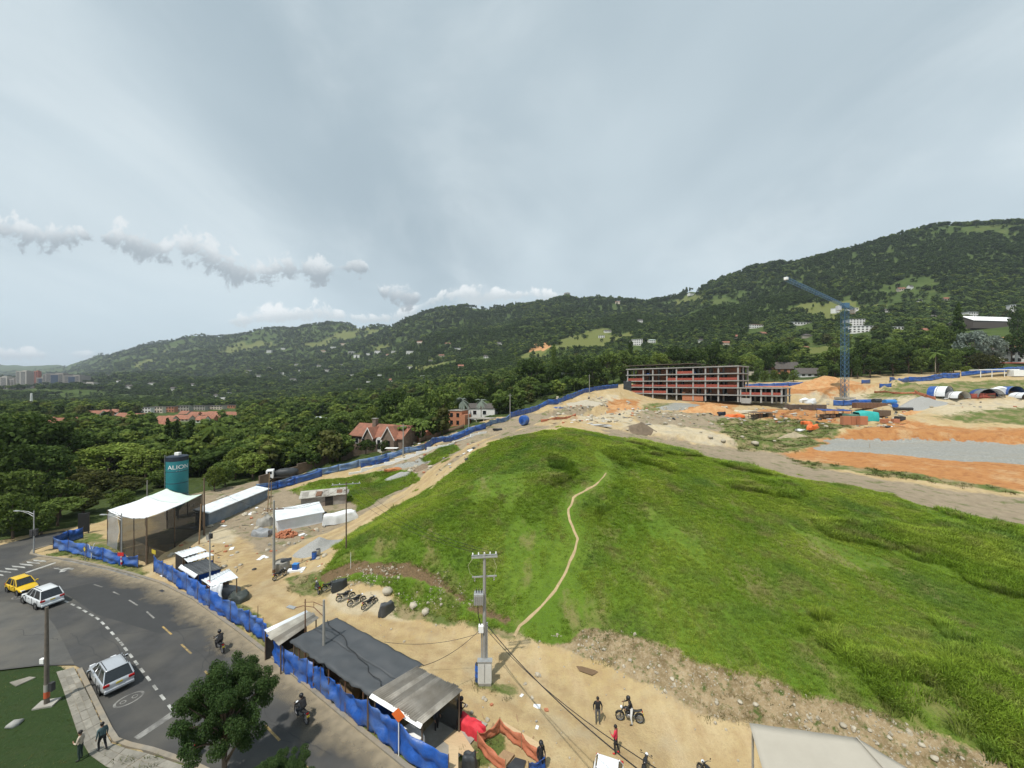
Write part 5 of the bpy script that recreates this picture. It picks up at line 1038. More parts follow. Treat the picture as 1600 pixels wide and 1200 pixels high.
# long white-roofed shed running back along the yard
def gable(label, A, B, wid, h, rise, wm, rm, name, cat='shed', wins=(), z=None, parts=None, over=.3, ridge_cut=0, roofname='roof'):
    """simple building: base line A-B (front, xy), depth wid to the left of A->B, wall height h, ridge rise"""
    A, B = Vector((A[0], A[1])), Vector((B[0], B[1])); t = (B-A).normalized(); n = Vector((-t.y, t.x)); L = (B-A).length; g = min(gh(*A), gh(*B), gh(*(A+n*wid)), gh(*(B+n*wid))) if z is None else z
    root = tag(empty(name, (A.x, A.y, g), math.atan2(t.y, t.x)), label, cat)
    MB().box((L/2, wid/2, h/2-.4), (L, wid, h+.8)).build('wall', wm, root)
    if rise > 0:
        mb = MB(); o = over
        for s in (-1, 1):
            y0 = -o if s < 0 else wid+o; z0 = h-rise*o/(wid/2); vs = [(-o, y0, z0), (L+o, y0, z0), (L+o-ridge_cut, wid/2, h+rise), (-o+ridge_cut, wid/2, h+rise)]; mb.add([(x, y, zz+.03) for x, y, zz in vs]+[(x, y, zz+.17) for x, y, zz in vs], [(0, 1, 2, 3), (7, 6, 5, 4), (0, 4, 5, 1), (1, 5, 6, 2), (2, 6, 7, 3), (3, 7, 4, 0)])
        if ridge_cut:
            for e in (0, 1):
                xo = -o if e == 0 else L+o; xr = -o+ridge_cut if e == 0 else L+o-ridge_cut; z0 = h-rise*o/(wid/2); vs = [(xo, -o, z0), (xo, wid+o, z0), (xr, wid/2, h+rise)]; mb.add([(x, y, zz+.035) for x, y, zz in vs]+[(x, y, zz+.165) for x, y, zz in vs], [(0, 1, 2), (5, 4, 3), (0, 1, 4, 3), (1, 2, 5, 4), (2, 0, 3, 5)])
        mb.build(roofname, rm, root)
        if not ridge_cut:
            gb = MB()
            for x in (.02, L-.02): gb.extr([(0, .02, h), (0, wid-.02, h), (0, wid/2, h+rise-.02)], (x-.02, 0, 0), (x+.02, 0, 0))
            gb.build('gable', wm, root)
    else:
        sl = -rise; mb = MB(); o = over; vs = [(-o, -o, h-sl*.0), (L+o, -o, h), (L+o, wid+o, h+sl), (-o, wid+o, h+sl)]; mb.add([(x, y, zz+.02) for x, y, zz in vs]+[(x, y, zz+.14) for x, y, zz in vs], [(0, 1, 2, 3), (7, 6, 5, 4), (0, 4, 5, 1), (1, 5, 6, 2), (2, 6, 7, 3), (3, 7, 4, 0)]); mb.build(roofname, rm, root)
    for (x, zc, w, hh, kind) in wins:
        wd = MB().box((x, -.03, zc), (w, .06, hh)).build('door' if kind == 'd' else 'window', M_DARK if kind != 'w' else M_GLASS, root)
        if kind == 'w':
            fr = MB(); fr.box((x, -.05, zc+hh/2+.04), (w+.16, .08, .08)); fr.box((x, -.05, zc-hh/2-.04), (w+.16, .08, .08)); fr.box((x-w/2-.04, -.05, zc), (.08, .08, hh)); fr.box((x+w/2+.04, -.05, zc), (.08, .08, hh)); fr.build('frame', M_WHITE, wd)
    return root
_a, _b = at(326, 800, 62), at(418, 772, 76)
gable('long narrow shed with white sloping roof running back beside the yard', (_a.x, _a.y), (_b.x, _b.y), 2.2, 2.1, -.5, mat('blue_grey_wall', (.16, .20, .25), .8, .3, 1, stain=(.3, .3, .28), stain_amt=.5), M_ZINC, 'long_shed', z=.1)
_a, _b = wc(434, 831, .1), wc(504, 815, .3)
_r = gable('white sheeted shed with sloping white roof in the middle of the yard', (_a.x, _a.y), (_b.x, _b.y), 3.6, 1.7, -.7, M_WHITET, M_ZINC, 'sheeted_shed', z=.1, over=.25)
_a, _b = wc(470, 797, .3), wc(540, 784, .9)
_r = gable('old plastered hut with broken fibre cement roof behind the sheeted shed', (_a.x, _a.y), (_b.x, _b.y), 3.0, 1.9, -.45, mat('old_plaster', (.36, .33, .30), .95, .25, 1, .2, stain=(.22, .16, .13), stain_amt=.8), M_FIBL, 'old_hut', z=.4, wins=[(4.6, .95, 1.3, 1.7, 'd')], over=.3)
for k in range(7): MB().box((.6+k*1.15, 1.2+.5*math.sin(k*2), 2.25+.08*math.sin(k)), (1.0, 2.2+.6*math.sin(k*3), .06), M=Euler((.15, 0, .1*math.sin(k*5))).to_matrix()).build('loose_roof_sheet', [M_FIB, M_FIBL, M_RUST][k % 3], _r)
# white tarpaulin draped over stacked material beside the sheeted shed
lump('white plastic tarpaulin draped over stacked material beside the yard track', wc(530, 812, .6), (3.0, 1.2, 1.5), M_WHITET, 'white_cover', 'tarp', 12, rz=.5, fold=.3, n=30, k=14)
lump('grey rubbish bags and sheeting heaped at the corner of the sheeted shed', wc(410, 836, .1), (1.5, 1.0, .8), mat('grey_plastic', (.25, .26, .27), .5, .3, 2, .3, 8), 'rubbish_heap', 'rubbish', 15, fold=.6, n=26, k=12)
lump('torn grey sheeting against the end wall of the sheeted shed', wc(413, 822, .1), (1.2, .8, 1.3), mat('dull_sheeting', (.30, .29, .26), .7, .3, 2, .3, 8), 'torn_sheeting', 'sheeting', 16, rz=.6, fold=.6)
# ------------------------------------------------------------------ heaps, barrels and loose things in the yard
heap('grey gravel heap at the foot of the grass hill beside the track', hit(498, 858), (3.4, 2.0), 1.7, M_GRAV, 'gravel_heap', seed=3, rot=.7)
heap('small brown soil heap beside the netting fence', hit(660, 732), (2.6, 1.4), 1.1, mat('brown_soil', (.2, .15, .1), .95, .3, 3, .5), 'soil_heap', seed=5)
heap('pale gravel heap on the grass below the netting fence', hit(628, 742), (4.0, 1.6), .7, M_GRAV, 'gravel_heap', seed=6, rot=.4)
def bricks_pile(label, c, n, seed, m, name='brick_pile', s=1.0, group=None):
    rg = random.Random(seed); z = gh(c[0], c[1]); root = tag(empty(name, (c[0], c[1], z)), label, 'bricks', group)
    me = MB().box((0, 0, 0), (.4*s, .2*s, .2*s)).mesh('brick', m)
    for i in range(n):
        r = .95*s*math.sqrt(rg.random())*1.3; a = rg.uniform(0, 6.28); hh = max(.1, (1.15*s-r)*.75)*rg.random()+.08
        obj('brick', me, root, (r*math.cos(a), r*math.sin(a)*.7, hh), (rg.uniform(-.4, .4), rg.uniform(-.4, .4), rg.uniform(0, 3)))
bricks_pile('loose heap of orange hollow bricks in front of the sheeted shed', wc(447, 836, .1), 110, 3, M_BRICK, s=1.25)
def barrel(label, c, m, h=.9, r=.29, group=None):
    root = tag(empty('barrel', (c[0], c[1], gh(c[0], c[1]))), label, 'barrel', group); MB().lathe([(r*.95, 0), (r, .04), (r, h*.33), (r+.02, h*.35), (r, h*.37), (r, h*.66), (r+.02, h*.68), (r, h*.7), (r, h-.03), (r*.96, h)], 18).build('drum', m, root, .7); MB().lathe([(r*.9, h-.01), (r*.9, h+.015), (.05, h+.02)], 18).build('lid', M_DKMET, root)
M_BLUEP2 = mat('blue_plastic', (.02, .09, .34), .4, .15, 3)
barrel('blue plastic barrel at the edge of the yard below the gravel heap', wc(491, 877, .15), M_BLUEP2); barrel('pale barrel standing right beside the blue one below the gravel heap', wc(497, 872, .2), M_CONC)
barrel('blue barrel behind the white meter cabinet on the transformer pole', wc(749, 1063, 0), M_BLUEP2, 1.3, .34)
def tank():
    c = wc(440, 890, .1); root = tag(empty('concrete_tank', (c.x, c.y, c.z)), 'grey concrete water tank with steel lid beside the yard lamp pole', 'tank'); MB().lathe([(.85, -.05), (.9, .05), (.9, 1.05), (.8, 1.1), (.8, .9), (.0, .9)], 20).build('basin', M_CONC, root, .7); MB().box((.5, .1, 1.15), (1.2, .9, .05), rz=.5).build('lid', M_DKMET, root)
tank()
def blue_box():
    c = wc(462, 893, .1); root = tag(empty('blue_crate', (c.x, c.y, c.z)), 'bright blue plastic crate on a white slab beside the water tank', 'crate'); mb = MB(); mb.box((0, 0, .32), (.62, .5, .04)); 
    for x, y, w, d in ((-.3, 0, .04, .5), (.3, 0, .04, .5), (0, -.24, .62, .04), (0, .24, .62, .04)): mb.box((x, y, .62), (w, d, .62))
    mb.build('box', M_BLUEP2, root, bevel=.015); MB().box((0, 0, .955), (.68, .56, .05)).build('lid', mat('blue_lid', (.04, .20, .5), .4, .1, 3), root, bevel=.015)
    s = MB().box((0, 0, 0), (1.9, .8, .28), rz=.25).build('white_slab', M_WHITE, None, bevel=.03); s.location = (c.x+.1, c.y, c.z+.17); tag(s, 'white polystyrene slab on the ground under the blue crate', 'slab')
blue_box()
def rock(label, c, r, seed, group=None, m=None):
    mb = MB(); mb.blob((0, 0, r*.45), (r*1.2, r, r*.75), 9, 6, .22, seed); o = mb.build('rock', m or M_ROCK, None, 1.0); o.location = (c[0], c[1], gh(c[0], c[1])-.05); o.rotation_euler = (0, 0, seed); return tag(o, label, 'rock', group)
rock('large pale boulder at the foot of the grass slope beside the parked motorcycles', hit(605, 926), .5, 2); rock('pale boulder on the grass foot right of the parked motorcycles', hit(645, 948), .4, 5)
rock('low rock half buried in grass above the dirt road bend', hit(665, 958), .4, 8); rock('white limewashed stone on the dark lawn', hit(23, 1133), .3, 4, m=mat('white_stone', (.30, .30, .28), .9, .2, 3, .3))
board('old concrete slab set in the dark lawn left of the brown pole', [(15, 1066), (46, 1057), (56, 1058), (25, 1072)], .16, M_SLAB, 'concrete_slab', 'slab', .12)
# stones on the bank: the largest as rocks of their own, the small ones as stuff
rg = random.Random(9); k = 0
BANK = [(905, 1010), (935, 1025), (975, 1040), (1010, 1052), (1045, 1062), (1080, 1078), (1120, 1090), (1150, 1100), (1190, 1105), (1230, 1118), (1270, 1128), (1310, 1140), (1350, 1150), (1390, 1162), (1430, 1172), (1470, 1184), (1510, 1194)]
BO = ['first', 'second', 'third', 'fourth', 'fifth', 'sixth', 'seventh', 'eighth', 'ninth', 'tenth', 'eleventh', 'twelfth', 'thirteenth', 'fourteenth', 'fifteenth', 'sixteenth', 'seventeenth']
for i, (u, v) in enumerate(BANK): p = hit(u+rg.uniform(-12, 12), v+rg.uniform(-10, 10)); rock(BO[i]+' large pale stone from the left on the rubble bank below the grass', p, rg.uniform(.09, .19), 20+i, 'stones on the rubble bank')
def rubble():
    r2 = np.random.RandomState(4); n = 26000; x = r2.uniform(-20, 45, n); y = r2.uniform(15, 46, n); k = ((gmask('scrub', x, y) > .5) & (fbm(x, y, 1.6, 3) > -.05)) | ((r2.rand(n) < .015) & (gmask('grass', x, y) < .5) & (pdist(x, y, ROADP+ROADP[:1]) > 1.5) & (x > -25) & ~inpoly(x, y, ROADP)); x, y = x[k], y[k]; s = r2.lognormal(-2.75, .45, len(x))
    ms = [MB().blob((0, 0, .3), (1.1, .9, .7), 6, 4, .25, i).mesh('stone', M_ROCK) for i in range(4)]
    scatter('rubble_stones', np.stack([x, y, zlook(x, y)], 1), r2.randint(0, 4, len(x)), r2.uniform(0, 3, (len(x), 3)), np.stack([s, s, s], 1), ms, 'small pale stones scattered over the bank and dirt road')
rubble()
struct(flat('puddle', [(p.x, p.y) for p in [wc(900, 1042, .02), wc(915, 1040, .02), (wc(935, 1052, .02)), wc(925, 1057, .02), wc(905, 1050, .02)]], .12, mat('puddle_water', (.16, .10, .05), .08, .1, 2)))
# footpath worn through the grass
def trail():
    mb = MB(); P = densify(TRAIL, .6); vs = []
    for i, p in enumerate(P):
        t = (Vector(P[min(i+1, len(P)-1)])-Vector(P[max(i-1, 0)])).normalized(); n = Vector((-t.y, t.x)); w = .15*(1+.6*wob(i*.4))*min(1, .4+i*.1)
        for s in (-1, -.4, .4, 1): q = Vector(p)+n*w*s+n*.28*wob(i*.35, 4); z = float(zlook(np.array([q.x]), np.array([q.y]))[0]); vs.append((q.x, q.y, z+(.05 if abs(s) < .5 else .0)))
    mb.add(vs, [(4*i+k, 4*i+k+1, 4*i+5+k, 4*i+4+k) for i in range(len(P)-1) for k in range(3)]); o = mb.build('footpath', mat('path_dirt', (.38, .285, .16), .95, .25, 2, .4, 20), None, True); struct(o)
trail()
# ------------------------------------------------------------------ poles, lamps, signs
def base_at(u, v, z=0): return wc(u, v, z)
def arm_lamp(root, h, dx, dy, L, up=.5, m=M_STEEL, double=False, name='lamp_arm'):
    dirv = Vector((dx, dy, 0)).normalized(); pts = [Vector((0, 0, h-.25)), dirv*L*.35+Vector((0, 0, h-.25+up*.8)), dirv*L*.7+Vector((0, 0, h-.25+up)), dirv*L+Vector((0, 0, h-.25+up*.85))]
    MB().tube(pts, .035, 6).build(name, m, root)
    if double: MB().tube([p-Vector((0, 0, .35*(1-i/3))) for i, p in enumerate(pts)], .025, 6).build('arm_brace', m, root)
    e = pts[-1]; MB().box(e+dirv*.3, (.75, .28, .1), rz=math.atan2(dirv.y, dirv.x)).build('lamp_head', M_STEEL, root, bevel=.03)
c = base_at(73, 1103); r = pole('brown utility pole with orange and white band on the dark lawn corner', c, 7.0, .15, mat('brown_pole', (.13, .11, .09), .9, .25, 3, .2)); MB().cyl((0, 0, .55), (0, 0, 1.0), .158, .157, 12).build('orange_band', mat('orange_band', (.5, .10, .04), .6, .15), r); MB().cyl((0, 0, 1.0), (0, 0, 1.5), .156, .154, 12).build('white_band', M_CONC, r); MB().box((.3, .05, 1.3), (.28, .25, .6)).build('meter_box', M_DKMET, r, bevel=.02); MB().box((-.22, -.05, 3.2), (.3, .2, .35)).build('junction_box', M_WHITE, r, bevel=.02)
MB().box((0, 0, .06), (1.1, .8, .18), rz=.3).build('footing', M_CONC, r)
c = base_at(190, 886); r = pole('tall galvanised street lamp with red plate beside the short blue fence', c, 6.7, .09, M_STEEL, 'street_lamp', 'lamp'); arm_lamp(r, 6.4, -1, .1, 2.3, .35, double=True); MB().box((0, -.12, 1.6), (.75, .03, .45)).build('red_plate', M_REDS, r, bevel=.01)
for k in range(4): MB().cyl((0, 0, .3+.3*k), (0, 0, .6+.3*k), .096, n=12).build('stripe_band', [M_REDS, M_WHITE][k % 2], r)
c = base_at(53, 866); r = pole('street lamp with dark signal box at the far street corner', c, 5.9, .09, M_STEEL, 'street_lamp', 'lamp'); arm_lamp(r, 5.7, -1, .15, 2.6, .35, double=True); MB().box((-.25, 0, 2.9), (.45, .3, .9)).build('signal_box', M_DKMET, r, bevel=.03); MB().box((.28, 0, 3.0), (.4, .3, .9)).build('signal_box', M_DKMET, r, bevel=.03)
c = base_at(319, 838); r = pole('dark wooden pole at the back corner of the white tent', c, 8.7, .13, M_WOODD); c = base_at(311, 852); pole('leaning grey wooden pole in front of the tent netting', c, 5.8, .10, M_WOOD, 'timber_pole').rotation_euler = (0, .05, 0)
# speed-limit pole
c = base_at(328, 940); r = pole('slim lamp pole with loudspeaker and round white speed limit 30 sign', c, 7.3, .085, M_STEEL, 'sign_pole', 'pole'); sg = MB().extr([(.36*math.cos(t*math.pi/14), 0, 1.9+.36*math.sin(t*math.pi/14)) for t in range(28)], (0, -.11, 0), (0, -.125, 0)).build('speed_sign', M_REDS, r); MB().extr([(.30*math.cos(t*math.pi/14), 0, 1.9+.30*math.sin(t*math.pi/14)) for t in range(28)], (0, -.1255, 0), (0, -.132, 0)).build('face', M_WHITE, sg); obj('number', text_mesh('30', .42, M_BLACK), sg, (0, -.137, 1.9), (R(90), 0, 0))
r.rotation_euler = (0, 0, math.atan2(c.x, -c.y)*.6 if False else R(-25)); MB().lathe([(.32, 0), (.24, .08), (.10, .3), (.08, .42)], 16, (-.25, -.1, 6.7), Euler((R(90), 0, 0)).to_matrix() @ Matrix.Rotation(math.pi, 3, 'X')).build('loudspeaker', M_CONC, r, .8); MB().box((.15, 0, 6.9), (.3, .25, .5)).build('camera_box', M_DKMET, r)
c = base_at(428, 899); r = pole('grey concrete power pole with crossarm at the bend of the yard track', c, 9.0, .17); crossarm(r, 7.9, 2.2, .25, M_RUST, 4); MB().cyl((0, 0, .35), (0, 0, .75), .178, n=12).build('rust_band', M_RUST, r); MB().cyl((0, 0, 0), (0, 0, .35), .18, n=12).build('base_sleeve', M_CONC, r)
P6 = Vector(r.location)+Vector((0, 0, 7.95))
c = hit(541, 858); r = pole('tall thin power pole with long crossarm on the left flank of the grass hill', c, 8.6, .10, M_WOODD); crossarm(r, 8.3, 3.4, .3, M_STEEL, 5); P7 = Vector(r.location)+Vector((0, 0, 8.4))
c = base_at(418, 803, .2); pole('pair of leaning timber poles in the yard, left one', c, 7.2, .09, M_WOOD, 'timber_pole').rotation_euler = (0, .05, 0); c = base_at(423, 801, .2); pole('pair of leaning timber poles in the yard, right one', c, 5.5, .08, M_WOOD, 'timber_pole').rotation_euler = (.03, .04, 0)
c = wc(470, 990, 2.5); pole('rusty steel pipe post rising through the upper stall roof', (c.x+.2, c.y+.3), 5.1, .07, M_RUST, 'pipe_post')
c = g0(506, 1066); r = pole('concrete street lamp pole with twin curved arm rising through the black roof', c, 6.3, .13, M_CONCP, 'street_lamp', 'lamp')
dv = Vector((-1, .35, 0)).normalized(); pt = [Vector((0, 0, 5.0)), dv*1.0+Vector((0, 0, 5.55)), dv*2.1+Vector((0, 0, 5.45)), dv*3.0+Vector((0, 0, 5.1))]; MB().tube(pt, .03, 6).build('lamp_arm', M_RUST, r); MB().tube([Vector((0, 0, 5.8)), dv*1.0+Vector((0, 0, 5.95)), dv*2.0+Vector((0, 0, 5.75))], .025, 6).build('arm_brace', M_RUST, r); MB().cyl(dv*1.0+Vector((0, 0, 5.5)), dv*1.0+Vector((0, 0, 5.98)), .02).build('arm_strut', M_RUST, r); MB().box(pt[-1]+dv*.3, (.8, .3, .1), rz=math.atan2(dv.y, dv.x)).build('lamp_head', M_STEEL, r, bevel=.03)
M_CREAMW = mat('cream_wire', (.5, .47, .3), .6, .1)
def transformer_pole():
    c = g0(757, 1064); r = pole('tall concrete pole carrying a transformer, crossarms and a white meter cabinet', c, 9.9, .17); rz = .12
    q = Matrix.Rotation(rz, 3, 'Z')
    for z, L, yy in ((9.75, 2.0, .12), (9.7, 2.0, -.12), (8.1, 1.9, .12)): MB().box(q @ Vector((0, yy, 0))+Vector((0, 0, z)), (L, .09, .1), rz=rz).build('crossarm', M_STEEL, r)
    for k in range(5): p = q @ Vector(((k-2)*.45, .12, 0)); MB().lathe([(.02, 0), (.06, .03), (.035, .08), (.06, .13), (.02, .2)], 8, (p.x, p.y, 9.8)).build('insulator', M_WHITE, r)
    for k in range(3): p = q @ Vector(((k-1)*.75, .12, 0)); MB().lathe([(.03, 0), (.06, .05), (.03, .12), (.06, .2), (.03, .3)], 8, (p.x, p.y, 7.75)).build('fuse_holder', M_CONC, r)
    t = MB().box((-.42, -.1, 6.55), (.75, .6, .85)).build('transformer', M_STEEL, r, bevel=.04)
    for k in range(5): MB().box((-.72+k*.15, -.42, 6.5), (.03, .1, .7)).build('cooling_fin', M_STEEL, t)
    for k in range(3): MB().cyl((-.62+k*.2, -.1, 6.95), (-.62+k*.2, -.1, 7.25), .04, n=8).build('bushing', M_DKMET, t)
    MB().box((-.25, -.1, 4.2), (.4, .35, .55)).build('junction_box', M_WHITE, r, bevel=.03); MB().tube([(.2, 0, 0), (.2, 0, 4.6)], .06, 8).build('conduit', M_STEEL, r); MB().tube([(-.22, 0, 1.4), (-.22, 0, 4.0)], .05, 8).build('conduit', M_STEEL, r)
    MB().tube([(-.5, -.1, 6.1), (-.48, -.12, 5.3), (-.3, -.1, 4.5)], .035, 6).build('cable', M_BLACK, r)
    MB().tube([(-.9, -.1, 9.6), (-1.25, -.2, 9.1), (-1.1, -.2, 8.5), (-.7, -.1, 8.1)], .012, 5).build('jumper_lead', M_CREAMW, r); MB().tube([(.7, -.1, 9.6), (.95, -.2, 9.0), (.75, -.1, 8.2)], .012, 5).build('jumper_lead', M_CREAMW, r)
    cb = MB().box((.05, -.32, 1.05), (1.05, .38, 1.6)).build('meter_cabinet', mat('cabinet_grey', (.55, .55, .52), .6, .1, 3), r, bevel=.03); MB().box((.05, -.53, 1.05), (.02, .02, 1.4)).build('door_gap', M_DKMET, cb); MB().box((.05, -.32, 1.9), (1.15, .48, .06)).build('cabinet_hood', M_STEEL, cb); MB().box((.05, -.3, .12), (1.0, .5, .3)).build('plinth', M_CONC, r)
    return Vector(r.location)
P10 = transformer_pole()
for lab, u, vb, vt in [('pale concrete pole on the hill track below the brick house', 630, 713, 662), ('pale concrete pole on the hill track beside the orange brick house', 732, 668, 636), ('concrete pole standing behind the blue hill fence in front of dark trees', 797, 655, 615), ('topmost concrete pole of the blue hill fence', 921, 615, 585)]:
    p = hit(u, vb); r = pole(lab, p, (vb-vt)/F*p.y, .17); MB().box((0, 0, (vb-vt)/F*p.y-.6), (1.4, .1, .1), rz=.5).build('crossarm', M_STEEL, r)
p = at(230, 772, 74); pole('distant power pole with crossarm behind the white tent', p, at(230, 750, 74).z-gh(p.x, p.y), .12)
p = hit(548, 888); pole('thin white marker post on the grass scar', p, 1.9, .03, M_WHITE, 'marker_post', 'post'); p = hit(1359, 700); pole('thin wooden stake on the gravel pad', p, 1.3, .05, M_WOOD, 'stake', 'stake')
p = hit(403, 972); pole('thin dark stake behind the blue street fence', p, 1.6, .04, M_WOODD, 'stake', 'stake')
c = g0(133, 878); sign_post('yellow diamond warning sign on a post before the short blue fence', c, 1.75, 'diamond', M_YEL, .42, R(-25), border=M_BLACK)
c = g0(241, 888); sign_post('yellow rectangular sign with illegible black marks beside the tent entrance', c, 2.0, 'rect', M_YEL, (.95, .5), R(-25))
c = g0(264, 902); sign_post('small yellow plate behind the start of the long blue fence', (c[0]+2.4, c[1]+1), 1.7, 'rect', M_YEL, (.7, .7), R(-10))
c = g0(623, 1184); sign_post('orange diamond roadworks sign on a white post at the blue fence', c, 2.6, 'diamond', M_ORSIGN, .45, R(-12), post=M_WHITE)
def ypost():
    c = g0(143, 874); r = tag(empty('forked_post', (c[0], c[1], gh(*c))), 'white forked wooden stake on the grass verge', 'post'); mb = MB(); mb.cyl((0, 0, -.1), (0, 0, .9), .05, n=6); mb.cyl((0, 0, .8), (-.35, 0, 1.9), .045, .035, n=6); mb.cyl((0, 0, .8), (.38, 0, 2.0), .045, .035, n=6); mb.build('fork', M_WHITE, r)
ypost()
w0 = P10+Vector((.2, 0, 4.4)); wire('upper black cable slung from the transformer pole across the dirt road', w0, at(1040, 1235, 15), .6, .03); wire('lower black cable slung from the transformer pole across the dirt road', P10+Vector((.2, 0, 4.0)), at(1075, 1230, 15.5), .8, .022)
wire('thin service wire from the transformer pole to the lower stall roof', P10+Vector((0, 0, 4.4)), wc(655, 1042, 3.1), .5, .018); wire('thin service wire from the transformer pole to the black roof', P10+Vector((0, 0, 3.9)), wc(600, 1003, 3.1), .5, .015)
for i in range(3): wire(['first', 'second', 'third'][i]+' power line strand from the yard pole to the hill flank pole', P6+Vector((-.8+.8*i, 0, .1)), P7+Vector((-1.2+1.2*i, 0, .1)), 1.0, .014)
for i in range(3): wire(['left', 'middle', 'right'][i]+' power line strand from the hill flank pole to the transformer pole', P7+Vector((-1.2+1.2*i, 0, .1)), P10+Vector((-.8+.8*i, .12, 10.0)), 1.2, .014)
wire('power line strand from the yard pole to the tent corner pole', P6, base_at(319, 838)+Vector((0, 0, 8.5)), .9, .015)
wire('tent stay wire from the tent corner pole toward the silo', base_at(319, 838)+Vector((0, 0, 8.0)), at(285, 770, 62), .3, .02)

# ------------------------------------------------------------------ vehicles
def paint(name, col, metal=.3): return mat(name, col, .28, .04, 2, metal=metal, spec=.6)
M_SILVER = paint('silver_paint', (.52, .54, .57), .5); M_WHT = paint('white_car_paint', (.66, .68, .69), .2); M_TAXI = paint('taxi_yellow_paint', (.62, .40, .01), .0); M_WHT2 = paint('bright_white_paint', (.78, .79, .80), .0)
def wheel(root, x, y, r, w=.2):
    s = 1 if y > 0 else -1; t = MB().lathe([(r*.62, -w/2), (r*.93, -w/2), (r, -w*.36), (r, w*.36), (r*.93, w/2), (r*.62, w/2)], 22, (x, y, r), Euler((R(90), 0, 0)).to_matrix()).build('wheel', M_TIRE, root, .6)
    MB().lathe([(.0, -w*.42), (r*.63, -w*.42), (r*.63, w*.42), (.0, w*.42)], 18, (x, y, r), Euler((R(90), 0, 0)).to_matrix()).build('rim', M_RIM, t, .6); sp = MB()
    for k in range(5): a = k*2*math.pi/5; sp.box((x+math.cos(a)*r*.33, y+s*w*.45, r+math.sin(a)*r*.33), (r*.5, .03, .06), M=Matrix.Rotation(-a, 3, 'Y'))
    sp.build('spokes', M_CHROME, t)
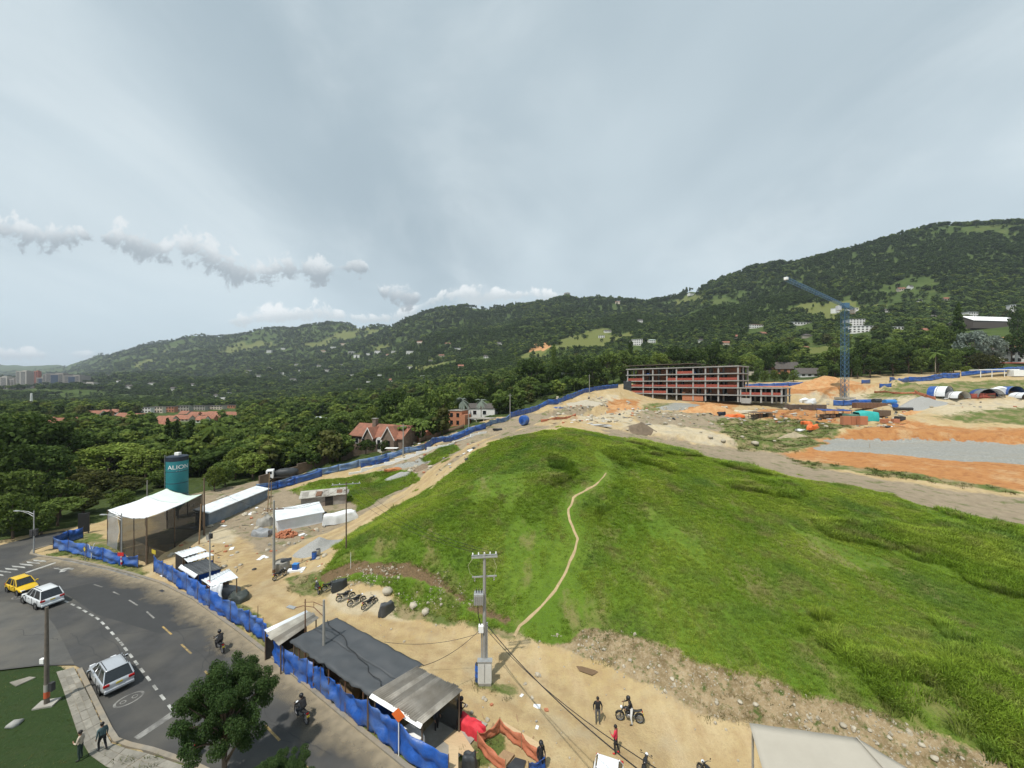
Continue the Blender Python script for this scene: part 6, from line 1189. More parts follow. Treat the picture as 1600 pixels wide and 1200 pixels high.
def car(label, c, heading, pm, L=4.5, Wd=1.85, hh=1.68, kind='suv', name='parked_car', z=0.0, rack=True, cat='car'):
    """x forward. Lower body lofted from sections, glasshouse, roof, lights, bumpers, wheels"""
    root = tag(empty(name, (c[0], c[1], z), heading), label, cat); w = Wd/2; belt = hh*.60
    hood = belt-.06; tail = belt+.02 if kind == 'suv' else belt
    st = [(-L/2, .42, belt*.78, .80), (-L/2+.08, .30, tail-.02, .92), (-L*.38, .24, tail, .99), (-L*.1, .22, belt, 1.0), (L*.12, .22, belt-.01, 1.0), (L*.27, .24, hood-.02, .99), (L*.42, .28, hood-.16, .93), (L/2-.06, .34, hood-.30, .84), (L/2, .40, hood-.42, .72)]
    mb = MB(); vs = []; nsec = 10
    for x, zb, zt, k in st:
        ww = w*k; sec = [(-ww*.86, zb), (-ww*.97, zb+.12), (-ww, (zb+zt)*.5), (-ww*.97, zt-.10), (-ww*.86, zt), (ww*.86, zt), (ww*.97, zt-.10), (ww, (zb+zt)*.5), (ww*.97, zb+.12), (ww*.86, zb)]; vs += [(x, y, zz) for y, zz in sec]
    fs = [(i*nsec+k, i*nsec+(k+1) % nsec, (i+1)*nsec+(k+1) % nsec, (i+1)*nsec+k) for i in range(len(st)-1) for k in range(nsec)]+[tuple(range(nsec)), tuple(range((len(st)-1)*nsec, len(st)*nsec))[::-1]]
    mb.add(vs, fs); bo = mb.build('body', pm, root, True); sb_ = bo.modifiers.new('s', 'SUBSURF'); sb_.levels = sb_.render_levels = 2
    xr0, xr1 = (-L*.47, L*.20) if kind == 'suv' else (-L*.44, L*.22); xt0, xt1 = (-L*.37, L*.02) if kind == 'suv' else (-L*.33, L*.05); g = MB(); bw, tw = w*.86, w*.68
    vs = [(xr0, -bw, belt-.03), (xr1, -bw, belt-.03), (xr1, bw, belt-.03), (xr0, bw, belt-.03), (xt0, -tw, hh-.06), (xt1, -tw, hh-.06), (xt1, tw, hh-.06), (xt0, tw, hh-.06)]; g.add(vs, [(0, 1, 5, 4), (1, 2, 6, 5), (2, 3, 7, 6), (3, 0, 4, 7), (4, 5, 6, 7)]); g.build('windows', M_GLASS, root, False, .07)
    rf = MB(); rf.add([(xt0-.07, -tw*1.03, hh-.07), (xt1+.07, -tw*1.03, hh-.07), (xt1+.07, tw*1.03, hh-.07), (xt0-.07, tw*1.03, hh-.07), (xt0+.05, -tw*.86, hh), (xt1-.12, -tw*.86, hh), (xt1-.12, tw*.86, hh), (xt0+.05, tw*.86, hh)], [(3, 2, 1, 0), (4, 5, 6, 7), (0, 1, 5, 4), (1, 2, 6, 5), (2, 3, 7, 6), (3, 0, 4, 7)]); rf.build('roof', pm, root, .8, .06)
    for s in (-1, 1):
        pl = MB()
        for f0, f1, th in ((0, 0, .05), (1, 1, .045), (.46, .50, .04), (.76, .80, .035)):
            a = Vector((xr0+(xr1-xr0)*f0, s*bw*1.005, belt-.03)); b = Vector((xt0+(xt1-xt0)*f1, s*tw*1.01, hh-.05)); pl.cyl(a, b, th, th*.8, 5)
        pl.build('pillars', pm, root); mr_ = MB().box((xr1-.22, s*(w+.11), belt+.02), (.14, .20, .14)).build('mirror', pm, root, bevel=.03); MB().box((xr1-.30, s*(w+.11), belt+.02), (.02, .17, .11)).build('mirror_glass', M_GLASS, mr_)
        MB().box((-L/2+.06, s*w*.72, belt*.84), (.14, w*.36, .17)).build('tail_light', M_TAIL, root, bevel=.03); MB().box((L/2-.20, s*w*.62, hood-.33), (.26, w*.36, .13)).build('headlight', M_HEAD, root, bevel=.03)
        for x in (L*.31, -L*.30): wheel(root, x, s*(w-.11), .35 if kind == 'suv' else .30)
        dr = MB()
        for x in (xr1-.15, xr0+(xr1-xr0)*.48, xr0+.35): dr.box((x, s*(w*.995), (belt+.35)/2), (.015, .03, belt-.42))
        dr.build('door_gap', M_BLACK, root); MB().box((0, s*(w+.0), belt-.16), (.18, .05, .04)).build('door_handle', M_CHROME, root)
        if rack: MB().tube([(xt0+.1, s*tw*.86, hh+.0), (xt0+.2, s*tw*.86, hh+.06), (xt1-.25, s*tw*.86, hh+.06), (xt1-.1, s*tw*.86, hh)], .022, 6).build('roof_rail', M_DKMET, root)
        for x in (L*.31, -L*.30): MB().lathe(cap=False, prof=[(.40 if kind == 'suv' else .345, -.02), (.40 if kind == 'suv' else .345, .02)], n=20, c=(x, s*(w-.005), .35 if kind == 'suv' else .30), M=Euler((R(90), 0, 0)).to_matrix()).build('wheel_arch', M_BLACK, root)
    MB().box((-L/2-.02, 0, .46), (.16, Wd*.86, .2)).build('rear_bumper', pm, root, bevel=.04); MB().box((-L/2-.06, 0, .36), (.12, Wd*.7, .08)).build('bumper_trim', M_BLACK, root, bevel=.02); MB().box((-L/2-.01, 0, belt*.80), (.04, .34, .12)).build('number_plate', M_YEL, root); MB().box((L/2+.01, 0, .46), (.12, Wd*.8, .2)).build('front_bumper', M_BLACK, root, bevel=.04); MB().box((L/2-.03, 0, hood-.46), (.06, Wd*.45, .14)).build('grille', M_BLACK, root, bevel=.02)
    MB().box((0, 0, .26), (L*.9, Wd*.82, .18)).build('underbody', M_BLACK, root)
    return root
def head(a, b): a, b = Vector(g0(*a)), Vector(g0(*b)); return math.atan2((b-a).y, (b-a).x)
hd = math.atan2(*(Vector(SKERB[-1])-Vector(SKERB[-3])).yx)
car('silver sport utility car driving away near the footway kerb', g0(173, 1062), head((196, 1100), (152, 1035)), M_SILVER, 4.6, 1.88, 1.70, name='silver_car')
car('white sport utility car with roof rails stopped behind the yellow taxi', g0(66, 941), head((100, 953), (50, 930)), M_WHT, 4.7, 1.88, 1.8, name='white_car')
car('small yellow taxi hatchback at the junction', g0(35, 923), head((10, 914), (60, 932)), M_TAXI, 3.55, 1.58, 1.52, 'hatch', 'yellow_taxi', rack=False)
_c = wc(944, 1248, .05); car('white car parked at the bottom of the dirt road, seen from above', (_c.x, _c.y-.4), R(-110), M_WHT2, 4.1, 1.75, 1.5, 'hatch', 'white_hatchback', .06, rack=False)
def truck():
    p = at(440, 752, 88); x, y = p.x, p.y; z = gh(x, y); r = tag(empty('flatbed_truck', (x, y, z), R(205)), 'white-cabbed truck with black covered load behind the blue hill fence', 'truck')
    MB().box((2.2, 0, 1.55), (1.5, 2.0, 1.9)).build('cab', M_WHT2, r, bevel=.15); MB().box((2.86, 0, 1.95), (.2, 1.8, .7)).build('windscreen', M_GLASS, r); MB().box((2.2, 1.0, 1.95), (.8, .06, .6)).build('side_window', M_GLASS, r); MB().box((2.2, -1.0, 1.95), (.8, .06, .6)).build('side_window', M_GLASS, r); MB().box((-1.0, 0, .75), (5.0, 2.0, .25)).build('bed', M_DKMET, r); MB().blob((-1.0, 0, 1.5), (2.5, 1.1, 1.0), 16, 8, .1, 3, .6).build('covered_load', M_BLKT, r, True)
    for xx in (2.1, -1.9):
        for s in (-1, 1): wheel(r, xx, s*.9, .45, .26)
truck()
def cart():
    p = hit(612, 712); r = tag(empty('canopy_cart', p), 'small cart with flat white canopy beside the netting fence', 'cart'); MB().box((0, 0, 2.0), (3.2, 1.6, .08)).build('canopy', M_WHITE, r, bevel=.03)
    for sx in (-1.3, 1.3):
        for sy in (-.65, .65): MB().cyl((sx, sy, .3), (sx, sy, 2.0), .035).build('post', M_DKMET, r)
    MB().box((0, 0, .55), (2.9, 1.4, .5)).build('body', M_DKMET, r, bevel=.08)
    for sx in (-1, 1):
        for sy in (-1, 1): wheel(r, sx*.95, sy*.62, .28, .16)
cart()
# motorcycles -----------------------------------------------------------
def moto_proto(pm):
    r = empty('motorcycle')
    for x in (.65, -.65):
        t = MB().lathe([(.24, -.05), (.29, -.05), (.31, -.02), (.31, .02), (.29, .05), (.24, .05), (.24, -.05)], 20, (x, 0, .31), Euler((R(90), 0, 0)).to_matrix(), cap=False).build('wheel', M_TIRE, r, .6); sp = MB()
        for k in range(5): a = k*math.pi/5; sp.box((x, 0, .31), (.5, .02, .03), M=Matrix.Rotation(a, 3, 'Y'))
        sp.lathe([(.23, -.03), (.23, .03), (.25, .03), (.25, -.03), (.23, -.03)], 18, (x, 0, .31), Euler((R(90), 0, 0)).to_matrix(), cap=False); sp.build('rim', M_RIM, t)
        MB().grid(9, 3, lambda s, t_: (x+.34*math.cos(R(25)+s*R(120)), (t_-.5)*.13, .31+.34*math.sin(R(25)+s*R(120)))).build('mudguard', M_BLACK, r, True).modifiers.new('t', 'SOLIDIFY').thickness = .01
    f = MB(); f.tube([(.42, 0, .88), (.1, 0, .72), (-.35, 0, .68), (-.72, 0, .78)], .03); f.tube([(.40, 0, .82), (.22, 0, .35), (-.15, 0, .33), (-.35, 0, .68)], .03)
    for s in (-.06, .06): f.tube([(.65, s, .31), (.42, s, .95)], .025); f.tube([(-.65, s*1.3, .31), (-.2, s*1.3, .36)], .022)
    f.build('frame', M_DKMET, r); MB().blob((.05, 0, .42), (.2, .14, .17), 10, 6, .08, 1).build('engine', M_RIM, r); MB().blob((.16, 0, .84), (.27, .14, .13), 12, 8, .02, 2, .8).build('fuel_tank', pm, r, True)
    MB().grid(12, 5, lambda s, t_: (-.08-.72*s, (t_-.5)*(.27-.09*s), .84+.05*s*s*2-.05*(2*t_-1)**2-.04*math.sin(s*3.14))).build('seat', M_BLACK, r, True).modifiers.new('t', 'SOLIDIFY').thickness = .07
    h = MB(); h.tube([(.30, -.36, 1.06), (.38, -.2, 1.04), (.42, 0, .98), (.38, .2, 1.04), (.30, .36, 1.06)], .016); h.build('handlebar', M_DKMET, r); MB().lathe([(.0, .09), (.09, .06), (.10, -.02), (.05, -.08)], 12, (.55, 0, .9), Euler((0, R(90), 0)).to_matrix()).build('headlight', M_HEAD, r, True)
    for s in (-1, 1): MB().blob((.30, s*.30, 1.2), (.02, .06, .04), 8, 5, 0).build('mirror', M_BLACK, r); 
    MB().tube([(.15, -.12, .35), (-.2, -.16, .28), (-.75, -.17, .40)], [.025, .04, .05], 8).build('exhaust', M_CHROME, r); MB().box((-.82, 0, .78), (.06, .14, .08)).build('tail_light', M_TAIL, r); MB().box((-.9, 0, .62), (.02, .18, .14)).build('number_plate', M_YEL, r)
    MB().blob((.0, .0, .60), (.3, .13, .12), 10, 6, .05, 4).build('side_panel', pm, r, True); return r
M_MB = paint('moto_black', (.018, .018, .02), .1); M_MR = paint('moto_red', (.25, .01, .01), .1)
MOTO = moto_proto(M_MB); _used = [False]
def moto(label, c, heading, lean=0, z=None, group=None, name=None):
    o = MOTO if not _used[0] else copy_tree(MOTO); _used[0] = True; o.location = (c[0], c[1], gh(c[0], c[1]) if z is None else z); o.rotation_euler = (lean, 0, heading); return tag(o, label, 'motorcycle', group)
GP = 'motorcycles around the site'
def mp_(u, v, dz=.0): p = hit(u, v); return p
moto('parked motorcycle at the left end of the row below the grass scar', hit(495, 925), R(130), .12, group=GP); moto('parked motorcycle second in the row, close to the covered one', hit(517, 921), R(35), .12, group=GP)
moto('parked motorcycle directly in front of the covered one in the row', hit(540, 937), R(30), .12, group=GP); moto('parked motorcycle in the middle of the row right of the covered one', hit(557, 944), R(40), .12, group=GP); moto('parked motorcycle with wide tank next to last in the row', hit(577, 948), R(55), .12, group=GP)
M_COVER = mat('black_bike_cover', (.035, .04, .042), .45, .2, 2, .3, 8)
lump('motorcycle under a black cover in the middle of the parked row', hit(530, 921), (.9, .4, 1.1), M_COVER, 'covered_motorcycle', 'motorcycle', 31, rz=.5, fold=.25); lump('motorcycle under a grey cover at the right end of the parked row', hit(604, 958), (.9, .4, 1.05), mat('grey_bike_cover', (.07, .075, .08), .45, .2, 2, .3, 8), 'covered_motorcycle', 'motorcycle', 33, rz=1.0, fold=.25)
moto('motorcycle leaning beside the concrete power pole in the yard', hit(437, 903), R(70), .12, group=GP); moto('dark motorcycle half hidden by the street tree at the kerb', g0(294, 1176), R(150), .1, z=.02, group=GP); moto('motorcycle at the bottom edge left of the beige canopy', wc(1108, 1207, 0), R(110), .1, group=GP); moto('small motorcycle at the bottom edge below the slung cables', wc(1005, 1212, 0), R(60), .1, group=GP)
# people ----------------------------------------------------------------
def person(label, c, heading, J=None, top=None, legs=None, shoes=None, helmet=None, hairc=None, z=None, backpack=None, s=1.0, skirt=False, skin=None):
    """one continuous skinned body from a posed skeleton; clothing as materials by bone, helmet/hair/bag as children. x = forward"""
    B = dict(pel=(0, 0, .95), spi=(0, 0, 1.18), che=(.01, 0, 1.38), nec=(.01, 0, 1.50), chin=(.02, 0, 1.56), hea=(.03, 0, 1.66), top=(.01, 0, 1.74), lsh=(0, .19, 1.43), lel=(-.02, .25, 1.15), lwr=(.06, .26, .92), lha=(.09, .26, .84), rsh=(0, -.19, 1.43), rel=(-.02, -.25, 1.15), rwr=(.06, -.26, .92), rha=(.09, -.26, .84),
             lhi=(0, .10, .90), lkn=(.03, .11, .50), lan=(-.01, .11, .09), lto=(.17, .13, .04), rhi=(0, -.10, .90), rkn=(.03, -.11, .50), ran=(-.01, -.11, .09), rto=(.17, -.13, .04))
    if J: B.update(J)
    rad = dict(pel=.135, spi=.125, che=.14, nec=.062, chin=.075, hea=.098, top=.06, sh=.068, el=.048, wr=.033, ha=.036, hi=.10, kn=.068, an=.046, to=.038)
    names = list(B); idx = {n: i for i, n in enumerate(names)}; E = [('pel', 'spi', 0), ('spi', 'che', 0), ('che', 'nec', 0), ('nec', 'chin', 1), ('chin', 'hea', 1), ('hea', 'top', 1)]
    for p in 'lr': E += [('che', p+'sh', 0), (p+'sh', p+'el', 0), (p+'el', p+'wr', 0 if top is None or not isinstance(top, tuple) else 0), (p+'wr', p+'ha', 1), ('pel', p+'hi', 2), (p+'hi', p+'kn', 2), (p+'kn', p+'an', 2), (p+'an', p+'to', 3)]
    V = [Vector(B[n]) for n in names]; Rr = [rad.get(n, rad.get(n[1:], .05)) for n in names]; Ed = [(idx[a], idx[b]) for a, b, _ in E]; segs = [(Vector(B[a]), Vector(B[b]), k) for a, b, k in E]
    for p, sg in (('l', 1), ('r', -1)):       # five unequal fingers from the hand
        h = Vector(B[p+'ha']); d = (h-Vector(B[p+'wr'])).normalized(); side = d.cross(Vector((0, 1, 0))).normalized() if abs(d.y) < .9 else Vector((0, 0, 1))
        for k, (o, L) in enumerate(((-.03, .07), (-.01, .085), (.01, .08), (.03, .062), (.05, .05))):
            a = h+d*.03+side*o; b = a+d*L+Vector((0, -sg*.02, 0)); i0 = len(V); V += [a, b]; Rr += [.012, .009]; Ed += [(idx[p+'ha'], i0), (i0, i0+1)]; segs.append((a, b, 1))
    me = bpy.data.meshes.new('p'); me.from_pydata([v*s for v in V], Ed, []); o = bpy.data.objects.new('p', me); ts = bpy.data.scenes.new('tmp'); ts.collection.objects.link(o)
    sk = o.modifiers.new('s', 'SKIN'); sk.use_smooth_shade = True
    for i, sv in enumerate(me.skin_vertices[0].data): sv.radius = (Rr[i]*s, Rr[i]*s*(1.22 if names[i] in ('pel', 'spi', 'che') else 1) if i < len(names) else Rr[i]*s); sv.use_root = i == 0
    sb = o.modifiers.new('u', 'SUBSURF'); sb.levels = sb.render_levels = 1; vl = ts.view_layers[0]; vl.update(); vl.depsgraph.update(); em = bpy.data.meshes.new_from_object(o.evaluated_get(vl.depsgraph)); bpy.data.objects.remove(o); bpy.data.scenes.remove(ts)
    em.name = 'body'; em.materials.clear()
    for m in (top, skin or M_SKIN, legs, shoes or M_BLACK): em.materials.append(m)
    for pl in em.polygons:
        cc = pl.center/s; bd, bk = 9, 0
        for a, b, k in segs:
            ab = b-a; t = max(0, min(1, (cc-a).dot(ab)/ab.length_squared)); dd = (cc-a-ab*t).length
            if dd < bd: bd, bk = dd, k
        pl.material_index = bk; pl.use_smooth = True
    zz = gh(c[0], c[1]) if z is None else z; root = tag(empty('person', (c[0], c[1], zz), heading), label, 'person'); obj('body', em, root); hp = Vector(B['hea'])*s
    if helmet:
        h = MB().blob(hp+Vector((.0, 0, .02)), (.15, .135, .155), 14, 10, .0).build('helmet', helmet, root, True); MB().grid(9, 4, lambda a, b: hp+Vector((.152*math.cos((a-.5)*1.9), .14*math.sin((a-.5)*1.9), .0+(b-.5)*.12))).build('visor', M_GLASS, h, True).modifiers.new('t', 'SOLIDIFY').thickness = .01
    else:
        MB().blob(hp+Vector((-.022, 0, .035)), (.108, .105, .105), 12, 8, .03, 2).build('hair', hairc or M_HAIR, root, True); MB().blob(hp+Vector((.105, 0, -.02)), (.018, .013, .022), 6, 4, 0).build('nose', skin or M_SKIN, root, True)
        for sy in (-.035, .035): MB().blob(hp+Vector((.094, sy, .012)), (.01, .013, .008), 6, 4, 0).build('eye', M_BLACK, root, True)
    if backpack:
        ch = Vector(B['che'])*s; sp = Vector(B['spi'])*s; mid = (ch+sp)/2; MB().box(mid+Vector((-.2, 0, .02)), (.16, .30, .44), M=Euler((0, math.atan2((ch-sp).x, (ch-sp).z), 0)).to_matrix()).build('backpack', backpack, root, bevel=.05)
    return root
C_BLK = mat('black_cloth', (.018, .018, .02), .85, .25, 6); C_DK = mat('dark_denim', (.03, .035, .045), .9, .25, 8); C_GRN = mat('dark_green_cloth', (.03, .05, .045), .9, .2, 8); C_TEAL = mat('teal_work_shirt', (.06, .10, .11), .9, .2, 8); C_WHT = mat('white_trousers', (.62, .62, .6), .85, .1, 8); C_CREAM = mat('cream_blouse', (.45, .38, .30), .85, .1, 8); C_REDT = mat('red_dress', (.55, .03, .06), .8, .12, 8); C_GREY = mat('grey_trousers', (.10, .10, .105), .9, .2, 8); HELM = mat('helmet_black', (.02, .02, .022), .2, .1, 3)
SIT = dict(pel=(-.25, 0, .92), spi=(-.18, 0, 1.14), che=(-.08, 0, 1.33), nec=(-.04, 0, 1.44), chin=(0, 0, 1.50), hea=(.02, 0, 1.60), top=(.01, 0, 1.68), lsh=(-.07, .19, 1.38), lel=(.10, .30, 1.18), lwr=(.26, .32, 1.10), lha=(.32, .31, 1.08), rsh=(-.07, -.19, 1.38), rel=(.10, -.30, 1.18), rwr=(.26, -.32, 1.10), rha=(.32, -.31, 1.08),
           lhi=(-.20, .12, .88), lkn=(.20, .22, .72), lan=(.02, .20, .34), lto=(.18, .21, .29), rhi=(-.20, -.12, .88), rkn=(.20, -.22, .72), ran=(.02, -.20, .34), rto=(.18, -.21, .29))
def rider(label, mlabel, c, hdg, z=.02, **k): moto(mlabel, c, hdg, z=z, group=GP); return person(label, c, hdg, SIT, z=z, helmet=HELM, **k)
_h = head((372, 1080), (330, 985)); rider('rider in black with helmet, upper of the two on the street', 'motorcycle ridden along the street beside the long blue fence, upper one', g0(343, 1016), head((400, 1060), (320, 980)), top=C_BLK, legs=C_BLK, backpack=C_BLK)
rider('rider in black with backpack, lower of the two on the street', 'motorcycle ridden along the street above the leafy tree, lower one', g0(471, 1124), head((500, 1155), (440, 1095)), top=C_BLK, legs=C_DK, backpack=C_BLK)
person('woman in cream blouse and dark trousers on the lawn edge by the footway', hit(126, 1187), R(200), dict(lel=(.06, .26, 1.16), lwr=(.22, .16, 1.18), lha=(.28, .1, 1.2)), top=C_CREAM, legs=C_GRN, z=gh(*hit(126, 1187)[:2]))
person('man in dark work clothes walking on the footway', hit(160, 1174), R(160), dict(lkn=(.16, .11, .52), lan=(.12, .11, .10), lto=(.30, .12, .06), rkn=(-.04, -.11, .5), ran=(-.22, -.11, .14), rto=(-.06, -.12, .05)), top=C_TEAL, legs=C_BLK, z=.13)
person('person in black with helmet and backpack beside the lower stall', wc(720, 1131, .05), R(10), dict(lel=(.1, .25, 1.18), lwr=(.26, .12, 1.22), lha=(.3, .05, 1.22), rel=(.08, -.25, 1.18), rwr=(.25, -.12, 1.2), rha=(.3, -.05, 1.2), rkn=(-.03, -.11, .5), ran=(-.14, -.11, .1), rto=(.04, -.12, .05)), top=C_BLK, legs=C_BLK, helmet=HELM, backpack=C_BLK)
person('person in dark clothes standing under the lower stall roof', wc(682, 1141, .1), R(-30), top=C_DK, legs=C_BLK)
person('man in black jacket and shorts standing on the dirt road', wc(934, 1127, .05), R(-95), dict(lel=(.0, .29, 1.16), rel=(-.02, -.29, 1.16)), top=C_BLK, legs=C_GREY)
_c = wc(984, 1124, .05); moto('black motorcycle held by the rider in white trousers on the dirt road', (_c.x, _c.y), R(170), .08, group=GP)
person('rider in black jacket and white trousers standing astride the motorcycle', (_c.x, _c.y), R(175), dict(pel=(-.12, 0, .94), spi=(-.06, 0, 1.16), che=(.03, 0, 1.34), nec=(.06, 0, 1.45), chin=(.08, 0, 1.51), hea=(.1, 0, 1.61), top=(.09, 0, 1.69), lsh=(.03, .19, 1.38), lel=(.18, .28, 1.2), lwr=(.34, .32, 1.12), lha=(.38, .33, 1.1), rsh=(.03, -.19, 1.38), rel=(.18, -.28, 1.2), rwr=(.34, -.32, 1.12), rha=(.38, -.33, 1.1), lhi=(-.1, .14, .90), lkn=(-.02, .27, .5), lan=(-.1, .30, .09), lto=(.08, .32, .04), rhi=(-.1, -.14, .90), rkn=(-.02, -.27, .5), ran=(-.1, -.30, .09), rto=(.08, -.32, .04)), top=C_BLK, legs=C_WHT, helmet=HELM)
person('woman in red dress and dark leggings on the dirt road', wc(962, 1176, .05), R(150), dict(lel=(.08, .25, 1.17), lwr=(.24, .14, 1.22), lha=(.3, .1, 1.25), rkn=(-.05, -.11, .5), ran=(-.22, -.12, .12), rto=(-.06, -.13, .05)), top=C_REDT, legs=C_BLK, shoes=M_REDS)
person('person with black helmet at the corner of the mesh pen', wc(845, 1205, .05), R(-60), top=C_BLK, legs=C_DK, helmet=HELM)
# ------------------------------------------------------------------ concrete frame building
def hill_z(x, y):
    x = np.asarray(x, float); y = np.asarray(y, float); return np.where(y < 226, hgt(x, np.minimum(y, 231)), far_h(x, y)+np.clip((y-224)/500, 0, 1)*fbm(x, y, 260, 5)*np.clip(y/22, 0, 60))
def fhit(u, v):
    D = np.geomspace(226, 6000, 1500); x = (u-800)/F*D; z = H-(v-600)/F*D; k = np.nonzero(z <= hill_z(x, D))[0]; d = D[k[0]] if len(k) else 3000.; X = (u-800)/F*d; return Vector((X, d, float(hill_z(X, d))))
M_FRAME = mat('raw_concrete', (.34, .335, .32), .9, .18, .6, .2, stain=(.22, .21, .2), stain_amt=.6); M_REDNET = mat('red_safety_net', (.34, .08, .055), .8, .25, 1, alpha=.85); M_FORM = mat('formwork_timber', (.12, .095, .07), .9, .3, 2)
def frame_building():
    Rp = Vector((95.9, 163, 0)); ux = Vector((-.676, .736, 0)).normalized(); z0 = 15.2; root = tag(empty('concrete_frame_building', (Rp.x, Rp.y, z0), math.atan2(ux.y, ux.x)), 'unfinished five storey concrete frame building with open floors and red netting', 'building')
    # local x runs along the facade (right corner -> left), local y points to the front (towards the camera), so depth is -y
    T = [.3, 8.1, 13.5, 18.9, 26.6, 31.3, 38.5, 43.6, 52.4]; Y = [-.3, -6.5, -12.7]; sh = 3.1; cm = MB().box((0, 0, sh/2-.15), (.55, .55, sh-.3)).mesh('column', M_FRAME)
    for f in range(6):
        zz = f*sh-.05
        if f: 
            L0 = 0 if f < 5 else 0; MB().box(((53+L0)/2, -6.5, zz), (53.4-L0, 13.6, .42)).build('floor_slab', M_FRAME if f < 5 else M_FRAME, root)
        if f < 5:
            for t in T:
                for y in Y: obj('column', cm, root, (t, y, zz+.2))
    rg = random.Random(2)
    for f in range(1, 5):           # netting and brick infill behind the open front
        for a, b in zip(T[:-1], T[1:]):
            zz = f*sh+.15; k = rg.random()
            if k < {1: .35, 2: .75, 3: .5, 4: .1}[f]: MB().box(((a+b)/2, -.12, zz+.65), (b-a-.6, .04, 1.1+rg.uniform(-.3, .2))).build('safety_net', M_REDNET, root)
            if k > .35: MB().box(((a+b)/2+rg.uniform(-.6, .6), -6.6, zz+1.25), ((b-a)*rg.uniform(.5, .9), .15, 2.5)).build('brick_infill', M_BRICK, root)
            for _ in range(5): x = rg.uniform(a+.4, b-.4); y = -rg.uniform(.8, 5.5); MB().cyl((x, y, zz), (x, y, zz+2.6), .07, n=5).build('prop', M_FORM, root)
    for i in range(40): x = rg.uniform(1, 52); y = -rg.uniform(.6, 5); f = rg.randint(1, 4); MB().box((x, y, f*sh+.15+.35), (rg.uniform(.5, 2.2), rg.uniform(.5, 1.2), rg.uniform(.4, 1.0))).build('stacked_material', [M_WOOD, M_BRICK, M_CONC, M_BLKT, M_BLUE][rg.randint(0, 4)], root)
    for a, b in ((T[2]+1, T[3]+5), (T[7]+.5, T[8]-.5)): MB().box(((a+b)/2, -.25, 1.3), (b-a, .2, 2.4)).build('brick_infill', M_BRICK, root)
    for a, b in zip(T[:-1], T[1:]): [MB().box(((a+b)/2, -9.5, f*sh+1.4), (b-a, .2, 2.7)).build('shade_panel', M_DARK, root) for f in range(5)]  # added dark panels stand in for the shade deep inside the floors
    # timber formwork and upright bars on the top deck, farther two thirds
    MB().box((36, -6.5, 5*sh+1.75), (35, 14, .25)).build('formwork_deck', M_FORM, root)
    for i in range(70): x = rg.uniform(19, 53); y = -rg.uniform(.2, 12.5); MB().cyl((x, y, 5*sh), (x, y, 5*sh+1.7+rg.random()*.9), .09, n=4).build('starter_bar', M_FORM, root)
    for i in range(12): x = rg.uniform(2, 18); y = -rg.uniform(.5, 12.5); MB().cyl((x, y, 5*sh), (x, y, 5*sh+1.1), .06, n=4).build('starter_bar', M_RUST, root)
    MB().grid(8, 10, lambda s, t: (50+4.6*s, .35+.25*wob(s*3, t*4), .2+9.2*t)).build('black_net', M_BLKT, root, True)
    # low wing
    Tw = [-.7, -4.4, -8.2, -12, -15.2]
    for f in range(3):
        if f: MB().box((-7.9, -6.5, f*sh-.05), (15.6, 13.6, .42)).build('wing_slab', M_FRAME, root)
        if f < 2:
            for t in Tw:
                for y in Y: obj('column', cm, root, (t, y, f*sh+.15))
    for a, b in zip(Tw[:-1], Tw[1:]): MB().box(((a+b)/2, -.1, sh+.75), (a-b-.6, .04, 1.0)).build('safety_net', M_REDNET, root); MB().box(((a+b)/2, -9, sh*1), (a-b, .2, 5.6)).build('shade_panel', M_DARK, root)  # added dark panels put shade behind the wing's open bays
    MB().grid(24, 8, lambda s, t: (-.6-14.6*s, -.5-12*t, 2*sh+.35+.5*max(0, wob(s*6, t*4))+.35*t)).build('orange_mesh', M_ORANGE, root, True)
    MB().box((-2.7, -.3, .8), (3.6, .25, 2.2)).build('retaining_panel', M_FRAME, root)
frame_building()
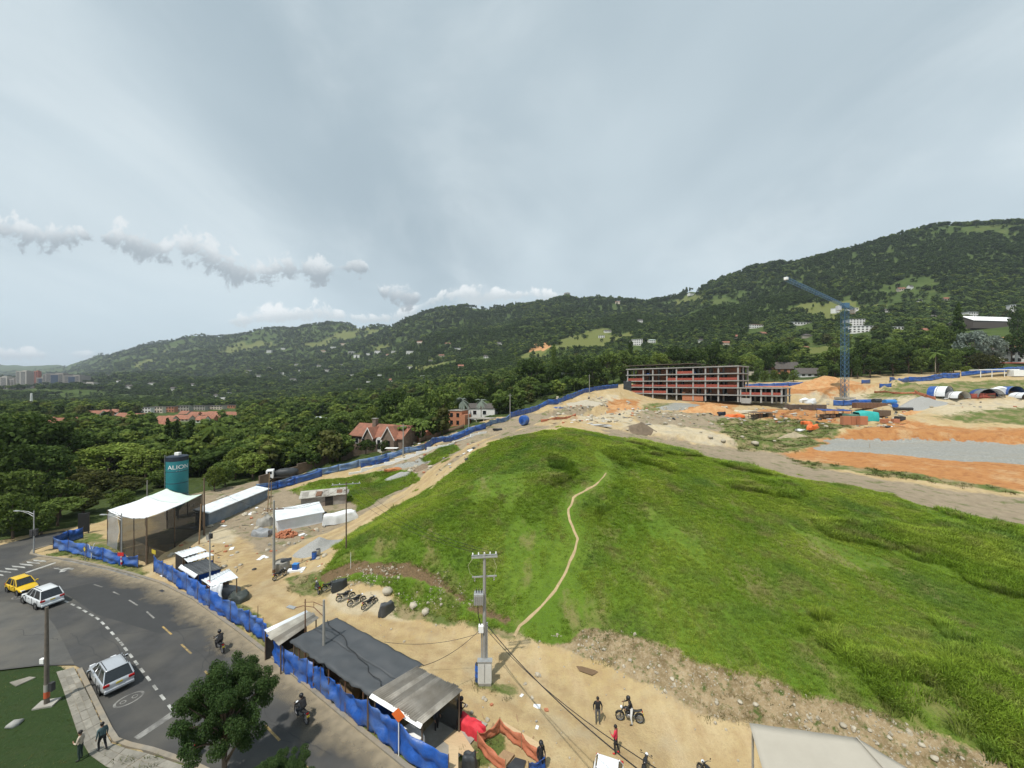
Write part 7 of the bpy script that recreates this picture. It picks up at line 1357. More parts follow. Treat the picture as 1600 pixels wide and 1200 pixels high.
# ------------------------------------------------------------------ tower crane
def crane():
    M_CR = mat('crane_blue', (.07, .15, .24), .5, .15, 2, metal=.2); b = at(1320, 625, 165); g = gh(b.x, b.y); root = tag(empty('tower_crane', (b.x, b.y, g)), 'tall blue lattice tower crane beside the concrete frame building', 'crane'); top = 55.5-g; w = .95
    def lattice(p0, p1, up, hw, hh, n, nm, tri=False, r=.10):
        p0, p1 = Vector(p0), Vector(p1); t = (p1-p0).normalized(); s = t.cross(Vector(up)).normalized(); u = s.cross(t)
        cs = [(-1, -1), (1, -1), (1, 1), (-1, 1)] if not tri else [(-1, -1), (1, -1), (0, 1)]
        for k in range(n):
            a, c = p0.lerp(p1, k/n), p0.lerp(p1, (k+1)/n); mb = MB(); A = [a+s*hw*x+u*hh*y for x, y in cs]; C = [c+s*hw*x+u*hh*y for x, y in cs]; m = len(cs)
            for i in range(m): mb.cyl(A[i], C[i], r, n=4); mb.cyl(A[i], A[(i+1) % m], r*.6, n=4); mb.cyl(A[i], C[(i+1) % m], r*.6, n=4); mb.cyl(A[(i+1) % m], C[i], r*.55, n=4)
            mb.build(nm, M_CR, root)
    lattice((0, 0, 0), (0, 0, top), (0, 1, 0), w, w, 20, 'mast_section', False, .075)
    tip = Vector((86.8-b.x, 122-b.y, 0)); d = tip.normalized(); L = tip.length
    lattice(d*1.0+Vector((0, 0, top+1.2)), d*L+Vector((0, 0, top+1.0)), (0, 0, 1), .6, .62, 26, 'jib_section', True, .06); lattice(-d*1.0+Vector((0, 0, top+1.2)), -d*15+Vector((0, 0, top+1.2)), (0, 0, 1), .7, .4, 5, 'counter_jib', False, .08)
    MB().box((0, 0, top+1.0), (2.3, 2.3, 2.2)).build('slewing_unit', M_CR, root, bevel=.1); cb = MB().box(d.cross(Vector((0, 0, 1)))*1.9+d*.8+Vector((0, 0, top+.2)), (1.5, 1.5, 2.0)).build('cab', mat('crane_cab', (.5, .52, .54), .4, .1), root, bevel=.1)
    MB().box(-d*13.5+Vector((0, 0, top+.3)), (2.2, 1.6, 2.4), rz=math.atan2(d.y, d.x)).build('counterweight', M_CONC, root, bevel=.05); p = d*L*.55+Vector((0, 0, top+.3)); MB().box(p, (1.4, 1.0, .4), rz=math.atan2(d.y, d.x)).build('trolley', M_CR, root); MB().cyl(p, p-Vector((0, 0, 3)), .04, n=4).build('hoist_rope', M_BLACK, root); MB().box(d*L+Vector((0, 0, top+.9)), (1.0, 1.0, .8), rz=math.atan2(d.y, d.x)).build('jib_tip', M_WHITE, root)
    MB().box((0, 0, .2), (5, 5, .9)).build('foundation', M_CONC, root)
crane()
# ------------------------------------------------------------------ things on the upper site
tarp_fence('blue tarpaulin wrapped around the crane foot', px=[(1302, 634), (1318, 634.5), (1337, 633)], h=2.5, span=5, nu=8, nv=6, name='tarp_screen')
def boxthing(label, name, cat, p, size, m, rz=0, dz=0, bevel=.06, extra=None):
    root = tag(empty(name, (p[0], p[1], gh(p[0], p[1])+dz), rz), label, cat); MB().box((0, 0, size[2]/2), size).build('body', m, root, bevel=bevel)
    if extra: extra(root)
    return root
def ribs(root, size, m, n=9):
    for i in range(n): MB().box((-size[0]/2+size[0]*(i+.5)/n, -size[1]/2-.04, size[2]/2), (.12, .1, size[2]*.92)).build('rib', m, root)
p = hit(1361, 638); boxthing('long rust brown steel skip below the blue pipes', 'steel_skip', 'skip', p, (11.5, 2.6, 2.1), M_RUST, R(-8), extra=lambda r: ribs(r, (11.5, 2.6, 2.1), M_RUST)); p = hit(1258, 640); boxthing('long dark formwork fence of steel panels in front of the pale cut bank', 'formwork_panels', 'panels', p, (15.5, .5, 2.0), mat('dark_form_steel', (.10, .075, .06), .8, .3, 1), R(-6), extra=lambda r: ribs(r, (15.5, .5, 2.0), M_WOODD, 14))
def rollt(label, p, L, r, m, rz, name='pipe', cat='pipe'):
    root = tag(empty(name, (p[0], p[1], gh(p[0], p[1])), rz), label, cat); q = Euler((0, R(90), 0)).to_matrix(); MB().lathe([(r*.8, -L/2), (r, -L/2), (r, L/2), (r*.8, L/2), (r*.8, -L/2)], 20, (0, 0, r), q).build('shell', m, root, .7)
rollt('big blue tarpaulin roll left of the rust brown skip', hit(1350, 632), 6.5, 1.0, M_BLUE, .1); rollt('bright blue tank lying behind the right end of the skip', hit(1390, 632), 4.2, .95, mat('sky_blue_tank', (.04, .20, .48), .4, .15), .05); rollt('blue plastic drum lying at the end of the skip', hit(1399, 637), 2.2, .85, M_BLUE, .7); rollt('long dark grey pipe on the ground right of the skip', hit(1411, 641), 6.0, .5, M_DKMET, -.1); rollt('dark pipe section on top of the blue rolls', hit(1370, 630), 3.0, .9, M_BLKT, .1)
def open_shed(label, p, sx, sy, h, roofm, rz, name, legm=M_DKMET):
    root = tag(empty(name, (p[0], p[1], gh(p[0], p[1])), rz), label, 'shed'); MB().grid(14, 6, lambda s, t: ((s-.5)*sx, (t-.5)*sy, h+.25*wob(s*5, t*3, sx)+.3*t)).build('roof_tarp', roofm, root, True).modifiers.new('t', 'SOLIDIFY').thickness = .05
    for x in (-.47, -.16, .16, .47):
        for y in (-.45, .45): MB().cyl((x*sx, y*sy, -.3), (x*sx, y*sy, h), .07, n=6).build('leg', legm, root)
    for k in range(4): MB().box(((k-1.5)*sx*.22, 0, .5+.1*k), (sx*.18, sy*.6, 1.0+.2*(k % 2))).build('stored_crate', [M_WOODD, M_RUST, M_DARK, M_WOOD][k], root, bevel=.04)
    return root
open_shed('open shed with blue tarpaulin roof left of the turquoise tent', hit(1303, 652), 9.5, 4, 2.5, M_BLUED, R(-5), 'blue_roof_shed'); open_shed('low open stack shed with grey cover in front of the formwork panels', hit(1190, 652), 8, 3, 1.6, M_WOODD, 0, 'material_shed')
def teal_tent():
    p = hit(1352, 657); root = tag(empty('turquoise_tent', p, R(-10)), 'turquoise tarpaulin tent beside the stacked brick pallets', 'tent'); m = mat('turquoise_tarp', (.03, .38, .36), .5, .15, 1, .2)
    def fn(s, t):
        a = math.pi*s; x = (t-.5)*5.5; return (x+.15*wob(s*4, t*4), -2.0*math.cos(a)*(1+.05*wob(t*6, s)), 3.2*min(1, math.sin(a)*1.5)**.8*(.85+.15*math.sin(t*3))+.12*wob(s*6, t*5))
    MB().grid(18, 12, fn).build('cover', m, root, True); MB().grid(8, 8, lambda s, t: (2.7, -1.9+3.8*s, 2.7*t+.1*wob(s*5, t*5))).build('end_flap', m, root, True); MB().box((-4.2, 0, 1.1), (3.0, 3.4, 1.9)).build('green_box', mat('green_container', (.10, .22, .17), .6, .2), root, bevel=.05)
teal_tent()
def pallet(label, p, rz, m=M_BRICK, nx=4, ny=3, nz=7, s=.42, group=None):
    root = tag(empty('brick_pallet', (p[0], p[1], gh(p[0], p[1])), rz), label, 'brick pallet', group); MB().box((0, 0, .06), (nx*s*1.05, ny*s*1.05, .12)).build('pallet_base', M_WOOD, root); me = MB().box((0, 0, 0), (s*.96, s*.96, s*.9)).mesh('brick', m)
    for i in range(nx):
        for j in range(ny):
            for k in range(nz):
                if j not in (0,) and i not in (0, nx-1) and k < nz-1: continue
                obj('brick', me, root, ((i-(nx-1)/2)*s, (j-(ny-1)/2)*s, .12+s*.46+k*s*.92), (0, 0, random.uniform(-.03, .03)))
for i, u in enumerate((1321, 1334.5, 1347.5)): pallet(['left', 'middle', 'right'][i]+' of the three tall pallets of orange bricks before the turquoise tent', hit(u, 664), .05, nx=6, group='orange brick pallets')
pallet('low opened pallet of orange bricks right of the turquoise tent', hit(1382, 661), .2, nz=3, nx=5, group='orange brick pallets'); pallet('small leftover brick pallet at the end of the site track', hit(1399, 661), -.1, nz=3, group='orange brick pallets'); boxthing('brown timber crate behind the turquoise tent', 'timber_crate', 'crate', hit(1378, 650), (4.2, 2.4, 2.0), M_WOODD, .1)
boxthing('dark machine box beside the leftover brick pallet', 'machine_box', 'box', hit(1406, 657), (2.4, 1.6, 1.3), M_DKMET, .1)
def mesh_lump(label, p, r, m, name, cat, seed, rz=0): return lump(label, p, r, m, name, cat, seed, rz, fold=.6, n=24, k=10)
mesh_lump('crumpled bright orange mesh on the green slope, right piece', hit(1270, 671), (2.3, 1.0, 1.3), M_ORSIGN, 'orange_netting', 'netting', 41, .4); mesh_lump('crumpled bright orange mesh on the green slope, left piece', hit(1260, 663), (1.6, .8, .9), M_ORSIGN, 'orange_netting', 'netting', 42, -.4); mesh_lump('white plastic sheet crumpled beside the orange mesh', hit(1250, 673), (1.6, .9, .5), M_WHITET, 'plastic_sheet', 'sheet', 43); mesh_lump('orange netting heap in front of the low wing', hit(1148, 652), (3.4, 1.2, 1.0), M_ORSIGN, 'orange_netting', 'netting', 44)
mesh_lump('white and beige sack heap behind the formwork panels', hit(1262, 630), (3.5, 1.6, 1.9), M_WHITET, 'sack_heap', 'sacks', 45); mesh_lump('cream sheeted material stack in front of the concrete frame', hit(1165, 645), (4.5, 1.5, 1.0), mat('cream_sheet', (.5, .45, .35), .7, .2), 'sheeted_stack', 'stack', 46); mesh_lump('dark blue skip bag on the grass before the low wing', hit(1127, 648), (1.8, 1.1, 1.1), M_NAVY, 'dark_bag', 'bag', 47)
heap('orange soil heap in front of the concrete frame building', at(1110, 634, 150), (12, 4.5), 2.6, M_OSOIL, 'soil_heap', seed=11, rot=-.3); heap('large orange soil mound behind the crane mast', at(1290, 612, 186), (20, 7), 5.0, M_OSOIL, 'soil_heap', seed=12, rot=-.1); heap('orange soil mound left of the concrete frame', hit(975, 636), (9, 4), 1.6, M_OSOIL, 'soil_heap', seed=13, rot=.4); heap('grey rubble heap right of the blue drum', hit(1440, 632), (9, 4), 3.0, M_GRAV, 'rubble_heap', seed=14); heap('small orange soil mound on the terrace above the gravel pad', hit(1420, 668), (3.0, 1.6), 1.3, M_OSOIL, 'soil_heap', seed=15)
heap('pale rubble and rock heap left of the concrete frame', hit(915, 632), (9, 4), 2.0, M_SAND, 'rubble_heap', seed=16); heap('brown spoil heap on the yellow cut bank', hit(1003, 668), (4.5, 2.5), 1.6, mat('dark_spoil', (.15, .115, .08), .95, .3, 1, .5), 'soil_heap', seed=17); heap('pale spoil heap on the slope below the orange mesh', hit(1240, 682), (4.5, 2.0), 1.3, mat('pale_spoil', (.32, .27, .18), .95, .3, 1, .5), 'soil_heap', seed=18)
rg = random.Random(31)
ORD3 = ['first', 'second', 'third', 'fourth', 'fifth', 'sixth']
for words, grp, L in [('pale boulder from the left on the yellow earth before the concrete frame', 'boulders before the concrete frame', [(980, 672), (1004, 672), (1015, 672), (1030, 644), (1052, 642), (1062, 640)]), ('broken rock from the left beside the earth track left of the concrete frame', 'rocks beside the upper track', [(870, 652), (880, 648), (905, 640), (925, 636), (940, 634)]), ('rock from the left on the yellow cut bank beyond the grass crest', 'rocks on the cut bank', [(1095, 676), (1110, 684), (1130, 690), (1160, 684), (1180, 694), (1210, 690)])]:
    for i, (u, v) in enumerate(L): rock(ORD3[i]+' '+words, hit(u, v), rg.uniform(.35, .75), 60+i+len(words), grp)
def bigtank():
    p = hit(819, 664); root = tag(empty('blue_drum', p, R(-40)), 'round bright blue water tank lying beside the upper dirt track', 'tank'); MB().lathe([(0, -1.0), (1.3, -.95), (1.5, -.6), (1.5, .7), (1.35, 1.0), (.5, 1.15), (0, 1.15)], 22, (0, 0, 1.45), Euler((R(90), 0, 0)).to_matrix()).build('shell', M_BLUE, root, .8); MB().lathe([(.5, 1.1), (.5, 1.3), (0, 1.3)], 14, (0, 0, 1.45), Euler((R(90), 0, 0)).to_matrix()).build('lid', M_BLUED, root, .8)
bigtank()
lump('blue tarpaulin sheet lying on the rocks beside the blue hill fence', hit(872, 638), (2.6, 1.2, .5), M_BLUE, 'blue_sheet', 'tarp', 51); lump('white and grey sheets on the ground above the grass crest', hit(937, 666), (3.2, 1.2, .6), mat('grey_sheets', (.42, .42, .42), .6, .2), 'grey_sheets', 'sheets', 52, fold=.6); lump('dark rolled sheet beside the upper dirt track', hit(777, 672), (1.6, .8, .5), M_BLKT, 'dark_sheet', 'sheet', 53, fold=.6); lump('orange cut brush pile on the grass beside the low wall', hit(614, 735), (2.2, .9, .5), mat('orange_brush', (.40, .16, .06), .9, .3), 'brush_pile', 'brush', 54, rz=.3, fold=.6)
tarp_fence('orange mesh barrier along the edge of the upper dirt track', px=[(845, 660), (870, 656), (900, 650)], h=.9, span=4, m=M_ORANGE, name='mesh_barrier', nu=7, nv=4, post=M_WOOD); tarp_fence('long orange mesh barrier on the green bank right of the crane', px=[(1366, 614), (1400, 616), (1430, 616)], h=.9, span=5, m=M_ORANGE, name='mesh_barrier', nu=7, nv=4, post=M_WOOD); tarp_fence('orange mesh barrier slanting down to the white arched tent', px=[(1429, 615), (1446, 621), (1462, 626)], h=1.4, span=4, m=M_ORANGE, name='mesh_barrier', nu=7, nv=4, post=M_WOOD)
def arch_tent(label, u, v, wpx, m, m2, rz=0, name='arched_tent', hm=.62, L=5.0):
    p = hit(u, v); w = wpx/F*p.y; root = tag(empty(name, p, rz), label, 'tent')
    for k, (a, b, mm) in enumerate(((0, .6, m), (.6, 1, m2))): MB().grid(16, 6, lambda s, t: (w/2*math.cos(math.pi*s)*(1+.04*wob(s*6, t)), -L/2+L*(a+(b-a)*t), w*hm*math.sin(math.pi*s)**.8+.06*wob(s*7, t*4))).build('cover', mm, root, True)
    MB().grid(14, 6, lambda s, t: (w/2*math.cos(math.pi*s)*t, L/2-.1, w*hm*math.sin(math.pi*s)**.8*t)).build('end_wall', M_DARK, root, True)
    for yy in (-L/2+.02, 0): MB().tube([(w/2*math.cos(math.pi*k/10), yy, w*hm*math.sin(math.pi*k/10)**.8+.02) for k in range(11)], .07, 5).build('hoop', M_DKMET, root)
    MB().box((0, 0, .5), (w*.45, L*.5, 1.0)).build('stored_crate', M_WOODD, root, bevel=.05)
arch_tent('white arched tunnel tent with blue rear, leftmost of the tents on the right bank', 1469, 619, 25, M_WHITET, M_BLUE, R(20)); arch_tent('grey arched tent with black hoops, second of the tents on the right bank', 1494, 622, 23, M_WHITET, M_NETG, R(5), hm=.45); arch_tent('dark arched tent with red mesh front, third of the tents on the right bank', 1541, 621, 30, M_NETG, M_BLUED, R(-20), hm=.45); arch_tent('bright blue tunnel tent near the right edge', 1578, 616, 20, M_BLUE, M_BLUE, R(-15)); arch_tent('white sheet tent cut by the right edge', 1600, 622, 22, M_WHITET, M_WHITET, R(-15), hm=.4)
tarp_fence('red mesh screen in front of the dark arched tent', px=[(1511, 623), (1535, 623), (1556, 622)], h=1.9, span=4, m=M_REDNET, name='mesh_screen', nu=7, nv=4); lump('white sheeting draped over the rock face between the dark and blue tents', hit(1560, 616), (3.2, 1.6, 2.4), M_WHITET, 'white_sheeting', 'sheeting', 61, fold=.5)
heap('orange machine-dug soil strip on the right slope', hit(1425, 645), (4, 1.6), .9, M_OSOIL, 'soil_heap', seed=19)
def carport():
    p = hit(1553, 588); root = tag(empty('carport', p, R(-8)), 'long flat white carport roof behind the right bank', 'carport'); MB().box((0, 0, 3.0), (16, 4.5, .35)).build('roof', M_WHITE, root, bevel=.05)
    for x in (-7, -2.5, 2.5, 7): MB().cyl((x, -1.8, -.5), (x, -1.8, 2.9), .14, n=8).build('post', M_WHITE, root)
carport(); boxthing('white site cabin at the right edge behind the bank', 'site_cabin', 'cabin', hit(1592, 588), (6.5, 3, 2.9), M_WHITE, R(-10))
# ------------------------------------------------------------------ houses
M_TILE = mat('clay_tile_roof', (.29, .125, .08), .9, .3, 1.5, .4, 8, stain=(.17, .09, .06), stain_amt=.85, rnd=.15); M_DKROOF = mat('dark_tile_roof', (.085, .075, .068), .9, .2, 1, .3, 6); M_STONE = mat('brown_stone_wall', (.17, .125, .095), .95, .35, 1.2, .5, 5); M_OBRICK = mat('orange_brick_wall', (.42, .18, .10), .9, .2, 1, .3, 6); M_WALLW = mat('white_wall', (.68, .67, .64), .85, .08, 1, stain=(.55, .53, .5), stain_amt=.4, rnd=.12); M_WALLB = mat('beige_wall', (.5, .44, .36), .85, .1, 1, rnd=.15)
def brick_house():
    p = at(548, 703, 116); q = at(628, 700, 108); A = Vector((p.x, p.y)); B = Vector((q.x, q.y)); z = gh(*((A+B)/2))-.3
    r = gable('brown stone villa with red tile roof, gables and chimney below the hill track', A, B, 8, 4.6, 3.0, M_STONE, M_TILE, 'stone_villa', 'house', z=z, over=.5, wins=[(2.5, 2.9, 1.3, 1.4, 'w'), (5.2, 2.9, 1.3, 1.4, 'w'), (9.5, 2.6, 1.2, 2.2, 'd')])
    L = (B-A).length
    for x0, w, hh, wm in ((L*.42, 3.2, 2.6, M_STONE), (L*.80, 4.2, 3.2, M_STONE)):
        g = MB(); g.extr([(x0-w/2, 0, 0), (x0+w/2, 0, 0), (x0+w/2, 0, 4.4), (x0, 0, 4.4+hh), (x0-w/2, 0, 4.4)], (0, -1.2, 0), (0, 2.5, 0)); gb = g.build('gable_bay', wm, r); rm = MB()
        for s in (-1, 1): rm.extr([(x0, 0, 4.45+hh+.15), (x0+s*(w/2+.4), 0, 4.35-.3), (x0+s*(w/2+.4), 0, 4.2-.3), (x0, 0, 4.45+hh)], (0, -1.5, 0), (0, 3.9, 0))
        rm.build('gable_roof', M_TILE, gb); vg = MB()
        for s in (-1, 1): vg.extr([(x0, 0, 4.45+hh+.18), (x0+s*(w/2+.45), 0, 4.4-.3), (x0+s*(w/2+.45), 0, 4.1-.3), (x0, 0, 4.45+hh-.15)], (0, -1.6, 0), (0, -1.5, 0))
        vg.build('verge_board', M_WALLW, gb); MB().box((x0, -1.25, 3.0), (1.2, .12, 1.6)).build('window', M_GLASS, gb)
    ch = MB().box((L*.33, 3.4, 8.0), (1.3, 1.1, 2.6)).build('chimney', M_STONE, r); MB().box((L*.33, 3.4, 9.35), (1.6, 1.4, .2)).build('chimney_cap', M_CONC, ch)
    a = MB(); a.extr([(L*.60+1.1*math.cos(t*math.pi/8), 0, 3.4+1.1*math.sin(t*math.pi/8)) for t in range(9)]+[(L*.60-1.1, 0, 0), (L*.60+1.1, 0, 0)], (0, -.7, 0), (0, 0, 0)); a.build('white_arch', M_WALLW, r); MB().box((L*.60, -.75, 2.4), (1.0, .1, 2.6)).build('arch_window', M_GLASS, r)
    p = hit(645, 694); gable('low brown garage with red tile roof beside the stone villa', (p.x-4, p.y+2), (p.x+3, p.y), 5, 2.6, 1.4, mat('brown_wood_wall', (.24, .10, .06), .9, .2, 1), M_TILE, 'garage', 'house', z=p.z-.4)
brick_house()
def orange_house():
    p = hit(711, 666); root = tag(empty('orange_brick_house', p, R(-20)), 'orange brick house with stepped flat roofs among the palms', 'house'); MB().box((0, 3, 2.6), (5.5, 6, 6.4)).build('wall', M_OBRICK, root); MB().box((3.2, 2, 1.9), (2.4, 5, 5.0)).build('side_block', M_OBRICK, root); MB().box((0, 3, 5.9), (5.9, 6.4, .25)).build('roof_slab', M_CONC, root)
    for x in (-1.5, 1.2):
        for z in (1.4, 4.2): MB().box((x, -.03, z), (1.2, .1, 1.5)).build('window', M_GLASS, root)
    MB().box((9, 4, 3.0), (10, 5, .3)).build('terrace_slab', M_CONC, root)
    for x in (5, 8, 11, 13.5): MB().box((x, 1.8, 1.4), (.3, .3, 3.2)).build('terrace_post', M_CONC, root)
    p = hit(752, 655); gable('white house half hidden behind the silver fan palms', (p.x-6, p.y+6), (p.x+5, p.y+4), 6, 4, 1.6, M_WALLW, M_DKROOF, 'white_house', 'house', z=p.z, wins=[(3, 2.2, 1.4, 1.6, 'w'), (7, 2.2, 1.4, 1.6, 'w')])
orange_house()
def fhouse(label, u, v, wpx, hpx, wm, rm, rise=1.5, name='house', rz=None, d=None, flat=False, group=None, win=True, deep=.7, clear=1.0):
    p = fhit(u, v); p = Vector((p.x, p.y, float(hill_z(p.x, p.y)))); w = wpx/F*p.y; h = hpx/F*p.y; rz = random.uniform(-.35, .35) if rz is None else rz; t = Vector((math.cos(rz), math.sin(rz)))
    A = Vector((p.x, p.y))-t*w/2; n = max(1, min(6, int(w/3.2))); fl = max(1, int(round(h/3.4)))
    wins = [((i+.5)*w/n, (f+.55)*h/fl, w/n*.5, h/fl*.5, 'g') for i in range(n) for f in range(fl)] if win else ()
    r = gable(label, A, A+t*w, max(5, w*deep), h, -.01 if flat else rise, wm, rm, name, 'house', z=p.z-.3, over=.5, wins=wins, roofname='roof'); HOUSEX.append((u, 600-F*(p.z-H)/p.y, wpx*.5*clear+1+900/p.y, max(3500/p.y, 18 if name in ('tile_roof_house', 'apartment_block') else 14 if wpx > 16 else 3)))
    if group: r['group'] = group
    return r
fhouse('brick gabled house with dark roof behind the concrete frame', 1232, 584, 36, 9, M_OBRICK, M_DKROOF, 4.2, d=222, rz=-.15, name='gabled_house'); fhouse('long low dark-roofed wing left of the brick gabled house', 1192, 585, 42, 8, M_WALLB, M_DKROOF, 3.0, d=224, rz=-.1, name='low_house', win=False); fhouse('pavilion with wide dark hipped roof behind the orange mound', 1270, 604, 36, 6, M_WALLW, M_DKROOF, 3.2, d=212, rz=-.1, name='pavilion')
fhouse('modern white terraced villa right behind the crane mast', 1345, 520, 36, 11, M_WALLW, M_WALLW, flat=True, d=430, rz=-.1, name='white_villa'); fhouse('upper storey block of white terraced villas behind the crane', 1340, 512, 22, 14, M_WALLW, M_DKROOF, flat=True, d=445, rz=-.1, name='white_villa'); fhouse('low white villa right of the terraced villa', 1405, 516, 24, 6, M_WALLW, M_WALLW, flat=True, d=440, rz=-.1, name='white_villa')
fhouse('long industrial hall with sloping white roof near the right edge', 1560, 512, 95, 11, mat('hall_wall_dark', (.09, .075, .065), .9, .2), M_WHITE, 6, d=330, rz=.14, name='long_hall', win=False, deep=.32); fhouse('stacked white flat-roofed houses left of the long hall', 1521, 500, 17, 13, M_WALLW, M_WALLW, flat=True, d=360, rz=.1, name='white_villa'); fhouse('white tower-like house above the long hall', 1583, 492, 8, 16, M_WALLW, M_WALLW, flat=True, d=400, name='white_villa')
fhouse('white house with dark roof and red awning at the right edge', 1588, 572, 58, 20, M_WALLW, M_DKROOF, 2.2, d=205, rz=-.05, name='white_house')
_hr = MB().box((0, 0, 0), (18, 3, .35)).build('red_awning', mat('red_awning_tin', (.42, .10, .07), .7, .2)); _hr.location = at(1588, 567, 199); tag(_hr, 'long red awning in front of the white house at the right edge', 'awning')
for lab, u, v, w, h in [('small white cube house left of the crane top', 1309, 489, 10, 8), ('small pinkish house right of the crane top', 1333, 489, 14, 8)]: fhouse(lab, u, v, w, h, M_WALLW, M_WALLW, flat=True, name='small_house')
fhouse('white house with red roof left of the crane mast', 1182, 513, 24, 6, M_WALLW, M_TILE, 2.0, d=420); fhouse('row of low white houses left of the crane mast', 1255, 508, 30, 5, M_WALLW, M_DKROOF, 1.5, d=430); fhouse('modern white two storey house above the trees left of the frame building', 994, 540, 19, 10, M_WALLW, M_WALLW, flat=True, d=420, name='white_villa'); fhouse('small pale house with green roof right of the modern white house', 1020, 536, 10, 5, M_WALLW, M_GREENT, 1.2, d=430); fhouse('dark roofed hut among trees left of the crane mast', 1262, 528, 20, 4, M_WALLB, M_DKROOF, 3, d=330, win=False); fhouse('small red hut at the bright clearing', 1260, 546, 9, 4, mat('red_wall', (.35, .06, .04), .8, .1), M_TILE, 1, d=300); fhouse('white roofed cabin above the trees left of the stone villa', 500, 656, 17, 3, M_WALLW, M_ZINC, .8, d=190, win=False, rz=-.1, clear=1.3)
# apartment row and the red-roofed estate in the valley
for i, (u, v, w, h, m) in enumerate([(226, 645, 18, 9, M_WALLW), (245, 645, 17, 10, M_WALLB), (263, 644, 18, 9, M_OBRICK), (284, 643, 22, 9, M_CONC), (308, 641, 24, 7, M_CONC), (334, 640, 26, 6, M_WALLB), (360, 638, 22, 5, M_OBRICK)]): fhouse(['first', 'second', 'third', 'fourth', 'fifth', 'sixth', 'seventh'][i]+' block from the left in the long apartment row across the valley', u, v, w, h, m, M_DKROOF, flat=True, d=560, rz=.02, name='apartment_block', group='apartment row in the valley', deep=.4)
rg = random.Random(77); k = 0; ORDN = ['first', 'second', 'third', 'fourth', 'fifth', 'sixth', 'seventh', 'eighth', 'ninth', 'tenth', 'eleventh', 'twelfth', 'thirteenth', 'fourteenth', 'fifteenth', 'sixteenth', 'seventeenth', 'eighteenth', 'nineteenth', 'twentieth']
for row, (v, us, d) in enumerate([(671, range(65, 135, 14), 340), (664, range(72, 130, 15), 365), (650, range(133, 178, 14), 430), (657, range(186, 215, 14), 400), (659, range(248, 345, 13), 400), (653, range(285, 375, 14), 430), (676, (252, 262), 290)]):
    for j, u in enumerate(us): fhouse('%s house from the left in the %s row of the red-roofed estate' % (ORDN[j], ['nearest left', 'second left', 'far left', 'central left', 'main central', 'far central', 'nearest central'][row]), u+rg.uniform(-2, 2), v+rg.uniform(-1.5, 1.5), 14, rg.uniform(4, 6), [M_WALLB, M_OBRICK, M_WALLW][rg.randint(0, 2)], M_TILE, 2.6, d=d, rz=rg.uniform(-.15, .15), name='tile_roof_house', group='red-roofed estate in the valley', win=True, deep=.8, clear=.55)
def tower(label, u, vt, vb, wpx, d, wm, strip=None, group='towers of the city'):
    p = at(u, vb, d); z = float(hill_z(p.x, p.y)); zt = at(u, vt, d).z; w = wpx/F*d; z = min(z, p.z); h = zt-z; root = tag(empty('apartment_tower', (p.x, p.y, z), random.uniform(-.1, .25)), label, 'tower', group); MB().box((0, 0, h/2), (w, w*.8, h)).build('wall', wm, root); n = int(h/3.3)
    if strip: MB().box((0, -w*.4-.3, h*.48), (w*.4, .8, h*.9)).build('glass_front', strip, root)
    for f in range(1, n):
        for s in ((-.34, .22), (.34, .22)) if strip else ((-.3, .3), (.18, .42)): MB().box((s[0]*w, -w*.4-.1, f*3.3), (w*s[1], .3, 1.5)).build('window_band', M_GLASS, root)
    MB().box((w*.1, 0, h+1.2), (w*.4, w*.4, 2.6)).build('roof_house', wm, root)
M_TWG = mat('tower_grey', (.27, .245, .22), .85, .15, .1); M_TWD = mat('tower_glass_dark', (.04, .06, .10), .4, .1, .1); M_TWP = mat('tower_pale', (.40, .37, .33), .85, .1, .1); M_TWR = mat('tower_brick', (.34, .12, .08), .85, .15, .1)
for lab, u, vt, vb, w, m, s in [('cream tower at the far left edge of the city', 9, 589, 618, 16, M_TWP, None), ('red brick block at the foot of the leftmost towers', 8, 601, 619, 15, M_TWR, None), ('low grey tower between the cream and pale grey towers', 23, 592, 612, 10, M_TWG, None), ('tallest pale grey tower of the city', 40, 580, 612, 15, M_TWP, None), ('narrow tower with red side', 59, 580, 612, 6, M_TWR, None), ('dark blue glass tower beside the red-sided one', 67, 590, 613, 10, M_TWG, M_TWD), ('slim grey tower in the middle of the city cluster', 77, 585, 616, 10, M_TWG, None), ('wide tower with dark blue glass front', 94, 584, 613, 23, M_TWG, M_TWD), ('right-hand tower with dark blue glass front', 121, 587, 611, 22, M_TWG, M_TWD), ('low pale block at the right end of the city cluster', 141, 598, 614, 21, M_TWP, None), ('low podium block under the wide glass tower', 92, 610, 617, 25, M_TWP, None)]: tower(lab, u, vt, vb, w, 1250, m, s)
HOUSEX.extend([(1560, 505, 58, 40), (75, 612, 75, 5), (590, 690, 45, 45), (556, 690, 20, 45), (715, 655, 22, 30), (752, 640, 18, 30), (735, 645, 15, 30)])
tower('square tower block on the ridge skyline', 886, 458, 468, 8, 1680, M_CONC, None, None)
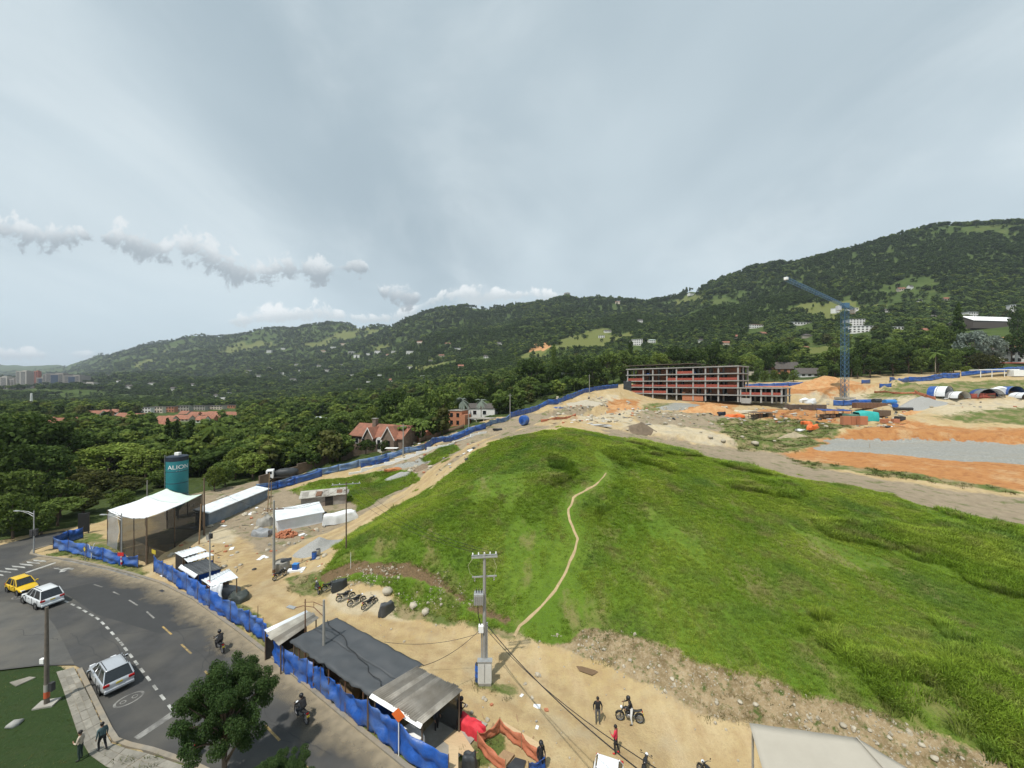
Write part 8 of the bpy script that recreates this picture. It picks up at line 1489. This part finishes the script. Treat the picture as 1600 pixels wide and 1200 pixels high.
# scattered houses on the mountain
SP = [(388, 583), (402, 590), (420, 578), (441, 587), (458, 596), (470, 581), (347, 626), (356, 617), (336, 622), (462, 573), (498, 575), (510, 582), (520, 546), (535, 540), (548, 553), (557, 560), (575, 556), (590, 553), (606, 558), (616, 552), (640, 553), (655, 538), (672, 567), (690, 560), (700, 540), (715, 548), (610, 598), (640, 577), (550, 590), (532, 573), (505, 552), (420, 552), (442, 548), (300, 604), (270, 610), (560, 612), (575, 600), (593, 588), (660, 590), (720, 575), (940, 528), (950, 520), (965, 475), (1020, 470), (1060, 463), (1082, 462), (1410, 455), (1425, 452), (1440, 472), (1480, 470), (1135, 540), (1150, 530), (1095, 535), (1195, 525), (905, 560), (780, 540), (760, 560), (1000, 505), (1385, 488), (1448, 520), (1460, 498), (170, 590), (185, 600), (200, 607), (235, 603)]
SPK = [(u, v, ('far left' if u < 480 else 'left middle' if u < 740 else 'centre' if u < 1100 else 'right'), rg.choice(['white flat-roofed', 'white dark-roofed', 'white dark-roofed', 'pale red-roofed'])) for u, v in SP]
for side in ('far left', 'left middle', 'centre', 'right'):
    for kd in ('white flat-roofed', 'white dark-roofed', 'pale red-roofed'):
        for j, (u, v, _s, _k) in enumerate(sorted(q for q in SPK if q[2] == side and q[3] == kd)): fhouse('%s small %s house from the left on the %s mountainside' % (ORDN[j], kd, side), u, v, rg.uniform(5, 11), rg.uniform(3, 5), M_WALLW if kd[0] == 'w' else M_WALLB, {'white flat-roofed': M_WALLW, 'white dark-roofed': M_DKROOF, 'pale red-roofed': M_TILE}[kd], 2.5, flat='flat' in kd, group='houses on the %s mountainside' % side, win=u % 2 == 0)
def pylon():
    p = fhit(49, 640); root = tag(empty('transmission_mast', p), 'pale lattice transmission mast rising from the valley trees', 'mast'); h = 16/F*p.y*1.6; mb = MB(); w = .9
    for x, y in ((-w, -w), (w, -w), (w, w), (-w, w)): mb.cyl((x, y, -1), (x*.4, y*.4, h), .22, n=4)
    for k in range(12): z = h*k/12; s = w*(1-.6*k/12); mb.cyl((-s, -s, z), (s, -s, z+h/12), .12, n=4); mb.cyl((s, -s, z), (-s, -s, z+h/12), .12, n=4)
    mb.build('lattice', M_WHITE, root)
pylon()
# ------------------------------------------------------------------ beige canopy roof at the lower right
def canopy():
    A, B, C = Vector((13.3, 21.6, 4.0)), Vector((18.5, 20.7, 4.0)), Vector((21.6, 17.0, 3.6)); A2, B2, C2 = Vector((10.3, 13.2, 3.9)), Vector((17.6, 12.4, 4.3)), Vector((20.5, 11.6, 3.6)); c = (A+C+A2+C2)/4; root = tag(empty('beige_canopy', (c.x, c.y, gh(c.x, c.y))), 'beige fabric canopy roof at the bottom right edge', 'canopy'); o = Vector(root.location); m = mat('beige_fabric', (.40, .37, .31), .8, .06, .8, .15, 6, stain=(.34, .31, .255), stain_amt=.4)
    for P, Q, S, T, nm in ((A, B, B2, A2, 'main_panel'), (B, C, C2, B2, 'side_panel')): MB().grid(20, 20, lambda s, t: P.lerp(Q, s).lerp(T.lerp(S, s), t)+Vector((0, 0, -.10*math.sin(math.pi*s)*math.sin(math.pi*t)+.02*wob(s*7, t*9)))-o).build(nm, m, root, True).modifiers.new('t', 'SOLIDIFY').thickness = .02
    MB().tube([B+Vector((0, 0, .03))-o, (B+B2)/2-o, B2-o], .035, 6).build('seam', m, root)
    for p in (A, B, C, A2, C2): q = p.lerp(c, .03); MB().cyl((q.x-o.x, q.y-o.y, gh(q.x, q.y)-o.z-.2), (q.x-o.x, q.y-o.y, p.z-o.z-.05), .06, n=8).build('post', M_STEEL, root)
canopy()
# ------------------------------------------------------------------ single trees
V_, Q_ = leaves(blobset('street', 55), 84000, .0135, 55, flat=.2, droop=.2, shell=.3); PROTO['street'] = (rawmesh('crown', V_, Q_, leafmat('leaf_street', (.030, .060, .020), (.080, .125, .042), .05)), trunkmesh('street', 55))
tx, ty = g0(352, 1224); t_ = tree('street', tx, ty, 7.6, 5.6, 'feathery dark green street tree at the bottom left beside the road', name='street_tree'); t_.rotation_euler.z = .4
tx, ty = g0(440, 1285); tree('street', tx, ty, 3.7, 3.6, 'small feathery tree at the bottom edge right of the street tree', name='street_tree')
tx, ty = -26.5, 15.5
TL = []    # key, u, v_top, d, width, words
def T(zone, *L): TL.extend([(zone,)+l for l in L])
T('in the dark wood at the left edge', ('broad_dark', 20, 640, 82, 15), ('round_dark', 75, 655, 86, 12), ('broad_dark', -30, 650, 76, 14), ('round_dark', 0, 690, 68, 11), ('broad_dark', 60, 690, 74, 11), ('broad_dark', 110, 672, 95, 12), ('round_mid', 35, 735, 62, 7), ('broad_mid', 95, 745, 66, 6), ('round_mid', -20, 740, 58, 9), ('umbrella', 90, 770, 62, 6), ('round_mid', 65, 785, 59, 4.5), ('olive', 130, 765, 68, 7), ('round_mid', 20, 770, 57, 6))
T('behind the white tent', ('broad_light', 172, 688, 92, 15), ('broad_light', 228, 698, 90, 10), ('olive', 150, 735, 78, 9), ('olive', 200, 745, 80, 8), ('round_mid', 250, 735, 86, 7), ('round_mid', 190, 765, 70, 5), ('olive', 120, 730, 84, 8), ('round_dark', 232, 720, 105, 10))
T('behind the silo', ('conifer', 262, 652, 112, 7), ('conifer', 276, 655, 118, 7), ('palm', 335, 656, 112, 6), ('round_mid', 310, 690, 100, 8), ('broad_mid', 300, 672, 125, 10), ('tall_dark', 295, 660, 120, 7), ('round_dark', 345, 700, 95, 6))
T('along the back of the yard', ('round_light', 368, 700, 93, 7), ('broad_light', 395, 705, 92, 8), ('round_mid', 352, 720, 86, 6), ('round_light', 335, 728, 82, 5), ('broad_mid', 420, 690, 105, 9), ('broad_mid', 440, 680, 112, 10), ('round_dark', 455, 700, 103, 7))
T('in front of the stone villa', ('broad_dark', 513, 652, 106, 11), ('round_dark', 490, 668, 110, 8), ('broad_dark', 572, 686, 104, 6), ('broad_mid', 470, 675, 120, 10), ('round_dark', 600, 688, 103, 3.5), ('round_mid', 528, 676, 112, 6))
T('behind the stone villa', ('tall_dark', 596, 618, 150, 9), ('broad_dark', 620, 605, 165, 14), ('cypress', 666, 588, 160, 12), ('broad_mid', 690, 600, 150, 13), ('round_mid', 640, 622, 135, 11), ('round_dark', 655, 640, 125, 9), ('round_light', 585, 635, 160, 9), ('round_mid', 560, 640, 150, 10), ('broad_mid', 535, 640, 165, 11), ('round_mid', 680, 655, 128, 7), ('palm', 658, 655, 112, 6), ('round_dark', 672, 665, 122, 5))
T('around the orange brick house', ('palm_silver', 722, 618, 150, 9), ('palm_silver', 752, 621, 148, 9), ('round_mid', 700, 615, 165, 10), ('broad_mid', 740, 590, 185, 13), ('umbrella', 728, 600, 180, 10), ('tall_dark', 765, 585, 190, 9), ('round_dark', 790, 620, 165, 8), ('palm', 680, 640, 135, 7), ('round_mid', 775, 632, 158, 7))
T('behind the blue hill fence', ('umbrella', 826, 582, 195, 10), ('broad_dark', 830, 556, 210, 17), ('round_dark', 860, 572, 205, 12), ('broad_dark', 885, 560, 212, 15), ('tall_dark', 905, 555, 218, 11), ('broad_dark', 925, 560, 215, 14), ('broad_mid', 950, 545, 225, 15), ('round_dark', 800, 590, 200, 11), ('round_dark', 845, 600, 190, 8), ('tall_mid', 865, 540, 225, 9), ('silver', 887, 568, 222, 8), ('round_dark', 780, 600, 195, 10))
T('behind the concrete frame building', ('broad_mid', 975, 545, 235, 15), ('broad_mid', 1005, 552, 238, 14), ('broad_light', 1030, 548, 240, 14), ('broad_dark', 1055, 538, 245, 15), ('broad_dark', 1085, 540, 240, 16), ('round_dark', 1115, 535, 245, 14), ('broad_mid', 1140, 548, 238, 14), ('broad_light', 1165, 552, 240, 16), ('round_dark', 1195, 545, 250, 13), ('broad_dark', 1215, 535, 255, 15), ('tall_dark', 985, 530, 250, 10), ('round_mid', 1185, 560, 232, 8), ('round_mid', 1210, 578, 210, 6), ('round_dark', 1225, 580, 208, 6), ('round_mid', 1240, 578, 208, 6), ('round_mid', 1195, 579, 210, 6), ('round_dark', 1180, 581, 209, 6))
T('behind the crane mast', ('round_mid', 1285, 572, 215, 7), ('broad_mid', 1305, 540, 222, 14), ('round_dark', 1330, 548, 214, 12), ('broad_dark', 1350, 530, 222, 15), ('broad_mid', 1375, 535, 218, 14), ('broad_dark', 1360, 555, 208, 11), ('round_mid', 1400, 528, 225, 13), ('broad_dark', 1395, 555, 208, 12), ('tall_dark', 1340, 562, 207, 8))
T('above the blue fence on the right', ('broad_dark', 1420, 538, 212, 14), ('round_mid', 1440, 545, 206, 11), ('broad_mid', 1445, 520, 225, 14), ('broad_dark', 1465, 540, 208, 12), ('conifer', 1497, 473, 240, 20), ('broad_mid', 1470, 505, 235, 14), ('silver', 1520, 512, 216, 16), ('silver', 1548, 520, 214, 13), ('round_mid', 1490, 545, 204, 10), ('olive', 1530, 552, 202, 11), ('olive', 1555, 556, 200, 10), ('broad_dark', 1510, 540, 212, 11), ('round_light', 1510, 572, 198, 6), ('broad_dark', 1580, 520, 225, 12), ('round_mid', 1480, 565, 200, 7), ('palm', 1462, 545, 202, 9), ('round_dark', 1610, 520, 215, 14), ('round_dark', 1590, 480, 300, 14))
KW = dict(broad_dark='broad dark green tree', round_dark='round dark green tree', broad_mid='broad green tree', round_mid='round green tree', broad_light='spreading yellow-green tree', round_light='round light green tree', tall_dark='tall narrow dark tree', tall_mid='tall narrow green tree', conifer='pointed dark conifer', cypress='slim dark cypress', umbrella='flat-topped green tree', silver='silver-grey leaved tree', olive='dull olive green tree', palm='green palm tree', palm_silver='silver fan palm')
from collections import defaultdict
cnt = defaultdict(list)
for i, t in enumerate(TL): cnt[(t[0], t[1])].append(i)
for i, (zone, key, u, vt, d, w) in enumerate(TL):
    same = sorted(cnt[(zone, key)], key=lambda j: TL[j][2]); k = same.index(i); x = (u-800)/F*d; gz = gh(x, min(d, 228)) if d < 226 else float(hill_z(x, d)); h = at(u, vt, d).z-gz; h = max(h, 2.0)
    lab = KW[key]+' '+zone if len(same) == 1 else '%s %s from the left %s' % (ORDN[k], KW[key], zone)
    o = tree(key, x, d, h, w*1.05 if not key.startswith('palm') else h*1.0, lab, 'trees '+zone, {'palm': 'palm_tree', 'palm_silver': 'palm_tree', 'conifer': 'conifer', 'cypress': 'cypress'}.get(key, 'leafy_tree')); o.location.z = gz-.1

# ------------------------------------------------------------------ loose debris of the site: boards, blocks and sheets nobody could count
def debris():
    r2 = np.random.RandomState(8); n = 60000; x = r2.uniform(-60, 190, n); y = r2.uniform(20, 175, n); z = zlook(x, y); U, V = proj(x, y, z); k = np.zeros(n, bool)
    for u0, u1, v0, v1, pr in [(1000, 1230, 636, 664, .05), (1230, 1420, 628, 668, .06), (860, 1000, 618, 662, .06), (395, 510, 800, 905, .45), (255, 380, 845, 945, .3), (590, 760, 690, 745, .12), (1420, 1600, 612, 640, .04), (690, 860, 1080, 1190, .5), (300, 420, 775, 830, .2)]: k |= (U > u0) & (U < u1) & (V > v0) & (V < v1) & (r2.rand(n) < pr)
    k &= (gmask('grass', x, y) < .5) & (pdist(x, y, ROADP+ROADP[:1]) > 1.0) & (pdist(x, y, [(hit(*p).x, hit(*p).y) for p in RUTS[1][0]]) > 2.2); P = np.stack([x, y, z], 1)[k]; n = len(P); s = np.clip(P[:, 1]/60, .55, 2.0)*r2.uniform(.3, .95, n)
    ms = [MB().box((0, 0, .06), (1.6, .2, .07)).mesh('plank', M_WOOD), MB().box((0, 0, .15), (.45, .3, .3)).mesh('block', M_CONC), MB().box((0, 0, .05), (1.1, .7, .06)).mesh('sheet', M_WHITET), MB().blob((0, 0, .15), (.5, .4, .28), 8, 5, .3, 3).mesh('lump', M_ROCK), MB().blob((0, 0, .12), (.45, .3, .22), 8, 5, .35, 5).mesh('bag', M_BLKT), MB().box((0, 0, .12), (.5, .4, .25)).mesh('bricks', M_BRICK), MB().cyl((-.8, 0, .06), (.8, 0, .06), .06, n=6).mesh('pipe', M_DKMET)]
    rot = np.stack([r2.normal(0, .1, n), r2.normal(0, .1, n), r2.uniform(0, 6.28, n)], 1); scatter('site_debris', P, r2.choice(7, n, p=[.26, .17, .1, .25, .06, .1, .06]), rot, np.stack([s, s, s], 1), ms, 'loose planks, blocks, sheets and stones littering the building site')
debris()
def lowtree(seed, leaf, kind, n, size, core=True):
    bl = blobset(kind, seed); V, Q = leaves(bl, n, size, seed, flat=.2, shell=.75); vs = [V]; fs = [Q]; o = len(V)
    rg = random.Random(seed)
    for b in bl[::2]:
        pts = []
        for j, ph in enumerate((.0, .35, .7, 1.0)):
            for i in range(6): a = i*math.pi/3+j*.5; s = math.sin(math.pi*ph*.999+.0005); pts.append((b[0]+b[3]*.9*s*math.cos(a)*rg.uniform(.85, 1.1), b[1]+b[3]*.9*s*math.sin(a)*rg.uniform(.85, 1.1), b[2]+b[4]*.9*math.cos(math.pi*ph)))
        vs.append(np.array(pts)); fs.append(np.array([(o+j*6+i, o+(j+1)*6+i, o+(j+1)*6+(i+1) % 6, o+j*6+(i+1) % 6) for j in range(3) for i in range(6)])); o += len(pts)
    tk = MB().cyl((0, 0, -.05), (0, 0, .5), .03, .02, 5, cap=False); vs.append(np.array(tk.v)); fs.append(np.array(tk.f)+o)
    return rawmesh('crown', np.concatenate(vs), np.concatenate(fs), LEAF[leaf])
def far_forest():
    rg = np.random.RandomState(23); sdv = np.interp
    # nearer woods, 100 - 480 m
    n = 9500; u = rg.uniform(-500, 2100, n); d = np.exp(rg.uniform(math.log(95), math.log(480), n)); x = (u-800)/F*d
    z = np.where(d < 225, zlook(x, np.minimum(d, 231)), far_h(x, d)); U, V = proj(x, d, z)
    k = inpoly(U, V, POLY['forest'][0]); k &= ~((d < 215) & (np.abs(x-0) > 400))
    for P in MEADOW+EARTH: k &= ~inpoly(U, V, P)
    for hu, hv, hr, vr in HOUSEX: k &= ~((np.abs(U-hu) < hr) & (V > hv-3) & (V < hv+vr))
    k &= ~((d < 190) & (np.random.RandomState(5).rand(n) < .35)); k &= pdist(x, d, FENCE_UP) > 7
    x, d, z = x[k], d[k], z[k]; h = rg.uniform(5, 11, len(x))*np.clip(d/260, .85, 1.15); w = h*rg.uniform(.8, 1.25, len(x))
    ms = [lowtree(70+i, ['dark', 'mid', 'mid', 'light', 'dark', 'mid', 'olive', 'dark'][i], ['broad', 'round', 'broad', 'round', 'tall', 'umbrella', 'round', 'round'][i], 420, .10) for i in range(8)]
    pick = rg.choice(8, len(x), p=[.15, .2, .17, .16, .06, .09, .08, .09]); rot = np.stack([x*0, x*0, rg.uniform(0, 6.28, len(x))], 1)
    scatter('valley_woods', np.stack([x, d, z], 1), pick, rot, np.stack([w, w, h], 1), ms, 'mixed dark and light green woods across the valley and foothills')
    # mountain forest
    n = 130000; u = rg.uniform(-260, 1860, n); d = np.exp(rg.uniform(math.log(430), math.log(4200), n)); x = (u-800)/F*d
    z = far_h(x, d)+np.clip((d-224)/500, 0, 1)*fbm(x, d, 260, 5)*np.clip(d/22, 0, 60); U, V = proj(x, d, z)
    k = d < np.interp(u, *zip(*SKYD))*1.03
    Uj = U+fbm(x, d, 60)*30; Vj = V+fbm(x+500, d, 60)*12
    for P in MEADOW+EARTH: k &= ~(inpoly(Uj, Vj, P) & (rg.rand(n) < .96))
    for hu, hv, hr, vr in HOUSEX: k &= ~((np.abs(U-hu) < hr) & (V > hv-3) & (V < hv+vr))
    k &= ~((fbm(x, d, 170, 4) > .27) & (rg.rand(n) < .8))
    x, d, z = x[k], d[k], z[k]; h = rg.uniform(6, 13, len(x))*np.clip(d/900, .8, 1.7); w = h*rg.uniform(.85, 1.35, len(x))
    dk = fbm(x+900, d, 200, 4); pick = np.where(dk > .06, rg.choice([0, 3], len(x)), rg.choice([0, 1, 2, 4, 5], len(x), p=[.25, .3, .2, .15, .1])); rot = np.stack([x*0, x*0, rg.uniform(0, 6.28, len(x))], 1)
    ms = [lowtree(90+i, ['dark', 'blue', 'mid', 'dark', 'blue', 'light'][i], ['broad', 'broad', 'round', 'tall', 'round', 'broad'][i], 90, .2) for i in range(6)]
    scatter('mountain_forest', np.stack([x, d, z-.3], 1), pick, rot, np.stack([w, w, h], 1), ms, 'continuous dark green forest covering the mountain slopes')
far_forest()

# ------------------------------------------------------------------ air: pale haze over the whole valley
def haze():
    zlo = min(float(HZ.min()), float(GZZ.min()))-1.5; zhi = float(HZ.max())+45; mb = MB(); mb.box((0, 4250, (zlo+zhi)/2), (36000, 8700, zhi-zlo)); o = mb.build('haze', [])
    m = bpy.data.materials.new('haze'); m.use_nodes = True; nt = m.node_tree; nt.nodes.clear(); out = nt.nodes.new('ShaderNodeOutputMaterial'); v = nt.nodes.new('ShaderNodeVolumePrincipled'); v.inputs['Color'].default_value = (.80, .88, 1, 1); v.inputs['Density'].default_value = .000075; v.inputs['Anisotropy'].default_value = .1; nt.links.new(v.outputs[0], out.inputs['Volume']); o.data.materials.clear(); o.data.materials.append(m); stuff(o, 'thin pale haze filling the valley air')
haze()
